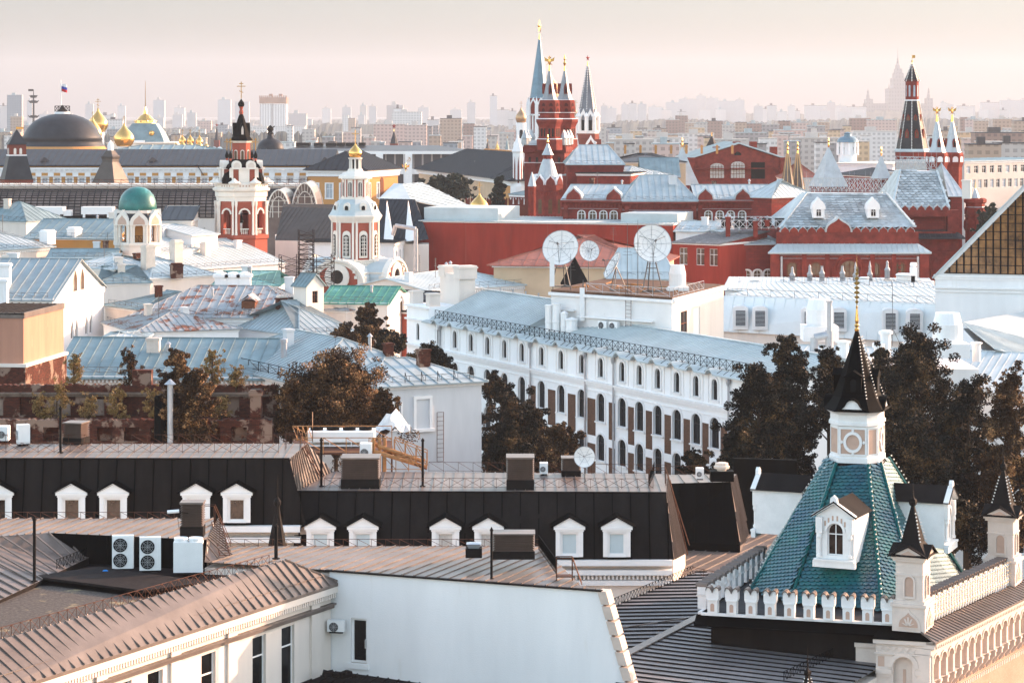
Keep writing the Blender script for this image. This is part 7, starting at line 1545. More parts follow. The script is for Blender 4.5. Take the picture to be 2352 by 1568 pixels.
# 7 congress palace --------------------------------------------------------------------
YC=860;t_=thing('congress_palace','wide modern glass-fronted hall with white piers bearing a star and a hammer-and-sickle emblem','building',(*XY(655,YC),0));W_=XY(1085,YC)[0]-XY(655,YC)[0];Zc=lambda v:Zv(v,YC);kc=YC/F
b=MB();b.box(0,W_,0,30,0,Zc(354));b.build('glass_front','congress_glass' if 'congress_glass' in MATS else gridmat('congress_glass',(.35,.30,.28),(.05,.045,.05),3.1,40,.8,.99),t_);b=MB();b.box(-2,W_+2,-2,32,Zc(354),Zc(347));b.box(-2,W_*.55,-1,30,Zc(384),Zc(382));b.box(0,W_,-1.5,0,Zc(400),Zc(388));b.build('cornice','white_trim',t_)
b=MB();b.add([(-2,-2,Zc(346.9)),(W_+2,-2,Zc(346.9)),(W_*.8,32,Zv(334,YC+32)),(W_*.05,32,Zv(334,YC+32))],[(0,1,2,3)]);b.build('roof','slate_roof',t_)
for i,u in enumerate((854,866,948,921,715,765)):
 pass
b=MB()
for u in(872,939):x=(u-655)*kc;b.box(x-8*kc,x+8*kc,-2.4,-.01,0,Zc(354))
for u in(900,930,965):x=(u-655)*kc;b.box(x-2*kc,x+2*kc,-2.2,-.01,0,Zc(390))
b.build('white_pier','white_trim',t_)
b=MB();x=(872-655)*kc;zc_=Zc(366);r=5*kc;b.extr([(x+(r if i%2==0 else r*.42)*math.sin(math.pi*i/5),-2.5,zc_+(r if i%2==0 else r*.42)*math.cos(math.pi*i/5))for i in range(10)],(0,.08,0))
x=(939-655)*kc
for i in range(9):a0,a1=R(-110+i*24),R(-110+(i+1)*24);b.tube((x+.65*math.cos(a0),-2.5,zc_+.65*math.sin(a0)),(x+.65*math.cos(a1),-2.5,zc_+.65*math.sin(a1)),.09,4)
b.tube((x-.55,-2.5,zc_-.6),(x+.45,-2.5,zc_+.5),.09,4);b.tube((x+.15,-2.5,zc_+.7),(x+.65,-2.5,zc_+.25),.13,4);b.build('emblem','old_gilt',t_)
b=MB()
for u0,u1 in((668,700),(710,730),(738,762),(765,782),(785,810),(815,830)):b.box((u0-655)*kc,(u1-655)*kc,20,26,Zv(338,YC),Zv(330,YC))
b.build('roof_unit','black_metal',t_)
k=Tw('palace_emblem','golden double-headed eagle emblem on a mast in front of the congress hall',932,690,'emblem');k.eagle('gilt',376,394);b=MB();b.tube((-.5,0,k.z(420)),(-.5,0,k.z(350)),.1);b.build('mast','white_trim',k.t)
k=Tw('spire_tower','dark pointed spire with a ruby star beyond the congress hall',905,1150,'tower');k.star('ruby' if 'ruby' in MATS else mat('ruby',(.30,.03,.02),rough=.25).name,284,297);k.lat('tip','gilt',6,[(1.5,305),(.6,296)]);k.lat('tent','slate_roof',8,[(8.5,330),(7,322),(1.2,302)]);k.lat('shaft','kremlin_brick',4,[(9,420),(9,330)])
k=Tw('spire_tower','tiny dark spire with a star far beyond the gilded cupolas',498,1500,'tower');k.star('ruby',283,292);k.lat('tent','slate_roof',8,[(5,322),(.6,292)]);k.lat('shaft','kremlin_brick',4,[(6,400),(6,322)])
for i,(u,vt,vb,m_,lb)in enumerate(((1120,325,352,'dark_slope','small dark tent roof beyond the arsenal'),(1142,330,352,'gilt','small gilt cupola pair beyond the arsenal'),(1165,318,352,'blue_roof','slim blue tent roof beyond the arsenal'))):
 k=Tw('small_spire',lb,u,1250,'tower');k.lat('tent',m_,8,[(7,vb),(5,vb-10),(.5,vt)]);k.lat('shaft','sand_wall',8,[(7,420),(7,vb)]);b=MB();b.tube((0,0,k.z(vt)),(0,0,k.z(vt-6)),.25,4);b.build('finial','gilt',k.t)
# arsenal
t_=hs('ochre arsenal with paired arched windows and a dark roof with many chimneys',(962,388),(1140,409),29.6,22,'sand_wall','slate_roof','hip',rh=5.6,sp=2.2,sw=.12,over=1.2,rows=[(-9,1.4,4.6,.7,16)],name='arsenal_building',gm='window_pale',ch=1.2,chimneys=[(8+i*4.2,17,1.0,1.0,2.5,5.4,'ochre_sun')for i in range(8)])
hs('ochre arsenal wing continuing toward the white gothic tower',(1140,410),(1176,415),29.6,16,'ochre_sun','slate_roof','hip',rh=4.8,sp=2.2,sw=.12,over=1.2,rows=[(-11,1.6,5.5,.8,4)],name='arsenal_building',ch=1.2,gm='window_pale')
h_=thing('portico','white columned portico with a pediment on the arsenal front','portico',(*XY(1090,655),0));b=MB();kx=655/F
for i in range(4):b.lathe([(.6,0),(.55,Zv(395,655)),(.8,Zv(392,655))],8,(-24+16*i)*kx,0)
b.box(-30*kx,30*kx,-.8,3,Zv(392,655),Zv(386,655));b.extr([(-31*kx,-.8,Zv(386,655)),(31*kx,-.8,Zv(386,655)),(0,-.8,Zv(370,655))],(0,4,0));b.build('colonnade','white_trim',h_);b=MB();b.box(-28*kx,28*kx,1,3,0,Zv(392,655));b.build('recess','kremlin_brick',h_)
# crenellated red wall
t_=thing('crenellated_wall','dark red swallowtail-crenellated wall behind the gilded dome','wall',(*XY(1070,500),0));b=MB();b.box(0,20,0,2,0,Zv(474,500))
for i in range(20):x=i*1.05;z=Zv(474,500);b.extr([(x,0,z),(x+.7,0,z),(x+.8,0,z+1.5),(x+.6,0,z+1.7),(x+.35,0,z+1.25),(x+.1,0,z+1.7),(x-.1,0,z+1.5)],(0,.7,0))
b.build('wall','kremlin_brick',t_)
k=Tw('gilded_cupola','gilded onion dome with cross above the white roof left of the fir tree',1101,455,'dome');k.onion('gilt',21.5,442,488,neck=.8,n=28);k.lat('drum','cream_light',20,[(17,530),(17,490),(22,488)]);k.cross('gilt',418,446)
k=Tw('gilded_cupola','slim white drum with a small gilt onion, standing on the red wall roof line',1226,470,'dome');k.onion('gilt',7.5,452,482,neck=.7,n=14);k.lat('drum','white_trim',8,[(7,510),(5.5,500),(5.5,484),(7,482)]);k.cross('gilt',440,455)
k=Tw('white_bell_tower','slender white bell tower with a gilt onion left of the red museum towers',1197,900,'bell tower');k.onion('old_gilt',13,246,282,neck=.75);k.cross('old_gilt',233,250);k.lat('drum','white_trim',12,[(12,330),(12,282)]);k.ring('bell_opening','window_dark',4,12,318,8,20,4.,th=.2);k.lat('body','white_trim',4,[(18,500),(18,332),(16,326),(12,326)]);k.lat('side_wing','white_trim',4,[(30,500),(30,345)],du=-18)
k=Tw('cathedral_dome','great gilded cathedral dome mostly hidden behind the museum spires',1262,1900,'dome');k.onion('old_gilt',28,158,250,neck=.85,n=28);k.lat('drum','white_trim',20,[(25,420),(25,250)]);k.cross('old_gilt',128,160)
k=Tw('cathedral_cupola','small cathedral cupola visible right of the twin red towers',1322,1880,'dome');k.onion('old_gilt',13,250,285,neck=.8);k.lat('drum','white_trim',12,[(12,400),(12,285)]);k.cross('old_gilt',230,252)
# =====================================================================================
#  RED MUSEUM, KREMLIN TOWERS, RIGHT-HAND SKYLINE
# =====================================================================================
wine='wine_brick'
mat('wine_shade',(.07,.010,.008));mat('tower_red',(.23,.036,.024),var=.45,scale=.9,patch=((.11,.022,.017),.2,.8),bump=.2,bscale=5);mat('pale_tent',(.42,.45,.46),rough=.4,metal=.3,var=.2,scale=.6);mat('blue_tent',(.16,.24,.29),rough=.4,metal=.3,var=.25,scale=.5);mat('grey_pale',(.27,.28,.29),rough=.45,metal=.2,var=.25,scale=.8);mat('grey_tent',(.17,.18,.20),rough=.5,metal=.2,var=.3,scale=.6);mat('black_tile',(.030,.027,.028),rough=.4,var=.4,scale=.8)
def rtower(lb,u,Y,rz=0,group=None,name='museum_tower'):return Tw(name,lb,u,Y,'tower',rz,group)
# two tall octagonal museum towers
def museum_tower(k,dv=0,top='eagle',ev=(130,152)):
 k.eagle('gilt',ev[0],ev[1]+2)if top=='eagle' else None
 k.lat('tip','gilt',8,[(2.6,163),(1.2,150),(1.8,148),(.8,146)]);k.lat('tent','grey_pale',8,[(18,230),(14.5,222),(2.2,162)]);k.lat('tent_ribs','white_trim',8,[(19,231),(18.6,229)])
 k.ring('tent_dormer','tower_red',4,13,216,7,24,'p',th=1.0,off=.3);k.ring('tent_dormer_recess','window_dark',4,13,214,3.6,16,'p',th=.05,off=.35)
 k.lat('crown','tower_red',8,[(21,272),(21,262),(23,258),(22,232),(20,230)]);k.ring('kokoshnik','tower_red',8,23.5,258,15,14,7.,th=.6);k.ring('kokoshnik_recess','wine_shade',8,23.9,257,8,8,4.,th=.1);k.ring('kokoshnik_upper','tower_red',8,22.5,246,14,13,6.5,th=.6);k.ring('upper_recess','wine_shade',8,22.9,245,8,8,4.,th=.1);k.lat('crown_line','white_trim',8,[(24,259.5),(24.5,258.8),(23,258)])  # darker red plates paint in the shade of the kokoshnik recesses
 k.lat('cornice','tower_red',8,[(26,286),(29,280),(29,274),(24,271)]);k.lat('snow_line','white_trim',8,[(29.5,274),(29.5,272.8),(26,272)])
 k.lat('drum','tower_red',8,[(27,322),(27,318),(24,316),(24,292),(26,286)]);k.ring('arcade','window_dark',8,24,314,4,19,2.,per=2,sp=8,th=.1,off=.03);k.lat('lower_line','white_trim',8,[(28,320),(28,318.5),(26,318)])
 k.lat('base','tower_red',8,[(28,345),(28,321)])
k=rtower('front red octagonal museum tower with gilded eagle, next to the blue-grey spire',1262,500,R(8),'twin red museum towers');museum_tower(k)
k2=rtower('second red museum tower with a slim gilt finial, right of the eagle-topped one',1297,512,R(8),'twin red museum towers');museum_tower(k2,top='none');b=MB();b.lathe([(.15,k2.z(152)),(.3,k2.z(145)),(.12,k2.z(140)),(.25,k2.z(136)),(.05,k2.z(126))],6);b.build('finial','gilt',k2.t)
k=rtower('big square red tower block of the museum carrying small white pinnacles',1258,505,R(-10),name='museum_tower_block')
k.lat('body',wine,4,[(46,800),(46,425),(47,380),(46,350)],rot=45);k.lat('cornice',wine,4,[(47,352),(50,346),(50,338),(45,330)],rot=45);k.lat('roof','white_roof',4,[(50,333),(30,322)],rot=45);k.lat('string_course','white_trim',4,[(47,374),(48.5,373),(47,372)],rot=45)
k.ring('kokoshnik',wine,4,50,350,19,18,'k',per=4,sp=24,th=.8);k.ring('window','window_dark',4,47,372,5,12,2.,per=5,sp=17,th=.1,off=.1);k.ring('corbel','tower_red',4,46.5,392,4,12,0,per=10,sp=9,th=.3,off=.15);k.ring('arched_window','window_warm',4,46,448,11,34,5.,per=2,sp=34,th=.2,off=.06);k.ring('arched_surround','tower_red',4,46,454,18,46,9.,per=2,sp=34,th=.3,off=.04)
b=MB()
for i in range(4):
 for q in(-1,0,1):
  a=R(90*i);x,y=q*44*k.k,-46*k.k;xr,yr=x*math.cos(a)-y*math.sin(a),x*math.sin(a)+y*math.cos(a);b.lathe([(.6,k.z(332)),(.6,k.z(318)),(.75,k.z(317)),(.03,k.z(298))],6,xr,yr)
b.build('pinnacle','pale_tent',k.t)
# short turret with white pleated tent
k=rtower('short red octagonal turret with a white pleated tent and gilt top at the museum corner',1258,468,R(10));k.lat('body',wine,8,[(31,800),(31,470),(31,440),(33,436),(33,425),(30,420)]);k.lat('tent','pale_tent',16,[(31,424),(24,405),(16,378),(11,366),(9,364)]);k.ring('kokoshnik',wine,8,31,424,21,20,'k',th=.8,off=.3);k.ring('kokoshnik_rim','white_trim',8,30.6,424,25,24,'k',th=.5,off=.2)
k.lat('neck','tower_red',8,[(10,366),(10,356),(12,354)]);k.lat('top_tent','pale_tent',8,[(13,356),(9,348),(5,338),(2,330)]);k.lat('finial','gilt',8,[(1.2,331),(2.4,326),(1,320),(1.8,315),(.2,308)]);k.ring('frieze','tower_red',8,31,448,3,8,0,per=4,sp=6,th=.2,off=.12);k.ring('arched_window','window_warm',8,31,490,9,34,4.5,th=.1,off=.05)
# Nikolskaya-like gothic tower
k=Tw('gothic_tower','tall blue-grey spire with a gilded star on a white gothic red tower',1239,610,'tower',R(8))
k.star('gilt',45,79,turn=68);k.lat('tip','gilt',8,[(2.6,92),(1,78)]);k.lat('spire','blue_tent',8,[(21,226),(19.5,215),(2.6,91)]);k.ring('gothic_gable','white_trim',8,24,262,17,38,'p',th=.35);k.ring('gable_recess','tower_red',8,24.3,262,13,31,'p',th=.1)
k.lat('octagon','tower_red',8,[(25,330),(24,226)]);b=MB()
for i in range(8):a=2*math.pi*(i+.5)/8;r=25*k.k*rk(8);b.lathe([(.5,k.z(330)),(.42,k.z(240)),(.02,k.z(222))],6,r*math.cos(a),r*math.sin(a));
for i in range(8):
 a=2*math.pi*i/8
 b.M=Matrix.Rotation(a,4,'Z')@T(0,-24.6*k.k,0);b.box(-.2,.2,-.2,0,k.z(330),k.z(262));b.box(-2,2,-.2,0,k.z(266),k.z(262));b.box(-2,2,-.2,0,k.z(310),k.z(306));b.M=Matrix()
b.build('gothic_shaft','white_trim',k.t);k.lat('square_stage','tower_red',4,[(34,800),(34,330)],rot=45);b=MB()
for i in range(4):
 b.M=Matrix.Rotation(R(90*i),4,'Z')
 for q in(-1,-.5,0,.5,1):x=q*33*k.k;b.lathe([(.55,k.z(430)),(.5,k.z(330)),(.65,k.z(326)),(.03,k.z(308 if q in(-1,1)else 318))],6,x,-34*k.k)
 for v in(335,372,410):b.box(-34*k.k,34*k.k,-34.6*k.k-.2,-34*k.k,k.z(v+4),k.z(v))
b.build('gothic_tracery','white_trim',k.t)
k=Tw('gothic_turret','white lancet-panelled turret beside the dark fir tree',1189,585,'tower',R(8));k.lat('body','white_trim',8,[(11,700),(11,352),(13,348),(.8,310)]);k.ring('lancet','tower_red',8,11,425,4,66,'p',th=.1);k.lat('skirt','white_trim',8,[(17,700),(16,428),(11,420)])
k=Tw('gothic_turret','second white lancet-panelled turret just left of the red tower block',1208,590,'tower',R(8));k.lat('body','white_trim',8,[(10,700),(10,356),(12,352),(.8,318)]);k.ring('lancet','tower_red',8,10,432,4,66,'p',th=.1)
# small red-white gate chapel below them
h_=hs('small red building with white crenellated arcading and grey roof below the gothic turrets',(1172,446),(1222,448),28.6,8,'tower_red','blue_roof','hip',rv=432,name='gate_chapel',sp=1,rows=[(-4.5,1.4,2.4,'p',2)]);L_,E_=LE[h_.name];b=MB()
for q in range(9):x=L_*(q+.5)/9;b.extr([(x+a,-.3,z+E_-2.0)for a,z in arch_pts(.5,1.3,.2)],(0,.28,0))
b.box(0,L_,-.35,0,E_-.5,E_-.2);b.box(0,L_,-.35,0,E_-6,E_-5.7);b.build('arcading','white_trim',h_)
for u,lb in((1183,'small tented turret over the gate chapel'),):
 k=Tw('small_spire',lb,1222,455,'tower');k.lat('tent','pale_tent',8,[(10,428),(1,395)]);k.lat('shaft','tower_red',8,[(9,520),(9,428)])
# Spasskaya-like tower (grey tent with star)
k=Tw('star_tower','grey tent-roofed clock-style tower with a red star right of the museum towers',1350,720,'tower',R(14))
k.star('ruby',126,142,turn=35);k.lat('tip','gilt',8,[(2,154),(.8,141)]);k.lat('tent','grey_tent',8,[(21,265),(18,250),(2,153)]);bd=MB()
for i in range(8):
 a=2*math.pi*(i+.5)/8
 for q in range(26):t=q/25;r=(18*(1-t)+2*t)*k.k*rk(8)+.1;bd.ball((r*math.cos(a),r*math.sin(a),k.z(250-97*t)),.15,4,3)
bd.build('crockets','white_trim',k.t)
k.ring('ogee_gable','white_trim',8,21.5,276,17,26,'k',th=.4);k.ring('gable_recess','grey_tent',8,21.8,276,9,14,'k',th=.1);k.lat('bell_core','window_dark',8,[(16,300),(16,270)]);k.lat('bell_stage','tower_red',8,[(23,306),(23,300),(17,300)]);b=MB()
for i in range(8):a=2*math.pi*(i+.5)/8;r=22*k.k*rk(8);b.lathe([(.6,k.z(302)),(.55,k.z(270)),(.7,k.z(268)),(.03,k.z(258))],6,r*math.cos(a),r*math.sin(a))
b.build('bell_columns','white_trim',k.t);k.lat('balcony','white_trim',8,[(24,307),(24.6,300),(24,300)]);k.lat('octagon','kremlin_brick',8,[(25,332),(24,306)]);k.lat('square_stage','kremlin_brick',4,[(25,420),(25,320)],rot=45);k.ring('clock_gable','white_trim',4,26,346,28,36,'k',th=.5);k.ring('clock_gable_inner','kremlin_brick',4,26.4,346,20,26,'k',th=.1)
# museum main volumes -----------------------------------------------------------
def rb(lb,a,b_,z,D,rv,roof='hip',rm='silver_roof',wm='wine_courses',**k):
 k.setdefault('cornice','wine_brick');k.setdefault('gm','window_warm');k.setdefault('sp',1.1);k.setdefault('name','museum_wing');k.setdefault('ch',1.0);return hs(lb,a,b_,z,D,wm,rm,roof,rv=rv,**k)
rb('red museum hall with a large pale hip roof right of the twin towers',(1303,378),(1432,378),35.6,22,333,hip=2.5)
rb('lower red museum hall with a narrow pale roof strip',(1296,402),(1440,405),33.4,14,381,'hip',hip=4)
def wr(ua,ub,us_):return[(-3.5,1.15,1.6,.5,[(u-ua)*426/F for u in us_])]
w1_=rb('front red museum range with a row of round-arched windows, left section',(1293,457),(1432,458),31.0,18,424,'gable',rows=wr(1293,1432,(1336,1362,1387,1411)),tr=.12)
w2_=rb('front red museum range centre section under a steep truncated roof',(1432,461),(1600,461),30.8,17,402,'hip',rows=wr(1432,1600,(1445,1469,1494,1519,1545,1572)),hip=3.2,tr=.12)
w3_=rb('front red museum range right section with keel gables on the roof edge',(1600,458),(1772,458),31.0,18,424,'gable',rows=wr(1600,1772,(1627,1653,1678,1704,1740)),tr=.12)
for t_,us_ in((w1_,(1318,1410)),(w3_,(1620,1706))):
 L_,E_=LE[t_.name];b=MB();c=MB();A0=Vector((t_.location.x,t_.location.y));ang=t_.rotation_euler.z
 for u in us_:
  x=local_u(A0,A0+Vector((math.cos(ang),math.sin(ang))),u);kk=arch_pts(2.4,1.8,'k',x=x,z=E_-.1);MB().extr([(q,-.55,z)for q,z in kk],(0,.4,0)).build('keel_gable','wine_brick',t_);k2_=arch_pts(2.75,2.15,'k',x=x,z=E_-.1);MB().extr([(q,-.14,z)for q,z in k2_],(0,2.2,0)).build('keel_gable_roof','white_roof',t_)
for t_ in(w1_,w2_,w3_):
 L_,E_=LE[t_.name];b=MB();b.box(-.3,L_+.3,-.7,-.05,E_-.5,E_-.2);b.box(-.2,L_+.2,-.3,-.003,E_-1.75,E_-1.6);x=.3
 while x<L_-.4:b.box(x,x+.3,-.3,-.003,E_-1.3,E_-.7);x+=.6
 b.box(-.1,L_+.1,-.25,-.003,E_-3.75,E_-3.6);
 for x in(0.2,L_-.8):b.box(x,x+.7,-.4,-.003,0,E_-1)
 b.build('brick_moulding','wine_brick',t_);b=MB()
 for z,y in((-.195,.7),(-1.595,.3),(-3.595,.25)):b.box(-.2,L_+.2,-y,-.06,E_+z,E_+z+.05)
 b.build('ledge_capping','zinc_grey',t_)
rb('square red corner pavilion with a steep white roof, at the museum range right end',(1708,452),(1772,454),31.4,12,412,'hip',hip=3.5,rm='white_roof')
hs('low white roof between the two-storey red house and the arched museum range',(1552,529),(1662,531),26.6,8,'white_plaster','white_roof','gable',rv=508,sp=1.4)
for i,(u,lb)in enumerate(((1555,'small white roof lantern on the low white roofs, left one'),(1672,'dark square vent tower on the low white roofs'))):
 tt=thing('roof_lantern',lb,'roof vent',P(u,512,420));b=MB();b.box(-.6,.6,-.6,.6,-1.5,.8);b.build('shaft','white_trim' if i==0 else 'tower_red',tt);b=MB();b.lathe([(.95,.8),(.1,1.5)],8);b.build('cap','white_roof',tt)
# gabled red hall (duma)
dm=thing('gabled_hall','big red gabled hall with arched windows and square corner piers','building',(*XY(1586,600),0),R(3));kd=600/F;W_=215*kd;b=MB();Zd=lambda v:Zv(v,600)
for x0,x1,z in((0,W_,0),):pass
b.extr([(0,0,0),(W_,0,0),(W_,0,Zd(366)),(W_*.60,0,Zd(338)),(W_*.52,0,Zd(330)),(W_*.44,0,Zd(338)),(0,0,Zd(366))],(0,26,0));b.box(-1.6,.9,-1,2,0,Zd(362));b.box(W_-.9,W_+1.6,-1,2,0,Zd(362));b.build('wall','tower_red',dm)
b=MB();roofpoly(b,[Vector((-.6,-.6,Zd(364))),Vector((-.6,26,Zd(364))),Vector((W_*.52,26,Zd(328))),Vector((W_*.52,-.6,Zd(328)))],(1,0,.3),1.6,.1,.1,.25);roofpoly(b,[Vector((W_+.6,-.6,Zd(364))),Vector((W_+.6,26,Zd(364))),Vector((W_*.52,26,Zd(328))),Vector((W_*.52,-.6,Zd(328)))],(1,0,-.3),1.6,.1,.1,.25);b.build('roof','white_roof',dm)
for u,mm,h_,w_ in((1647,'window_warm',34,32),(1695,'window_warm',38,32)):
 x=(u-1586)*kd;b=MB();o_=arch_pts((w_+6)*kd,(h_+4)*kd,10*kd,8,x,Zd(411));b.extr([(a,-.3,z)for a,z in o_],(0,.3,0));d=b.build('window','tower_red',dm);b=MB();o_=arch_pts(w_*kd,h_*kd,9*kd,8,x,Zd(409));b.add([(a,-.33,z)for a,z in o_],[tuple(range(len(o_)))]);p_=b.build('pane','pane_curtain_sheen',d);b=MB()  # beige pane colour is a reflection painted on the glass
 for q in range(1,5):b.box(x-w_*kd/2+w_*kd*q/5-.05,x-w_*kd/2+w_*kd*q/5+.05,-.37,-.335,Zd(409),Zd(409)+h_*kd*.9)
 for q in range(1,4):b.box(x-w_*kd/2,x+w_*kd/2,-.37,-.34,Zd(409)+h_*kd*q/4-.05,Zd(409)+h_*kd*q/4+.05)
 b.build('glazing_bars','brown_wood',d)
b=MB();x=(1742-1586)*kd;b.box(x-16*kd,x+16*kd,-.1,-.002,Zd(411),Zd(373));b.build('dark_louvre','black_metal',dm);b=MB();x=(1695-1586)*kd;o_=arch_pts(16*kd,8*kd,7*kd,8,x,Zd(357));b.extr([(a,-.1,z)for a,z in o_],(0,.09,0));b.build('attic_window','window_dark',dm)
b=MB();
for x in(W_*.3,W_*.52,W_*.70,W_*.92):b.box(x-.8,x+.8,3,5,Zd(362 if x>W_*.9 or x<W_*.2 else 340),Zd(326 if x<W_*.8 and x>W_*.4 else 338))
b.build('chimney','tower_red',dm);b=MB();b.box(-1.8,W_+1.8,-1.2,-.01,Zd(388),Zd(386));b.build('string_course','tower_red',dm)
k=Tw('small_spire','dark lattice tent spire with a gilt vane behind the gabled hall',1635,700,'tower');k.lat('tent','black_tile',8,[(18,345),(3,316),(1,312)]);k.lat('tip','gilt',6,[(1.6,316),(1,310),(2,306),(.2,303)]);k.lat('shaft','sand_wall',4,[(20,420),(20,345)],rot=45)
for i,(u,hw,vt,vb,Y,lb)in enumerate(((1567,30,338,425,560,'big pale pyramid roof left of the gabled hall'),(1903,34,338,428,540,'big pale pyramid roof right of the two thin brown spires'),(2024,18,358,410,520,'small pale pyramid roof behind the silver museum roofs'))):
 k=Tw('pyramid_roof',lb,u,Y,'tower',R(20),'pale pyramid tower roofs');k.lat('roof','pale_tent',4,[(hw,vb),(hw*.62,vb-(vb-vt)*.36),(1,vt)],rot=45);k.lat('shaft',wine,4,[(hw*.95,700),(hw*.95,vb)],rot=45);k.lat('finial','gilt',6,[(1.2,vt+1),(1.8,vt-6),(1,vt-10),(1.8,vt-15),(.2,vt-22)])
hs('red-roofed plain building between the grey roofs behind the museum',(1447,400),(1480,396),34,10,'tower_red','slate_roof','flat',name='building');hs('long dark slate roof behind the museum range',(1400,372),(1575,372),34.5,20,'sand_wall','slate_roof','hip',rv=352,sp=2,name='building',chimneys=[(4+3.4*i,14,.5,.5,1.5,3.3,'ochre_sun')for i in range(8)])
hs('grey seamed roof sloping behind the pale pyramid',(1475,405),(1560,405),32,14,'sand_wall','blue_roof','gable',rv=362,sp=1.2,name='building')
hs('pale plastered house with a rust-red roof behind the thin brown spires',(1795,408),(1880,408),31,10,'pale_stone','red_sheet_roof','hip',rv=378,sp=1.5)
# thin twin brown spires on white kokoshniks
g_='thin brown twin spires'
for i,u in enumerate((1809,1832)):
 k=Tw('thin_spire',['left one of two thin brown spires with gilt tips','right one of two thin brown spires with gilt tips'][i],u,452+3*i,'tower',R(15),g_);k.lat('spire',mat('brown_tent',(.16,.12,.10),rough=.45,metal=.3,var=.3,scale=1.).name,8,[(18,446),(15,435),(2.2,352)]);k.lat('tip','gilt',8,[(2.6,356),(1.6,345),(2.4,342),(1,338),(2.0,332),(.2,325)]);bd=MB()
 for j in range(8):
  a=2*math.pi*(j+.5)/8;r0_,r1_=15*k.k*rk(8),2.4*k.k*rk(8);bd.tube((r0_*math.cos(a),r0_*math.sin(a),k.z(435)),(r1_*math.cos(a),r1_*math.sin(a),k.z(353)),.10,4)
 bd.build('ribs','old_gilt',k.t)
k=Tw('gate_tower','red and white gate tower of round kokoshniks under the twin brown spires',1819,440,'tower',R(10));k.lat('body','tower_red',4,[(33,700),(33,466),(35,462),(35,448)],rot=45);k.ring('kokoshnik','white_trim',4,36,466,24,22,11.,per=3,sp=25,th=.8);k.ring('kokoshnik_recess','window_dark',4,36.3,466,12,14,6.,per=3,sp=25,th=.3);b=MB()
for i in range(4):
 b.M=Matrix.Rotation(R(90*i),4,'Z')@T(0,-36*k.k,0)
 for x in(-36,-12,12,36):b.lathe([(.35,k.z(492)),(.25,k.z(484)),(.25,k.z(470)),(.4,k.z(465))],8,x*k.k,0)
 b.box(-37*k.k,37*k.k,-.3,.3,k.z(490),k.z(486));b.box(-37*k.k,37*k.k,-.3,.3,k.z(505),k.z(500));
 for q in range(14):b.lathe([(.08,k.z(500)),(.2,k.z(496)),(.08,k.z(490))],5,(-35+5*q)*k.k,0)
b.build('columns','white_trim',k.t);b=MB();b.lathe([(.4,k.z(490)),(.5,k.z(470)),(.1,k.z(450))],6,-40*k.k,-36*k.k);b.build('finial','white_trim',k.t)
# big silver roofs of the museum front (right)
def truncated(lb,front,top,Yf,Yt,zwall,scale_=True,side=None):
 """front: eave ends (u,v,u,v); top: ridge deck ends"""
 u0,v0,u1,v1=front;a0,b0,a1,b1=top;e0,e1,t1,t0=P(u0,v0,Yf),P(u1,v1,Yf),P(a1,b1,Yt),P(a0,b0,Yt)
 t=thing('museum_building',lb,'building',(e0.x,e0.y,0));f=frame(t);back=Vector((0,(Yt-Yf)*2+6,0));e2,e3=e1+back,e0+back;t2_,t3_=t1+Vector((0,6,0)),t0+Vector((0,6,0))
 b=MB(f);b.poly([e0,e1,t1,t0]);b.poly([e1,e2,t2_,t1]);b.poly([e3,e0,t0,t3_]);b.poly([e2,e3,t3_,t2_]);b.poly([t0,t1,t2_,t3_]);b.build('roof','silver_tile',t)
 b=MB(f);nn=(e1-e0).cross(t0-e0).normalized()*.05;nn=-nn if nn.y>0 else nn
 scales(b,[p+nn for p in(e0,e1,t1,t0)],(0,0,1),.95,.75,.09);nn=(e2-e1).cross(t1-e1).normalized()*.05;nn=-nn if nn.x<0 else nn
 scales(b,[p+nn for p in(e1,e2,t2_,t1)],(0,0,1),.95,.75,.09);b.build('scale_tiles','silver_tile',t)
 b=MB(f)
 for a,c in((e0,t0),(e1,t1),(e2,t2_)):b.beam(a,c,.35,.25)
 b.build('hip_flashing','white_roof',t)
 b=MB(f);L_=(t1-t0).length;c0,c1=t0+Vector((0,.3,.1)),t1+Vector((0,.3,.1));n=int(L_/1.25)
 for off in(Vector((0,0,0)),Vector((0,5.5,0))):
  railing(b,c0+off,c1+off,2.2,1.25,.05,'x',2)
  for i in range(0,n+1,2):p=lerp(c0,c1,i/n)+off;b.tube(p,p+Vector((0,0,3.4)),.05,4,.01)
 for i in range(n):p=lerp(c0,c1,(i+.5)/n)+Vector((0,0,1.1));[b.tube(p+Vector((.5*math.cos(q*.785),0,.5*math.sin(q*.785))),p+Vector((.5*math.cos((q+1)*.785),0,.5*math.sin((q+1)*.785))),.04,3)for q in range(8)]
 b.build('roof_cresting','cream_light' if False else 'pale_tent',t)
 b=MB(f);g0,g1,g2,g3=[Vector((p.x,p.y,0))for p in(e0,e1,e2,e3)];s_=Vector((0,.8,0));b.poly([g0+s_,g1+s_,e1+s_,e0+s_]);b.poly([g1+Vector((-.5,.8,0)),g2+Vector((-.5,0,0)),e2+Vector((-.5,0,0)),e1+Vector((-.5,.8,0))]);b.poly([g0+s_,g3,e3,e0+s_]);b.poly([g2,g3,e3,e2]);b.build('wall','wine_courses',t)
 return t,f,(e0,e1,e2,e3)
tA,fA,eA=truncated('red brick museum front under a big silver scale-tiled roof with iron cresting',(1792,524,2100,520),(1853,444,2036,446),395,404,0)
e0,e1=eA[0],eA[1];b=MB(fA);c=MB(fA);kA=395/F;Lf=e1.x-e0.x;n=15
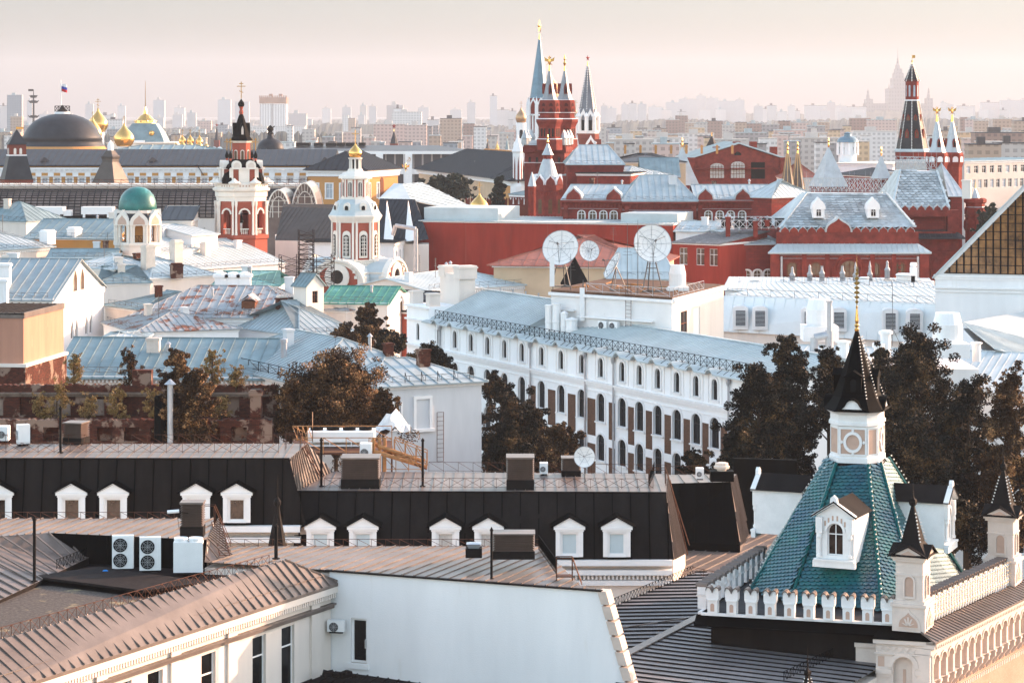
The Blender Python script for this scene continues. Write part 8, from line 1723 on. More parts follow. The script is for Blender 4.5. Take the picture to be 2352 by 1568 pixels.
for i in range(n):
 x=e0.x+Lf*(i+.5)/n;big=i==6
 if i in(5,7):continue
 w_,h_=(Lf/n*3.0,36*kA)if big else(Lf/n*1.02,14*kA)
 kk=arch_pts(w_*.88,h_*.86,'k',x=x,z=e0.z-.6);MB(fA).extr([(q,e0.y-.60,z)for q,z in kk],(0,.4,0)).build('kokoshnik','tower_red',tA);kk=arch_pts(w_,h_,'k',x=x,z=e0.z-.6);MB(fA).extr([(q,e0.y-.38,z)for q,z in kk],(0,2.0 if not big else 4.5,0)).build('kokoshnik_roof','white_roof',tA)
b=MB(fA);zz=e0.z-.6
b.box(e0.x-.6,e1.x+.6,e0.y-.4,e0.y+.8,zz-1.9,zz);sk=MB(fA);p=[Vector((e0.x-2.2,e0.y-3.0,zz-3.0)),Vector((e1.x+2.2,e0.y-3.0,zz-3.0)),Vector((e1.x+.4,e0.y-.2,zz-1.7)),Vector((e0.x-.4,e0.y-.2,zz-1.7))];roofpoly(sk,p,(0,1,0),.8,.07,.07,.2)
p=[Vector((e1.x+2.2,e0.y-3.0,zz-3.0)),Vector((e1.x+2.2,e0.y+24,zz-3.0)),Vector((e1.x+.4,e0.y+22,zz-1.7)),Vector((e1.x+.4,e0.y-.2,zz-1.7))];roofpoly(sk,p,(1,0,0),.8,.07,.07,.2);sk.build('skirt_roof','white_roof',tA)
Mf=fA@T(e0.x-1.8,e0.y-2.4,0);Lf2=Lf+3.6;b.M=Mf;zc=zz-3.1;wx=[Lf2*t for t in(.14,.29,.66,.82)]
wall(b,0,Lf2,0,zc,[(zc-10.4,2.1,3.6,1.05,wx),(zc-10.8,4.6,6.3,2.3,[Lf2*.5])]if False else[(zc-3.4,1.35,1.9,.6,wx)],.4);b.M=fA@T(e1.x+1.8,e0.y-2.4,0,R(90));wall(b,0,24,0,zc,[(zc-3.4,1.3,1.9,.6,[2,4,6,8,10,12,14])],.4);b.build('lower_wall','wine_brick',tA)
glaze(tA,Mf,[(zc-3.4,1.35,1.9,.6,wx)],0,Lf2,'cross','brown_wood','window_warm',.35,tr=.18);glaze(tA,fA@T(e1.x+1.8,e0.y-2.4,0,R(90)),[(zc-3.4,1.3,1.9,.6,[2,4,6,8,10,12,14])],0,24,'cross','brown_wood','window_warm',.45)
b=MB(Mf);cxm=Lf2*.5
for R0,R1,y in((1.75,2.05,-.45),(2.1,2.5,-.25)):
 for q in range(14):a0,a1=math.pi*q/14,math.pi*(q+1)/14;b.extr([(cxm+R0*math.cos(a0),y,zc-2.6+R0*math.sin(a0)),(cxm+R1*math.cos(a0),y,zc-2.6+R1*math.sin(a0)),(cxm+R1*math.cos(a1),y,zc-2.6+R1*math.sin(a1)),(cxm+R0*math.cos(a1),y,zc-2.6+R0*math.sin(a1))],(0,-y-.003,0))
 for sg in(-1,1):b.box(cxm+sg*(R0+R1)/2-.35,cxm+sg*(R0+R1)/2+.35,y,-.003,zc-6,zc-2.6)
for z in(zc-.35,zc-.85,zc-3.8):b.box(0,Lf2,-.2,-.004,z-.12,z)
x=.4
while x<Lf2-.5:
 if abs(x-cxm)>2.6:b.box(x,x+.3,-.18,-.005,zc-.72,zc-.48)
 x+=.6
for fx in(.205,.79):
 for i in range(3):
  for j in range(5):b.box(Lf2*fx-.85+i*.65,Lf2*fx-.45+i*.65,-.16,-.005,zc-3.6+j*.6,zc-3.22+j*.6)
b.box(0,1.4,-.5,-.004,0,zc);b.box(Lf2-1.4,Lf2,-.5,-.004,0,zc)
for fx in(.215,.36,.645,.78):b.box(Lf2*fx-.35,Lf2*fx+.35,-.3,-.004,0,zc)
b.build('brick_moulding','tower_red',tA);b=MB(Mf)
for z in(zc-.34,zc-.84,zc-3.79):b.box(0,Lf2,-.24,-.01,z,z+.05)
b.build('ledge_capping','zinc_grey',tA)
b=MB(Mf);o_=arch_pts(2.9,3.6,1.4,10,cxm,zc-4.8);b.add([(a,-.05,z)for a,z in o_],[tuple(range(len(o_)))]);d=b.build('window','window_warm',tA);b=MB(Mf)
for q in(-.7,0,.7):b.box(cxm+q-.05,cxm+q+.05,-.12,-.06,zc-4.8,zc-1.5)
for q in range(4):b.box(cxm-1.4,cxm+1.4,-.12,-.065,zc-4.2+q*.7,zc-4.12+q*.7)
b.build('glazing_bars','brown_wood',d)
b=MB(Mf)
for u in(.07,.93):b.tube((Lf2*u,-.6,0),(Lf2*u,-.6,zc-.5),.18,6)
b.build('drainpipe','galvanised',tA)
for i,u in enumerate((1878,2003)):
 x=XY(u,398)[0];z=Zv(500,397.5);b=MB(fA@T(x,396.6,z));b.box(-.9,.9,0,2.5,0,1.6);kk=arch_pts(2.1,1.9,'k',z=1.3);b.extr([(q,-.1,zz_)for q,zz_ in kk],(0,2.6,0));d=b.build('dormer','white_plaster',tA);window(d,fA@T(x,396.45,z+.25),.8,1.15,.2,'cross','white_trim','window_dark',.14)
tB,fB,eB=truncated('rear red museum block with a taller silver scale-tiled roof and iron cresting',(2050,475,2180,478),(2068,392,2152,394),424,433,0)
e0,e1=eB[0],eB[1];b=MB(fB);c=MB(fB);n=7;kB=424/F;Lf=e1.x-e0.x
for i in range(n):x=e0.x+Lf*(i+.5)/n;kk=arch_pts(Lf/n*.8,10*kB,'k',x=x,z=e0.z-.5);MB(fB).extr([(q,e0.y-.60,z)for q,z in kk],(0,.4,0)).build('kokoshnik','wine_brick',tB);kk=arch_pts(Lf/n*1.03,14*kB,'k',x=x,z=e0.z-.5);MB(fB).extr([(q,e0.y-.38,z)for q,z in kk],(0,1.8,0)).build('kokoshnik_roof','white_roof',tB)
b.box(e0.x-.5,e1.x+1.5,e0.y-1,e0.y+.8,e0.z-1.6,e0.z-.5);b.box(e0.x,e1.x+.8,e0.y-1.6,e0.y+.8,0,e0.z-4);b.box(e1.x-.4,e1.x+1.4,e0.y-1.2,e0.y+1,0,e0.z-.6);b.box(e0.x,e1.x+1,e0.y-1.9,e0.y,e0.z-7.6,e0.z-7.2)
b.build('upper_wall','wine_brick',tB)
b=MB(fB);p=[Vector((e0.x-1,e0.y-3,e0.z-5)),Vector((e1.x+2.2,e0.y-3,e0.z-5)),Vector((e1.x+1,e0.y-.4,e0.z-3.8)),Vector((e0.x-1,e0.y-.4,e0.z-3.8))];roofpoly(b,p,(0,1,0),.9,.07,.07,.2);b.build('skirt_roof','slate_roof',tB)
b=MB(fB@T(e0.x,e0.y-1.62,0));
for i in range(4):
 for j in range(3):b.box(1.2+i*2.4,2.4+i*2.4,-.2,-.002,e0.z-12.5-j*3.4,e0.z-10.4-j*3.4)
b.build('brick_moulding','tower_red',tB)
# lit side wing & conical turret on right end
h_=house('museum_wing','narrow sunlit side bay of the red museum with a steep pale side roof',XY(2184,428),XY(2210,428),31.4,30,'wine_courses','pale_tent','hip',rh=5.2,hip=1.0,over=.5,rrows=[(-4,1.2,2.2,.6,12),(-8,1.2,2.6,.6,12)],sp=.9,cornice='wine_brick',gm='window_warm')
k=rtower('red round-cornered turret with a white cone roof at the right end of the museum',2240,432,R(12));k.lat('body','tower_red',8,[(21,800),(21,500),(23,496),(20,492),(20,468),(24,464),(24,458),(20,455)]);k.lat('cone','pale_tent',8,[(21,476),(14,466),(1.2,432)]);k.ring('kokoshnik','tower_red',8,23,492,17,16,8.,th=.6);k.ring('kokoshnik_lower','tower_red',8,24.5,520,18,16,8.,th=.6);k.lat('belt','tower_red',8,[(22,530),(25,520),(22,518)]);k.ring('window','window_dark',8,21,565,5,14,2.5,th=.1);k.ring('panel','wine_brick',8,21.2,590,8,12,0,th=.1);k.lat('finial','gilt',6,[(1,434),(.3,418)])
# arsenal corner tower with black tents
k=Tw('corner_tower','red tower with tall black beaded tents and a gold flag vane, upper right',2095,500,'tower',R(12))
k.lat('base','tower_red',8,[(36,700),(36,350),(38,347)]);k.lat('eave','white_roof',8,[(38,349),(36,342)]);k.lat('lower_tent','black_tile',8,[(34,345),(14.5,232)]);k.lat('belt','white_trim',8,[(16,232),(16,229),(14,229)]);k.lat('lantern','tower_red',8,[(14,232),(14,188),(16,186),(16,184)]);k.ring('lantern_opening','window_pale',8,14,222,4.5,26,2.,th=.1);k.lat('upper_tent','black_tile',8,[(16.5,186),(13,178),(2,148)]);k.lat('tip','gilt',8,[(2,150),(1,143),(2.2,141),(.6,138),(.4,126)])
b=MB();b.box(.1,7*k.k,-.08,.08,k.z(151),k.z(145))if False else b.box(.1,7*k.k,-.08,.08,k.z(134),k.z(127));b.build('gold_flag','gilt',k.t);bd=MB()
for(h0,v0_,h1,v1_,n)in((34,345,14.5,232,34),(16.5,186,2,148,12)):
 for i in range(8):
  a=2*math.pi*(i+.5)/8
  for q in range(n):t=q/(n-1);r=(h0*(1-t)+h1*t)*k.k*rk(8)+.05;bd.ball((r*math.cos(a),r*math.sin(a),k.z(v0_+(v1_-v0_)*t)),.12,4,3)
bd.build('ridge_beads','bulb_white',k.t);k.ring('lucarne','tower_red',8,28,318,9,22,'p',th=1.2,off=.1);k.ring('lucarne_upper','tower_red',8,21,282,8,20,'p',th=1.2,off=.1);k.ring('lucarne_recess','window_warm',8,28,314,4,12,'p',th=.05,off=.15);k.ring('lucarne_upper_recess','window_warm',8,21,278,4,11,'p',th=.05,off=.15)
g_='white tented towers with gilded eagles'
for i,(u,Y)in enumerate(((2152,455),(2187,462))):
 k=rtower(['left one of two red towers with white tents and gilded eagles, upper right','right one of two red towers with white tents and gilded eagles, upper right'][i],u,Y,R(8),g_)
 k.eagle('gilt',246,266);k.lat('tip','gilt',8,[(3,280),(1.6,264)]);k.lat('tent','pale_tent',8,[(19,350),(17,345),(2.8,279)]);k.lat('drum','tower_red',8,[(21,700),(21,384),(24,374),(24,356),(22,350)]);k.ring('rosette','white_trim',8,24,372,13,13,5.,th=.1);k.ring('tent_dormer','tower_red',4,13,338,7,20,'p',th=.8,off=.3);k.ring('tent_dormer_recess','window_dark',4,13.2,336,4,13,'p',th=.05,off=.4)
# round temple lantern, manege and pale blocks to the right
k=Tw('domed_rotunda','small white colonnaded rotunda with a blue dome',1947,640,'building');k.lat('drum','white_trim',20,[(21,420),(21,326)]);k.lat('roof','blue_tent',20,[(25,327),(24,322),(18,316),(9,313),(8,308),(9,306),(1,303)]);k.ring('window','window_dark',10,20,352,5,16,2.5,th=.2,off=.3);b=MB()
for i in range(10):a=2*math.pi*(i+.5)/10;b.lathe([(.35,k.z(356)),(.3,k.z(328))],6,23*k.k*math.cos(a),23*k.k*math.sin(a))
b.build('columns','white_trim',k.t)
hs('long white palace with a balustrade of urns under the rotunda',(1890,375),(2050,378),32.5,22,'white_plaster','white_roof','flat',rows=[(-6,1.4,2.4,0,9)],name='white_palace',dentil=True)
hs('grey ribbed roof low behind the silver museum roof',(1920,400),(2000,404),31,12,'tower_red','slate_roof','hip',rv=386,sp=1,name='building')
for i,(a,b_,z,D,rv,lb,rr_)in enumerate((((2225,460),(2460,478),27.5,24,404,'white arcaded riding hall with a scalloped pale roof at the right edge',[(-8,2.4,5.,1.2,8)]),((2208,400),(2460,392),33,18,384,'pale hotel block with a roof terrace and long windows, right edge',[(-3.2,1.6,1.5,0,15),(-6.2,1.2,2,0,22),(-9.6,1.2,2.2,0,22)]),((2215,372),(2460,366),36,16,352,'upper pale storey with dark square windows, right edge',[(-2.2,1.3,1.4,0,14),(-5,1.1,1.6,0,18)]))):
 h_=hs(lb,a,b_,z,D,'pale_block' if 'pale_block' in MATS else mat('pale_block',(.50,.465,.43),var=.1,scale=.3).name,'white_roof','hip' if i==0 else 'flat',rv=rv if i==0 else None,rows=rr_,sp=2.4,name='building',gm=('window_dark','window_pale'),cat='building')
 if i==0:
  L_,E_=LE[h_.name];b=MB()
  for row in(1.5,6):
   for q in range(14):x=q*L_/13;b.lathe([(.9,E_+row*.45-.3),(1.0,E_+row*.45+.5),(.5,E_+row*.45+1.2)],8,x,row)
  b.build('roof_scallop','pale_stone',h_)
# pinnacle row in front of the museum
g_='grey baluster pinnacles in a row below the museum'
for i,(u,v,vb)in enumerate(((1820,618,652),(1860,613,650),(1888,622,648),(1935,618,648),(1965,607,652),(1998,605,650),(2038,604,640))):
 k=Tw('stone_pinnacle',['stout grey pinnacle, leftmost of the row below the museum','grey pinnacle, second from the left in the row','small stub pinnacle on a cream block, third from the left','small pinnacle on a cream block, left of the tower vane','tall grey pinnacle right behind the gold tower vane','tall grey pinnacle just right of the gold tower vane','tall grey pinnacle, rightmost of the row'][i],u,352,'pinnacle',0,g_)
 k.lat('spirelet','zinc_grey',10,[(6,vb-18),(6.5,vb-21),(3.6,vb-26),(2.6,vb-34),(3.2,vb-37),(.4,v-6)]);b=MB()
 for j in range(6):a=2*math.pi*j/6;b.tube((5*k.k*math.cos(a),5*k.k*math.sin(a),k.z(vb)),(5*k.k*math.cos(a),5*k.k*math.sin(a),k.z(vb-19)),.07,4)
 b.lathe([(4*k.k,k.z(vb)),(4*k.k,k.z(vb-18))],8);b.build('lantern','zinc_grey',k.t);b=MB();b.box(-7*k.k,7*k.k,-.5,.5,k.z(vb+22),k.z(vb));b.build('plinth','cream_plaster',k.t)
hs('low white service roofs with vents between the museum and the mansard block',(1665,668),(2150,672),22.2,26,'white_plaster','white_roof','flat',name='building',cornice=None)
for i,(u,v,w_,h_)in enumerate(((1735,655,22,14),(1800,652,16,12),(1985,652,20,16),(2098,645,14,42),(2080,650,40,22),(1700,660,6,24),(2130,655,30,10))):
 Yq=350;tt=thing('roof_ventilator',['low white box vent left of the pinnacle row','low white double vent between the first pinnacles','round white cowl between the tall pinnacles','tall white chimney with a round cowl right of the pinnacles','wide white box at the foot of the tall cowled chimney','thin vent pole left on the white service roof','low white box beside the amber glass gable'][i],'roof vent',P(u,v,Yq),0,'white roof vents below the museum');kq=Yq/F;b=MB();b.box(-w_*kq/2,w_*kq/2,-.6,.6,-1.5,h_*kq*.75);b.build('shaft','white_plaster',tt);b=MB();b.lathe([(w_*kq*.4,h_*kq*.75),(w_*kq*.6,h_*kq*.85),(w_*kq*.5,h_*kq)],10);b.build('cowl','ac_white',tt)
# rooftop plant near the red houses
tt=thing('rooftop_chiller','cluster of dark plant boxes and railings on the roof left of the silver roof','air conditioner',P(1712,520,400));b=MB()
for q in range(5):b.box(-3.6+q*2.1,-2.2+q*2.1,0,2,-.3,1.2)
b.build('casing','black_metal',tt);b=MB();railing(b,(-4.5,-1,-.4),(7,-1,-.4),1.4,1.2,.05,'x');railing(b,(-4.5,3,-.2),(10,3,-.2),1.6,1.4,.05,'x');b.build('railing','white_trim',tt)
for i,(u,v0_,v1_,lb)in enumerate(((1672,560,498,'brick chimney with a metal cap left of the roof plant'),(1735,545,508,'short red chimney on the annex roof'),(1762,520,505,'small red chimney in front of the gate tower'))):
 k=Tw('chimney_stack',lb,u,398,'chimney',0,'brick chimneys left of the silver roof');k.lat('stack','tower_red',4,[(5,v0_),(5,v1_+3),(6.5,v1_+3),(6.5,v1_)],rot=45);k.lat('cap','zinc_grey',8,[(2,v1_),(2,v1_-5),(6,v1_-5),(1,v1_-9)])
# =====================================================================================
#  GROUND, TREES, FAR CITY, HAZE
# =====================================================================================
b=MB();
ys=[60,400,1200,3000,6000,9000,14000];xs_=[-6000,-2500,-800,-200,0,200,800,2500,6000]
for i in range(len(ys)-1):
 for j in range(len(xs_)-1):b.add([(xs_[j],ys[i],-.02),(xs_[j+1],ys[i],-.02),(xs_[j+1],ys[i+1],-.02),(xs_[j],ys[i+1],-.02)],[(0,1,2,3)])
mat('ground_mat',(.17,.165,.155),var=.3,scale=.02);tag(b.build('ground','ground_mat'),None,kind='structure')
# wooded ridge on the horizon and a nearer green belt
def hill(name,pts,Y,dY,base=0,m='wood'):
 b=MB();r2=random.Random(hash(name)%97);vs=[];n=len(pts)
 us=[];
 for(u0,v0_),(u1,v1_)in zip(pts[:-1],pts[1:]):
  k=max(2,int((u1-u0)/5))
  for i in range(k):us.append((u0+(u1-u0)*i/k,v0_+(v1_-v0_)*i/k+(r2.random()-.5)*1.6))
 us.append(pts[-1]);rows_=[]
 for f,(zz,dy)in enumerate(((0.,0),(.75,.35),(1.,.6),(.8,1.),(0,1.6))):rows_.append([(XY(u,Y)[0]*(1+dy*dY/Y),Y+dy*dY,max(0,Zv(v,Y)*zz+(r2.random()-.5)*6*(zz>0)))for u,v in us])
 for a,c in zip(rows_[:-1],rows_[1:]):
  for i in range(len(us)-1):b.add([a[i],a[i+1],c[i+1],c[i]],[(0,1,2,3)])
 return tag(b.build(name,m),None,kind='structure')
mat('wood',(.035,.045,.032),var=.5,scale=.01)
hill('hills',[(-300,282),(200,280),(650,279),(900,277),(1150,276),(1380,268),(1500,262),(1750,261),(1900,262),(2000,255),(2200,256),(2352,258),(2700,256)],7600,900)
hill('wooded_slope',[(-300,304),(300,300),(560,296),(640,288),(900,287),(1100,292),(1300,296),(1450,280),(1560,275),(1700,284),(1900,277),(2352,272),(2700,272)],4600,700)
hill('green_belt',[(-300,318),(350,316),(480,308),(600,311),(700,309),(860,321),(1000,318)],2500,300)
import numpy as np
# ---- trees ------------------------------------------------------------------
def tree(label,u,v_top,v_bot,hw,Y,m='leaf_rust',n=5200,name='leafy_tree',group=None,blobs=None,leaf=.16,trunk_to=0,col=False,seed=0,dens=1.):
 """tapered trunk with limbs; crown of leaf-sized faces gathered in clumps at twig ends"""
 r=random.Random(int(u*7+v_top)+seed);k=Y/F;x0,y0=XY(u,Y);zt,zb_=Zv(v_top,Y),Zv(v_bot,Y);W=hw*k;Hc=zt-zb_;zc=(zt+zb_)/2
 t=thing(name,label,'tree',(x0,y0,trunk_to),r.random()*6,group);tb=MB();base_r=max(.07,min(.32,Hc*.028));h0=zb_-trunk_to
 tb.tube((0,0,0),(0,0,max(.3,h0)),base_r*1.25,7,base_r);top_=Vector((.06*W,0,zt-trunk_to-.1*Hc));tb.tube((0,0,max(.3,h0)),top_,base_r,7,base_r*.2)
 clumps=[];nb=blobs or max(20,int(34*dens))
 for i in range(nb):
  for _ in range(20):
   a=r.random()*6.283;q=(i+.5)/nb;zz=q*Hc;prof=(math.sin(math.pi*min(1,.12+q*.88))**.55)*(1-.25*q)if not col else(1-q*.75)*(.35+.65*min(1,q*6))
   rr=W*prof*(.35+.65*math.sqrt(r.random()));break
  c=Vector((rr*math.cos(a)*.9,rr*math.sin(a)*.9,h0+zz*.97));s0=Vector((0,0,max(.2,c.z-rr*.7-.3)));s=(.34 if col else .31)*W*(.5+.8*r.random())*(1.1-.3*q)
  s=max(s,.3);tb.tube(s0,c,base_r*.42*(1-q*.5),5,base_r*.08);clumps.append((c,s))
  for _ in range(4):e=c+Vector((r.gauss(0,s*.9),r.gauss(0,s*.9),r.gauss(.15,s*.75)));tb.tube(c,e,base_r*.10,3,.01);clumps.append((e,s*(.35+.35*r.random())))
 tb.build('trunk','bark',t);tot=sum(s**2 for _,s in clumps)
 g=np.random.default_rng(int(u*13+v_top*7));P_=[]
 for c,s in clumps:
  q=max(8,int(n*s**2/tot));d=g.normal(size=(q,3));d/=np.linalg.norm(d,axis=1)[:,None];d[:,2]*=.8;p=np.array(c)+d*s*(g.random((q,1))**.4)
  ax=g.normal(size=(q,3));ax/=np.linalg.norm(ax,axis=1)[:,None];bx=np.cross(ax,g.normal(size=(q,3)));bx/=np.linalg.norm(bx,axis=1)[:,None];cx2=np.cross(ax,bx);l=leaf*(.6+.8*g.random((q,1)))
  P_.append(np.stack([p-bx*l,p+cx2*l*.6,p+bx*l,p-cx2*l*.6],1).reshape(-1,3))
 A=np.concatenate(P_).astype(np.float32);me=bpy.data.meshes.new('crown');k4=len(A);me.vertices.add(k4);me.vertices.foreach_set('co',A.ravel());me.loops.add(k4);me.loops.foreach_set('vertex_index',np.arange(k4,dtype=np.int32));me.polygons.add(k4//4);me.polygons.foreach_set('loop_start',np.arange(0,k4,4,dtype=np.int32));me.update(calc_edges=True);me.materials.append(MATS[m])
 o=bpy.data.objects.new('crown',me);C.objects.link(o);o.parent=t;return t
gt='tall dark trees behind the tent tower'
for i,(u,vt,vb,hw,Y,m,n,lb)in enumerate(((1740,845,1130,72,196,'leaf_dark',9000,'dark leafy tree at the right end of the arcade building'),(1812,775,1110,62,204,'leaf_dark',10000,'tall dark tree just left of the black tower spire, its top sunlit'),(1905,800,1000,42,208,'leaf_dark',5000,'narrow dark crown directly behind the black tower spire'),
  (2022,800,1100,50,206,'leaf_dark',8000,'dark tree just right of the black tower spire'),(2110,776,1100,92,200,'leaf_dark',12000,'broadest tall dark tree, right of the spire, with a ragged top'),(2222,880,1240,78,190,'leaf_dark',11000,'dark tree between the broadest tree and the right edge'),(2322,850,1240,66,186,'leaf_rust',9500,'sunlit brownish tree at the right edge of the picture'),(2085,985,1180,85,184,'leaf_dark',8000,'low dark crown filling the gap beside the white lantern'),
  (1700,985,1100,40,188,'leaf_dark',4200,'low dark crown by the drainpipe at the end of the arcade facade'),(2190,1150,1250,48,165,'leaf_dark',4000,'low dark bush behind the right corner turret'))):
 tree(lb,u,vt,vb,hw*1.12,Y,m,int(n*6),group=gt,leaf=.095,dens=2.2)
gd='dark trees in the yard below the arcade building'
for(u,vt,vb,hw,Y,m,n,lb)in((1150,868,1075,62,236,'leaf_dark',9000,'dark yard tree against the corner of the white rendered house'),(1205,930,1080,55,222,'leaf_dark',7000,'dark yard tree in front of the first arched windows'),(1275,985,1085,52,214,'leaf_rust',5200,'brown-leaved young tree left of the small round dish'),(1165,985,1085,42,205,'leaf_dark',5000,'low dark tree beside the rear railing'),(985,800,850,42,262,'leaf_dark',3500,'small dark tree at the foot of the end pavilion'),(1595,1045,1100,30,190,'leaf_dark',1400,'thin small tree in front of the lowest arcade windows')):
 tree(lb,u,vt,vb,hw*1.15,Y,m,int(n*5),group=gd,leaf=.10)
tree('willow-like tree with drooping brown foliage beside the bright red house',845,705,800,38,268,'leaf_rust',20000,leaf=.12);tree('dark bush at the left foot of the drooping willow',790,752,800,38,262,'leaf_rust',9000,leaf=.12);tree('low dark tree between the willow and the end pavilion',895,768,805,40,264,'leaf_dark',9000,leaf=.12)
tree('big sunlit rusty-brown bushy tree in front of the grey hip roofs',772,835,1000,122,186,'leaf_rust',90000,leaf=.08,dens=3.2);tree('smaller rusty tree against the wall of the white rendered house',880,900,990,34,182,'leaf_rust',12000,leaf=.08);tree('lower left bulge tree of the rusty thicket beside the brick pier',668,880,1000,42,183,'leaf_rust',16000,leaf=.08)
tree('tall golden-brown tree growing out of the brick ruin beside the stove pipe',405,800,1008,48,179,'leaf_rust',30000,leaf=.075,trunk_to=18);tree('lower golden bush right of the stove pipe in the ruin',450,850,1008,50,178,'leaf_rust',26000,leaf=.075,trunk_to=18)
gs='birch saplings sprouting on the ruin'
for(u,vt,vb,hw,Y,n,m,lb)in((170,815,880,16,187,1500,'leaf_gold','slender sapling beside the orange block on the ruin wall'),(296,808,880,20,187,2200,'leaf_rust','upright sapling by the small brick stump on the ruin wall'),(487,810,880,22,186,2000,'leaf_gold','sapling above the golden tree on the ruin wall'),(543,850,885,16,186,1000,'leaf_gold','small sapling right end of the ruin wall'),(130,880,958,22,183,1300,'leaf_gold','golden sapling in front of the bricked-up windows, left'),(270,895,958,26,183,1600,'leaf_gold','many-stemmed golden sapling on the ruin ledge'),(350,900,958,20,183,1300,'leaf_gold','golden shrub against the bricked-up windows by the black flue'),(95,910,958,18,183,900,'leaf_gold','low golden shrub near the left end of the ledge'),(205,915,958,16,183,800,'leaf_gold','low golden shrub between the two ledge saplings'),(510,915,960,24,183,1200,'leaf_gold','yellowing shrub left of the brick pier')):
 tree(lb,u,vt,vb,hw*1.15,Y,m,int(n*1.6),'sapling',gs,blobs=12,leaf=.065,trunk_to=(Zv(vb,Y)-.6))
ga='dark trees before the arsenal'
for(u,vt,hw,lb)in((1000,412,32,'dark round tree at the left before the arsenal'),(1048,408,40,'broad dark round tree before the arsenal centre')):tree(lb,u,vt,458,hw,560,'leaf_far',6000,group=ga,leaf=.42)
tree('slim dark fir tree standing right of the gilded dome',1144,408,505,19,500,'leaf_far',7000,name='fir_tree',col=True,leaf=.34);tree('grey-green tree between the museum turret and the riding hall',2275,480,560,32,420,'leaf_far',7000,leaf=.32)
# ---- far city ---------------------------------------------------------------
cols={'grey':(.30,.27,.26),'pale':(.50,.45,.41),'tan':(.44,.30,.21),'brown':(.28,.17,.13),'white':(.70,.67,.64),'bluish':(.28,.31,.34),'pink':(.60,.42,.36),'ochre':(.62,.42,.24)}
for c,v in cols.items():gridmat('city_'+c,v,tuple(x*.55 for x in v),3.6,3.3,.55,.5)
for c,v in cols.items():gridmat('far_'+c,tuple(.36+x*.5 for x in v),tuple(.32+x*.36 for x in v),5,3.3,.5,.5)  # distance haze mixed into these paler wall and window colours
LM=[(70,'the bronze ship monument'),(133,'the grey dome'),(215,'the gilded onions'),(334,'the golden palace crown'),(440,'the small cupolas'),(552,'the red bell tower cross'),(626,'the crowned slab'),(815,'the church cross'),(905,'the starred dark spire'),(1100,'the gilded dome by the fir'),(1200,'the white bell tower'),(1262,'the museum eagle tower'),(1350,'the grey star spire'),(1460,'the museum hall roof'),(1567,'the pale pyramid roof'),(1640,'the lattice tent spire'),(1700,'the red gabled hall'),(1820,'the thin brown spires'),(1947,'the blue-domed rotunda'),(2065,'the stepped skyscraper'),(2095,'the black tent tower'),(2170,'the twin eagle towers'),(2300,'the right edge')]
USED={}
def block(u0,u1,vt,Y,colr,vb=None,extra=None,D=None,label=None,name='city_building',rz=0,roof=None):
 k=Y/F;w_=(u1-u0)*k;z=Zv(vt,Y);x,y=XY(u0,Y);far='distant' if Y>4000 else('hazy' if Y>1900 else 'low')
 shape='tower block' if(z>w_*1.25)else('slab' if z>w_*.55 else 'long block')
 if label is None:
  uc=(u0+u1)/2;lm=min(LM,key=lambda q:abs(q[0]-uc));side='straight behind' if abs(lm[0]-uc)<8 else('left of' if uc<lm[0]else 'right of')
  ht='on the skyline' if vt<262 else('mid-haze' if vt<300 else 'nearer')
  label=f'{far} {colr} {shape} {ht}, {side} {lm[1]}';q=USED.get(label,0);USED[label]=q+1
  if q:label=['second ','third ','fourth ','fifth ','sixth ','seventh ','eighth '][min(q-1,6)]+label
 t=thing(name,label,'building',(x,y,0),rz,'hazy buildings of the far city');D=D or max(10,w_*.5);b=MB()
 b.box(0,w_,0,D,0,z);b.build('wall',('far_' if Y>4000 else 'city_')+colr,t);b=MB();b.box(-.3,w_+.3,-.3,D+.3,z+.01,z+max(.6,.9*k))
 if extra!='plain' and w_>12:b.box(w_*.3,w_*.3+min(8,w_*.25),D*.3,D*.6,z,z+3.5*(1+(Y>4000)))
 b.build('roof',roof or rnd.choice(['slate_roof','silver_roof','pale_block','pale_block']),t);return t
# academy with the openwork crown
Y=4200;k=Y/F
t=thing('office_tower','pale striped twin office slab topped with a bronze openwork crown, left skyline','building',(*XY(597,Y),0));gridmat('fin_wall',(.82,.79,.76),(.50,.46,.44),4.2,400,.45,1.);b=MB();W_=60*k
b.box(0,W_*.45,0,30,0,Zv(239,Y));b.box(W_*.48,W_,0,34,0,Zv(240,Y));b.build('slab','fin_wall',t);b=MB();mat('bronze_crown',(.38,.19,.11),rough=.5,metal=.3,var=.4,scale=.05)
for x0,x1 in((0,W_*.46),(W_*.5,W_)):
 b.box(x0-1,x1+1,-2,32,Zv(238,Y),Zv(224,Y))
 for q in range(7):xx=x0+(x1-x0)*q/6;b.box(xx-1,xx+1,-2,0,Zv(224,Y),Zv(220,Y));
b.box(W_*.46,W_*.5,5,20,Zv(238,Y),Zv(230,Y));b.box(14,20,8,14,Zv(222,Y),Zv(216,Y));b.box(30,36,8,14,Zv(222,Y),Zv(216,Y));b.build('openwork_crown','bronze_crown',t)
block(634,700,291,4000,'white',label='low white podium block at the foot of the crowned office slab')
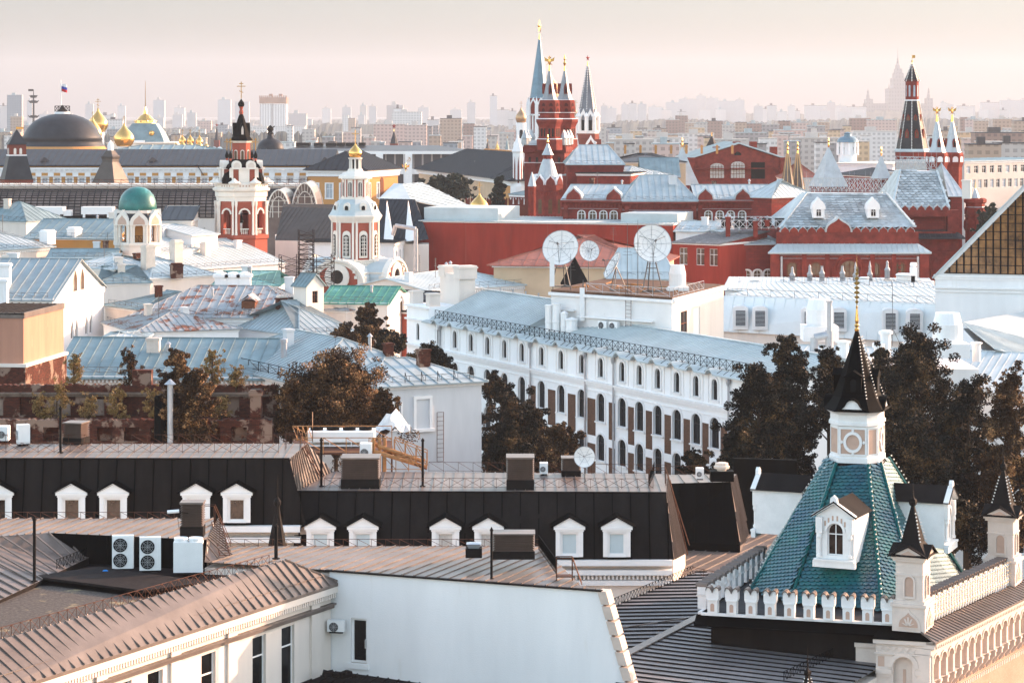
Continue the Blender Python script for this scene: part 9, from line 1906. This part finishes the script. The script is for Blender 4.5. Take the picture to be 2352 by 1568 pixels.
# Peter-like ship monument (generic mast column)
k=Tw('ship_monument','dark bronze monument of stacked ship prows with a mast flag, far left',77,2300,'monument');k.lat('column','slate_roof',8,[(4,330),(2.4,275),(2,232),(1,215),(.6,207)]);b=MB()
for v,hw in((272,13),(256,13),(238,12),(226,9)):
 if v==256:continue
 for a in range(2):b.M=Matrix.Rotation(R(90*a),4,'Z');b.extr([(-hw*k.k,-2,k.z(v-7)),(-hw*.6*k.k,-2,k.z(v-1)),(hw*.6*k.k,-2,k.z(v-1)),(hw*k.k,-2,k.z(v-7)),(hw*.5*k.k,-2,k.z(v-4)),(-hw*.5*k.k,-2,k.z(v-4))],(0,4,0))
b.M=Matrix();b.box(-12*k.k,0,-.3,.3,k.z(210),k.z(205));b.build('prows','black_metal',k.t)
# stepped university skyscraper
Y=8200;k=Y/F;t=thing('stepped_skyscraper','giant stepped skyscraper with a spire and two side turrets fading into the haze','building',(*XY(2065,Y),0));gridmat('far_stone',(.22,.19,.19),(.10,.09,.09),9,12,.4,.55);Zm=lambda v:Zv(v,Y)
def bx(mb,u0,u1,vt,dy0=0,dy1=60):mb.box((u0-2065)*k,(u1-2065)*k,dy0,dy1,0,Zm(vt))
b=MB();bx(b,1988,2142,238,0,60);bx(b,1988,2004,228,-10,40);bx(b,2128,2142,226,-10,40);bx(b,2040,2090,204,-20,70);bx(b,2051,2080,180,-10,60);bx(b,2055,2076,168,0,50);bx(b,2058,2073,158,5,45);b.build('body','far_stone',t)
b=MB();b.lathe([(7*k,Zm(160)),(6*k,Zm(150)),(3.2*k,Zm(146)),(2.6*k,Zm(136)),(.9*k,Zm(132)),(.35*k,Zm(113)),(.1*k,Zm(109))],8,0,25);b.build('spire','far_stone',t)
b=MB()
for u,v in((1995,206),(2135,203)):b.lathe([(5*k,Zm(v+26)),(4*k,Zm(v+14)),(3*k,Zm(v+12)),(2.4*k,Zm(v+4)),(.3*k,Zm(v-2))],8,(u-2065)*k,15)
for u in(2042,2087):b.lathe([(2.2*k,Zm(206)),(1.5*k,Zm(198)),(.2*k,Zm(192))],6,(u-2065)*k,0)
b.build('side_turret','far_stone',t)
# traced taller buildings of the skyline: (u0, u1, v_top, distance, colour)
SK=[(0,16,240,5200,'grey'),(16,50,219,3600,'bluish'),(24,50,268,3000,'tan'),(62,74,228,5200,'grey'),(90,104,232,5600,'bluish'),(145,165,258,5000,'grey'),(196,214,236,5600,'grey'),(238,269,211,5000,'grey'),(255,262,262,3600,'white'),(270,288,240,6000,'pale'),(286,320,240,5200,'grey'),(240,282,275,3300,'white'),(352,378,227,5200,'bluish'),(378,400,252,5000,'grey'),(400,424,244,6200,'pale'),(430,450,256,5000,'grey'),(476,500,238,5600,'bluish'),(500,530,226,5800,'bluish'),(540,572,231,5600,'grey'),(572,596,246,6000,'bluish'),(455,485,279,3200,'pink'),(662,704,262,4600,'brown'),(714,736,250,6000,'bluish'),(740,760,246,6400,'pale'),(786,806,243,5400,'grey'),(812,826,246,6000,'pale'),(827,842,239,5200,'tan'),(848,865,241,5400,'grey'),(787,800,266,4000,'white'),(800,816,272,4000,'tan'),(888,926,243,4400,'brown'),(904,925,250,4300,'white'),(900,968,258,3300,'white'),(858,935,286,2400,'pink'),(930,980,288,2350,'pink'),(1011,1060,273,2500,'tan'),(960,985,244,6200,'grey'),(998,1025,246,5600,'bluish'),(1073,1092,232,5400,'grey'),(1034,1060,249,5800,'grey'),(1100,1125,232,6000,'bluish'),(1125,1142,217,5800,'bluish'),(1088,1118,292,2300,'white'),(1064,1090,284,2600,'brown'),(1142,1170,249,5600,'grey'),(1170,1186,252,5000,'pale'),(1380,1396,244,6000,'grey'),(1427,1444,241,6400,'grey'),(1445,1462,238,6400,'grey'),(1465,1485,240,6400,'grey'),(1490,1520,246,7000,'pale'),(1530,1570,236,7200,'grey'),(1560,1600,228,7300,'grey'),(1600,1622,221,7400,'grey'),(1622,1650,226,7300,'grey'),(1650,1690,233,7200,'grey'),(1690,1710,230,7200,'grey'),(1732,1752,244,6800,'grey'),(1762,1784,243,6800,'grey'),(1810,1826,244,6800,'pale'),(1850,1900,243,7600,'grey'),(1900,1918,236,7400,'brown'),(1920,1945,244,7600,'grey'),(1945,1990,246,7600,'grey'),(2175,2190,241,7300,'brown'),(2200,2240,244,7600,'grey'),(2255,2300,236,7400,'grey'),(2300,2352,231,7300,'grey'),(2352,2420,228,7300,'grey'),(2160,2175,236,7800,'pale'),
  (1395,1428,294,2600,'bluish'),(1380,1400,300,2400,'grey'),(1450,1480,301,2300,'tan'),(1478,1500,306,2200,'grey'),(1500,1530,296,2600,'tan'),(1530,1560,276,2900,'brown'),(1552,1580,266,3000,'brown'),(1575,1600,283,2800,'tan'),(1600,1625,283,2600,'pale'),(1625,1660,279,2700,'brown'),(1660,1690,288,2600,'pale'),(1690,1715,282,2500,'tan'),(1715,1752,284,2600,'brown'),(1752,1790,287,2300,'grey'),(1790,1815,279,2500,'brown'),(1820,1856,282,2500,'pink'),(1856,1895,290,2300,'grey'),(1880,1905,281,2600,'tan'),(1953,2000,272,2700,'brown'),(1995,2060,276,2650,'pink'),(1960,2060,302,1900,'white'),(2208,2222,270,2700,'brown'),(2220,2260,275,2650,'pink'),(2240,2270,278,2500,'tan'),(2285,2325,274,2300,'tan'),(2330,2400,279,2200,'tan'),(2205,2260,305,1600,'ochre'),(2240,2352,306,1500,'brown'),(2290,2352,330,1150,'pale'),(2225,2300,333,1100,'tan'),(1780,1850,300,2000,'pink'),(1850,1900,306,1900,'tan'),(1690,1760,306,1900,'grey'),(1820,1930,318,1500,'pale'),(1905,1930,300,2100,'ochre'),(1400,1500,322,1400,'pale'),(1480,1580,318,1500,'white'),(1560,1640,308,1800,'white'),(1640,1720,322,1300,'pale'),(1500,1560,332,1200,'pink')]
gridmat('pale_block_far',(.6,.58,.55),(.3,.3,.3))
for i,s in enumerate(SK):
 if s[3]>=5000 and s[0]<1200:
  if i%3==1:continue
  s=(s[0],s[1],s[2]+4,s[3]+700,s[4])
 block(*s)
r3=random.Random(11)
for lo,hi,vlo,vhi,Ylo,Yhi,n,cs in((-20,600,285,318,2000,3600,30,['grey','bluish','pale','tan','white']),(640,1190,288,330,1500,2600,30,['grey','pink','pale','tan','white','bluish']),(1370,1990,290,332,1300,2400,46,['pale','tan','pink','white','grey','ochre']),(2110,2360,285,335,1100,2600,22,['pale','tan','pink','ochre','white']),
           (-20,1200,258,276,4800,6400,9,['grey','bluish','pale','bluish']),(1370,1990,247,258,6600,7600,18,['grey','pale']),(2150,2360,246,256,6600,7600,8,['grey','pale'])):
 for i in range(n):
  u=lo+(hi-lo)*(i+r3.random())/n;v=vlo+(vhi-vlo)*r3.random();t_=(v-vlo)/(vhi-vlo);Y=Yhi+(Ylo-Yhi)*t_;wd=10+26*r3.random()
  block(u,u+wd,v,Y,r3.choice(cs))
# haze: the air between here and the horizon
hz=MB();hz.box(-7000,7000,-60,15000,-2,330);hm=bpy.data.materials.new('haze_air');hm.use_nodes=True;t=hm.node_tree;t.nodes.clear();o=t.nodes.new('ShaderNodeOutputMaterial');pv=t.nodes.new('ShaderNodeVolumePrincipled')
pv.inputs['Density'].default_value=.00009;pv.inputs['Color'].default_value=(.54,.58,.64,1);pv.inputs['Anisotropy'].default_value=.2;t.links.new(pv.outputs[0],o.inputs['Volume']);MATS['haze_air']=hm
ho=hz.build('haze','haze_air');ho['kind']='stuff';ho['label']='pale air haze fading the distant city'
for o in list(bpy.data.objects):
 if o.name.split('.')[0]in('pinnacle','buttress','lantern_columns','bell_columns','lunette','barrel_roof','round_window','dormer_recess','roof_upstand','ogee_gable','roof_lucarne','roof_unit','side_vault','white_pier','gold_wreath','bricked_up_window','drainpipe','roof_scallop','parapet_pier','panel','ridge_beads','spire_beads','string_lights','beads')and o.type=='MESH':split_loose(o)
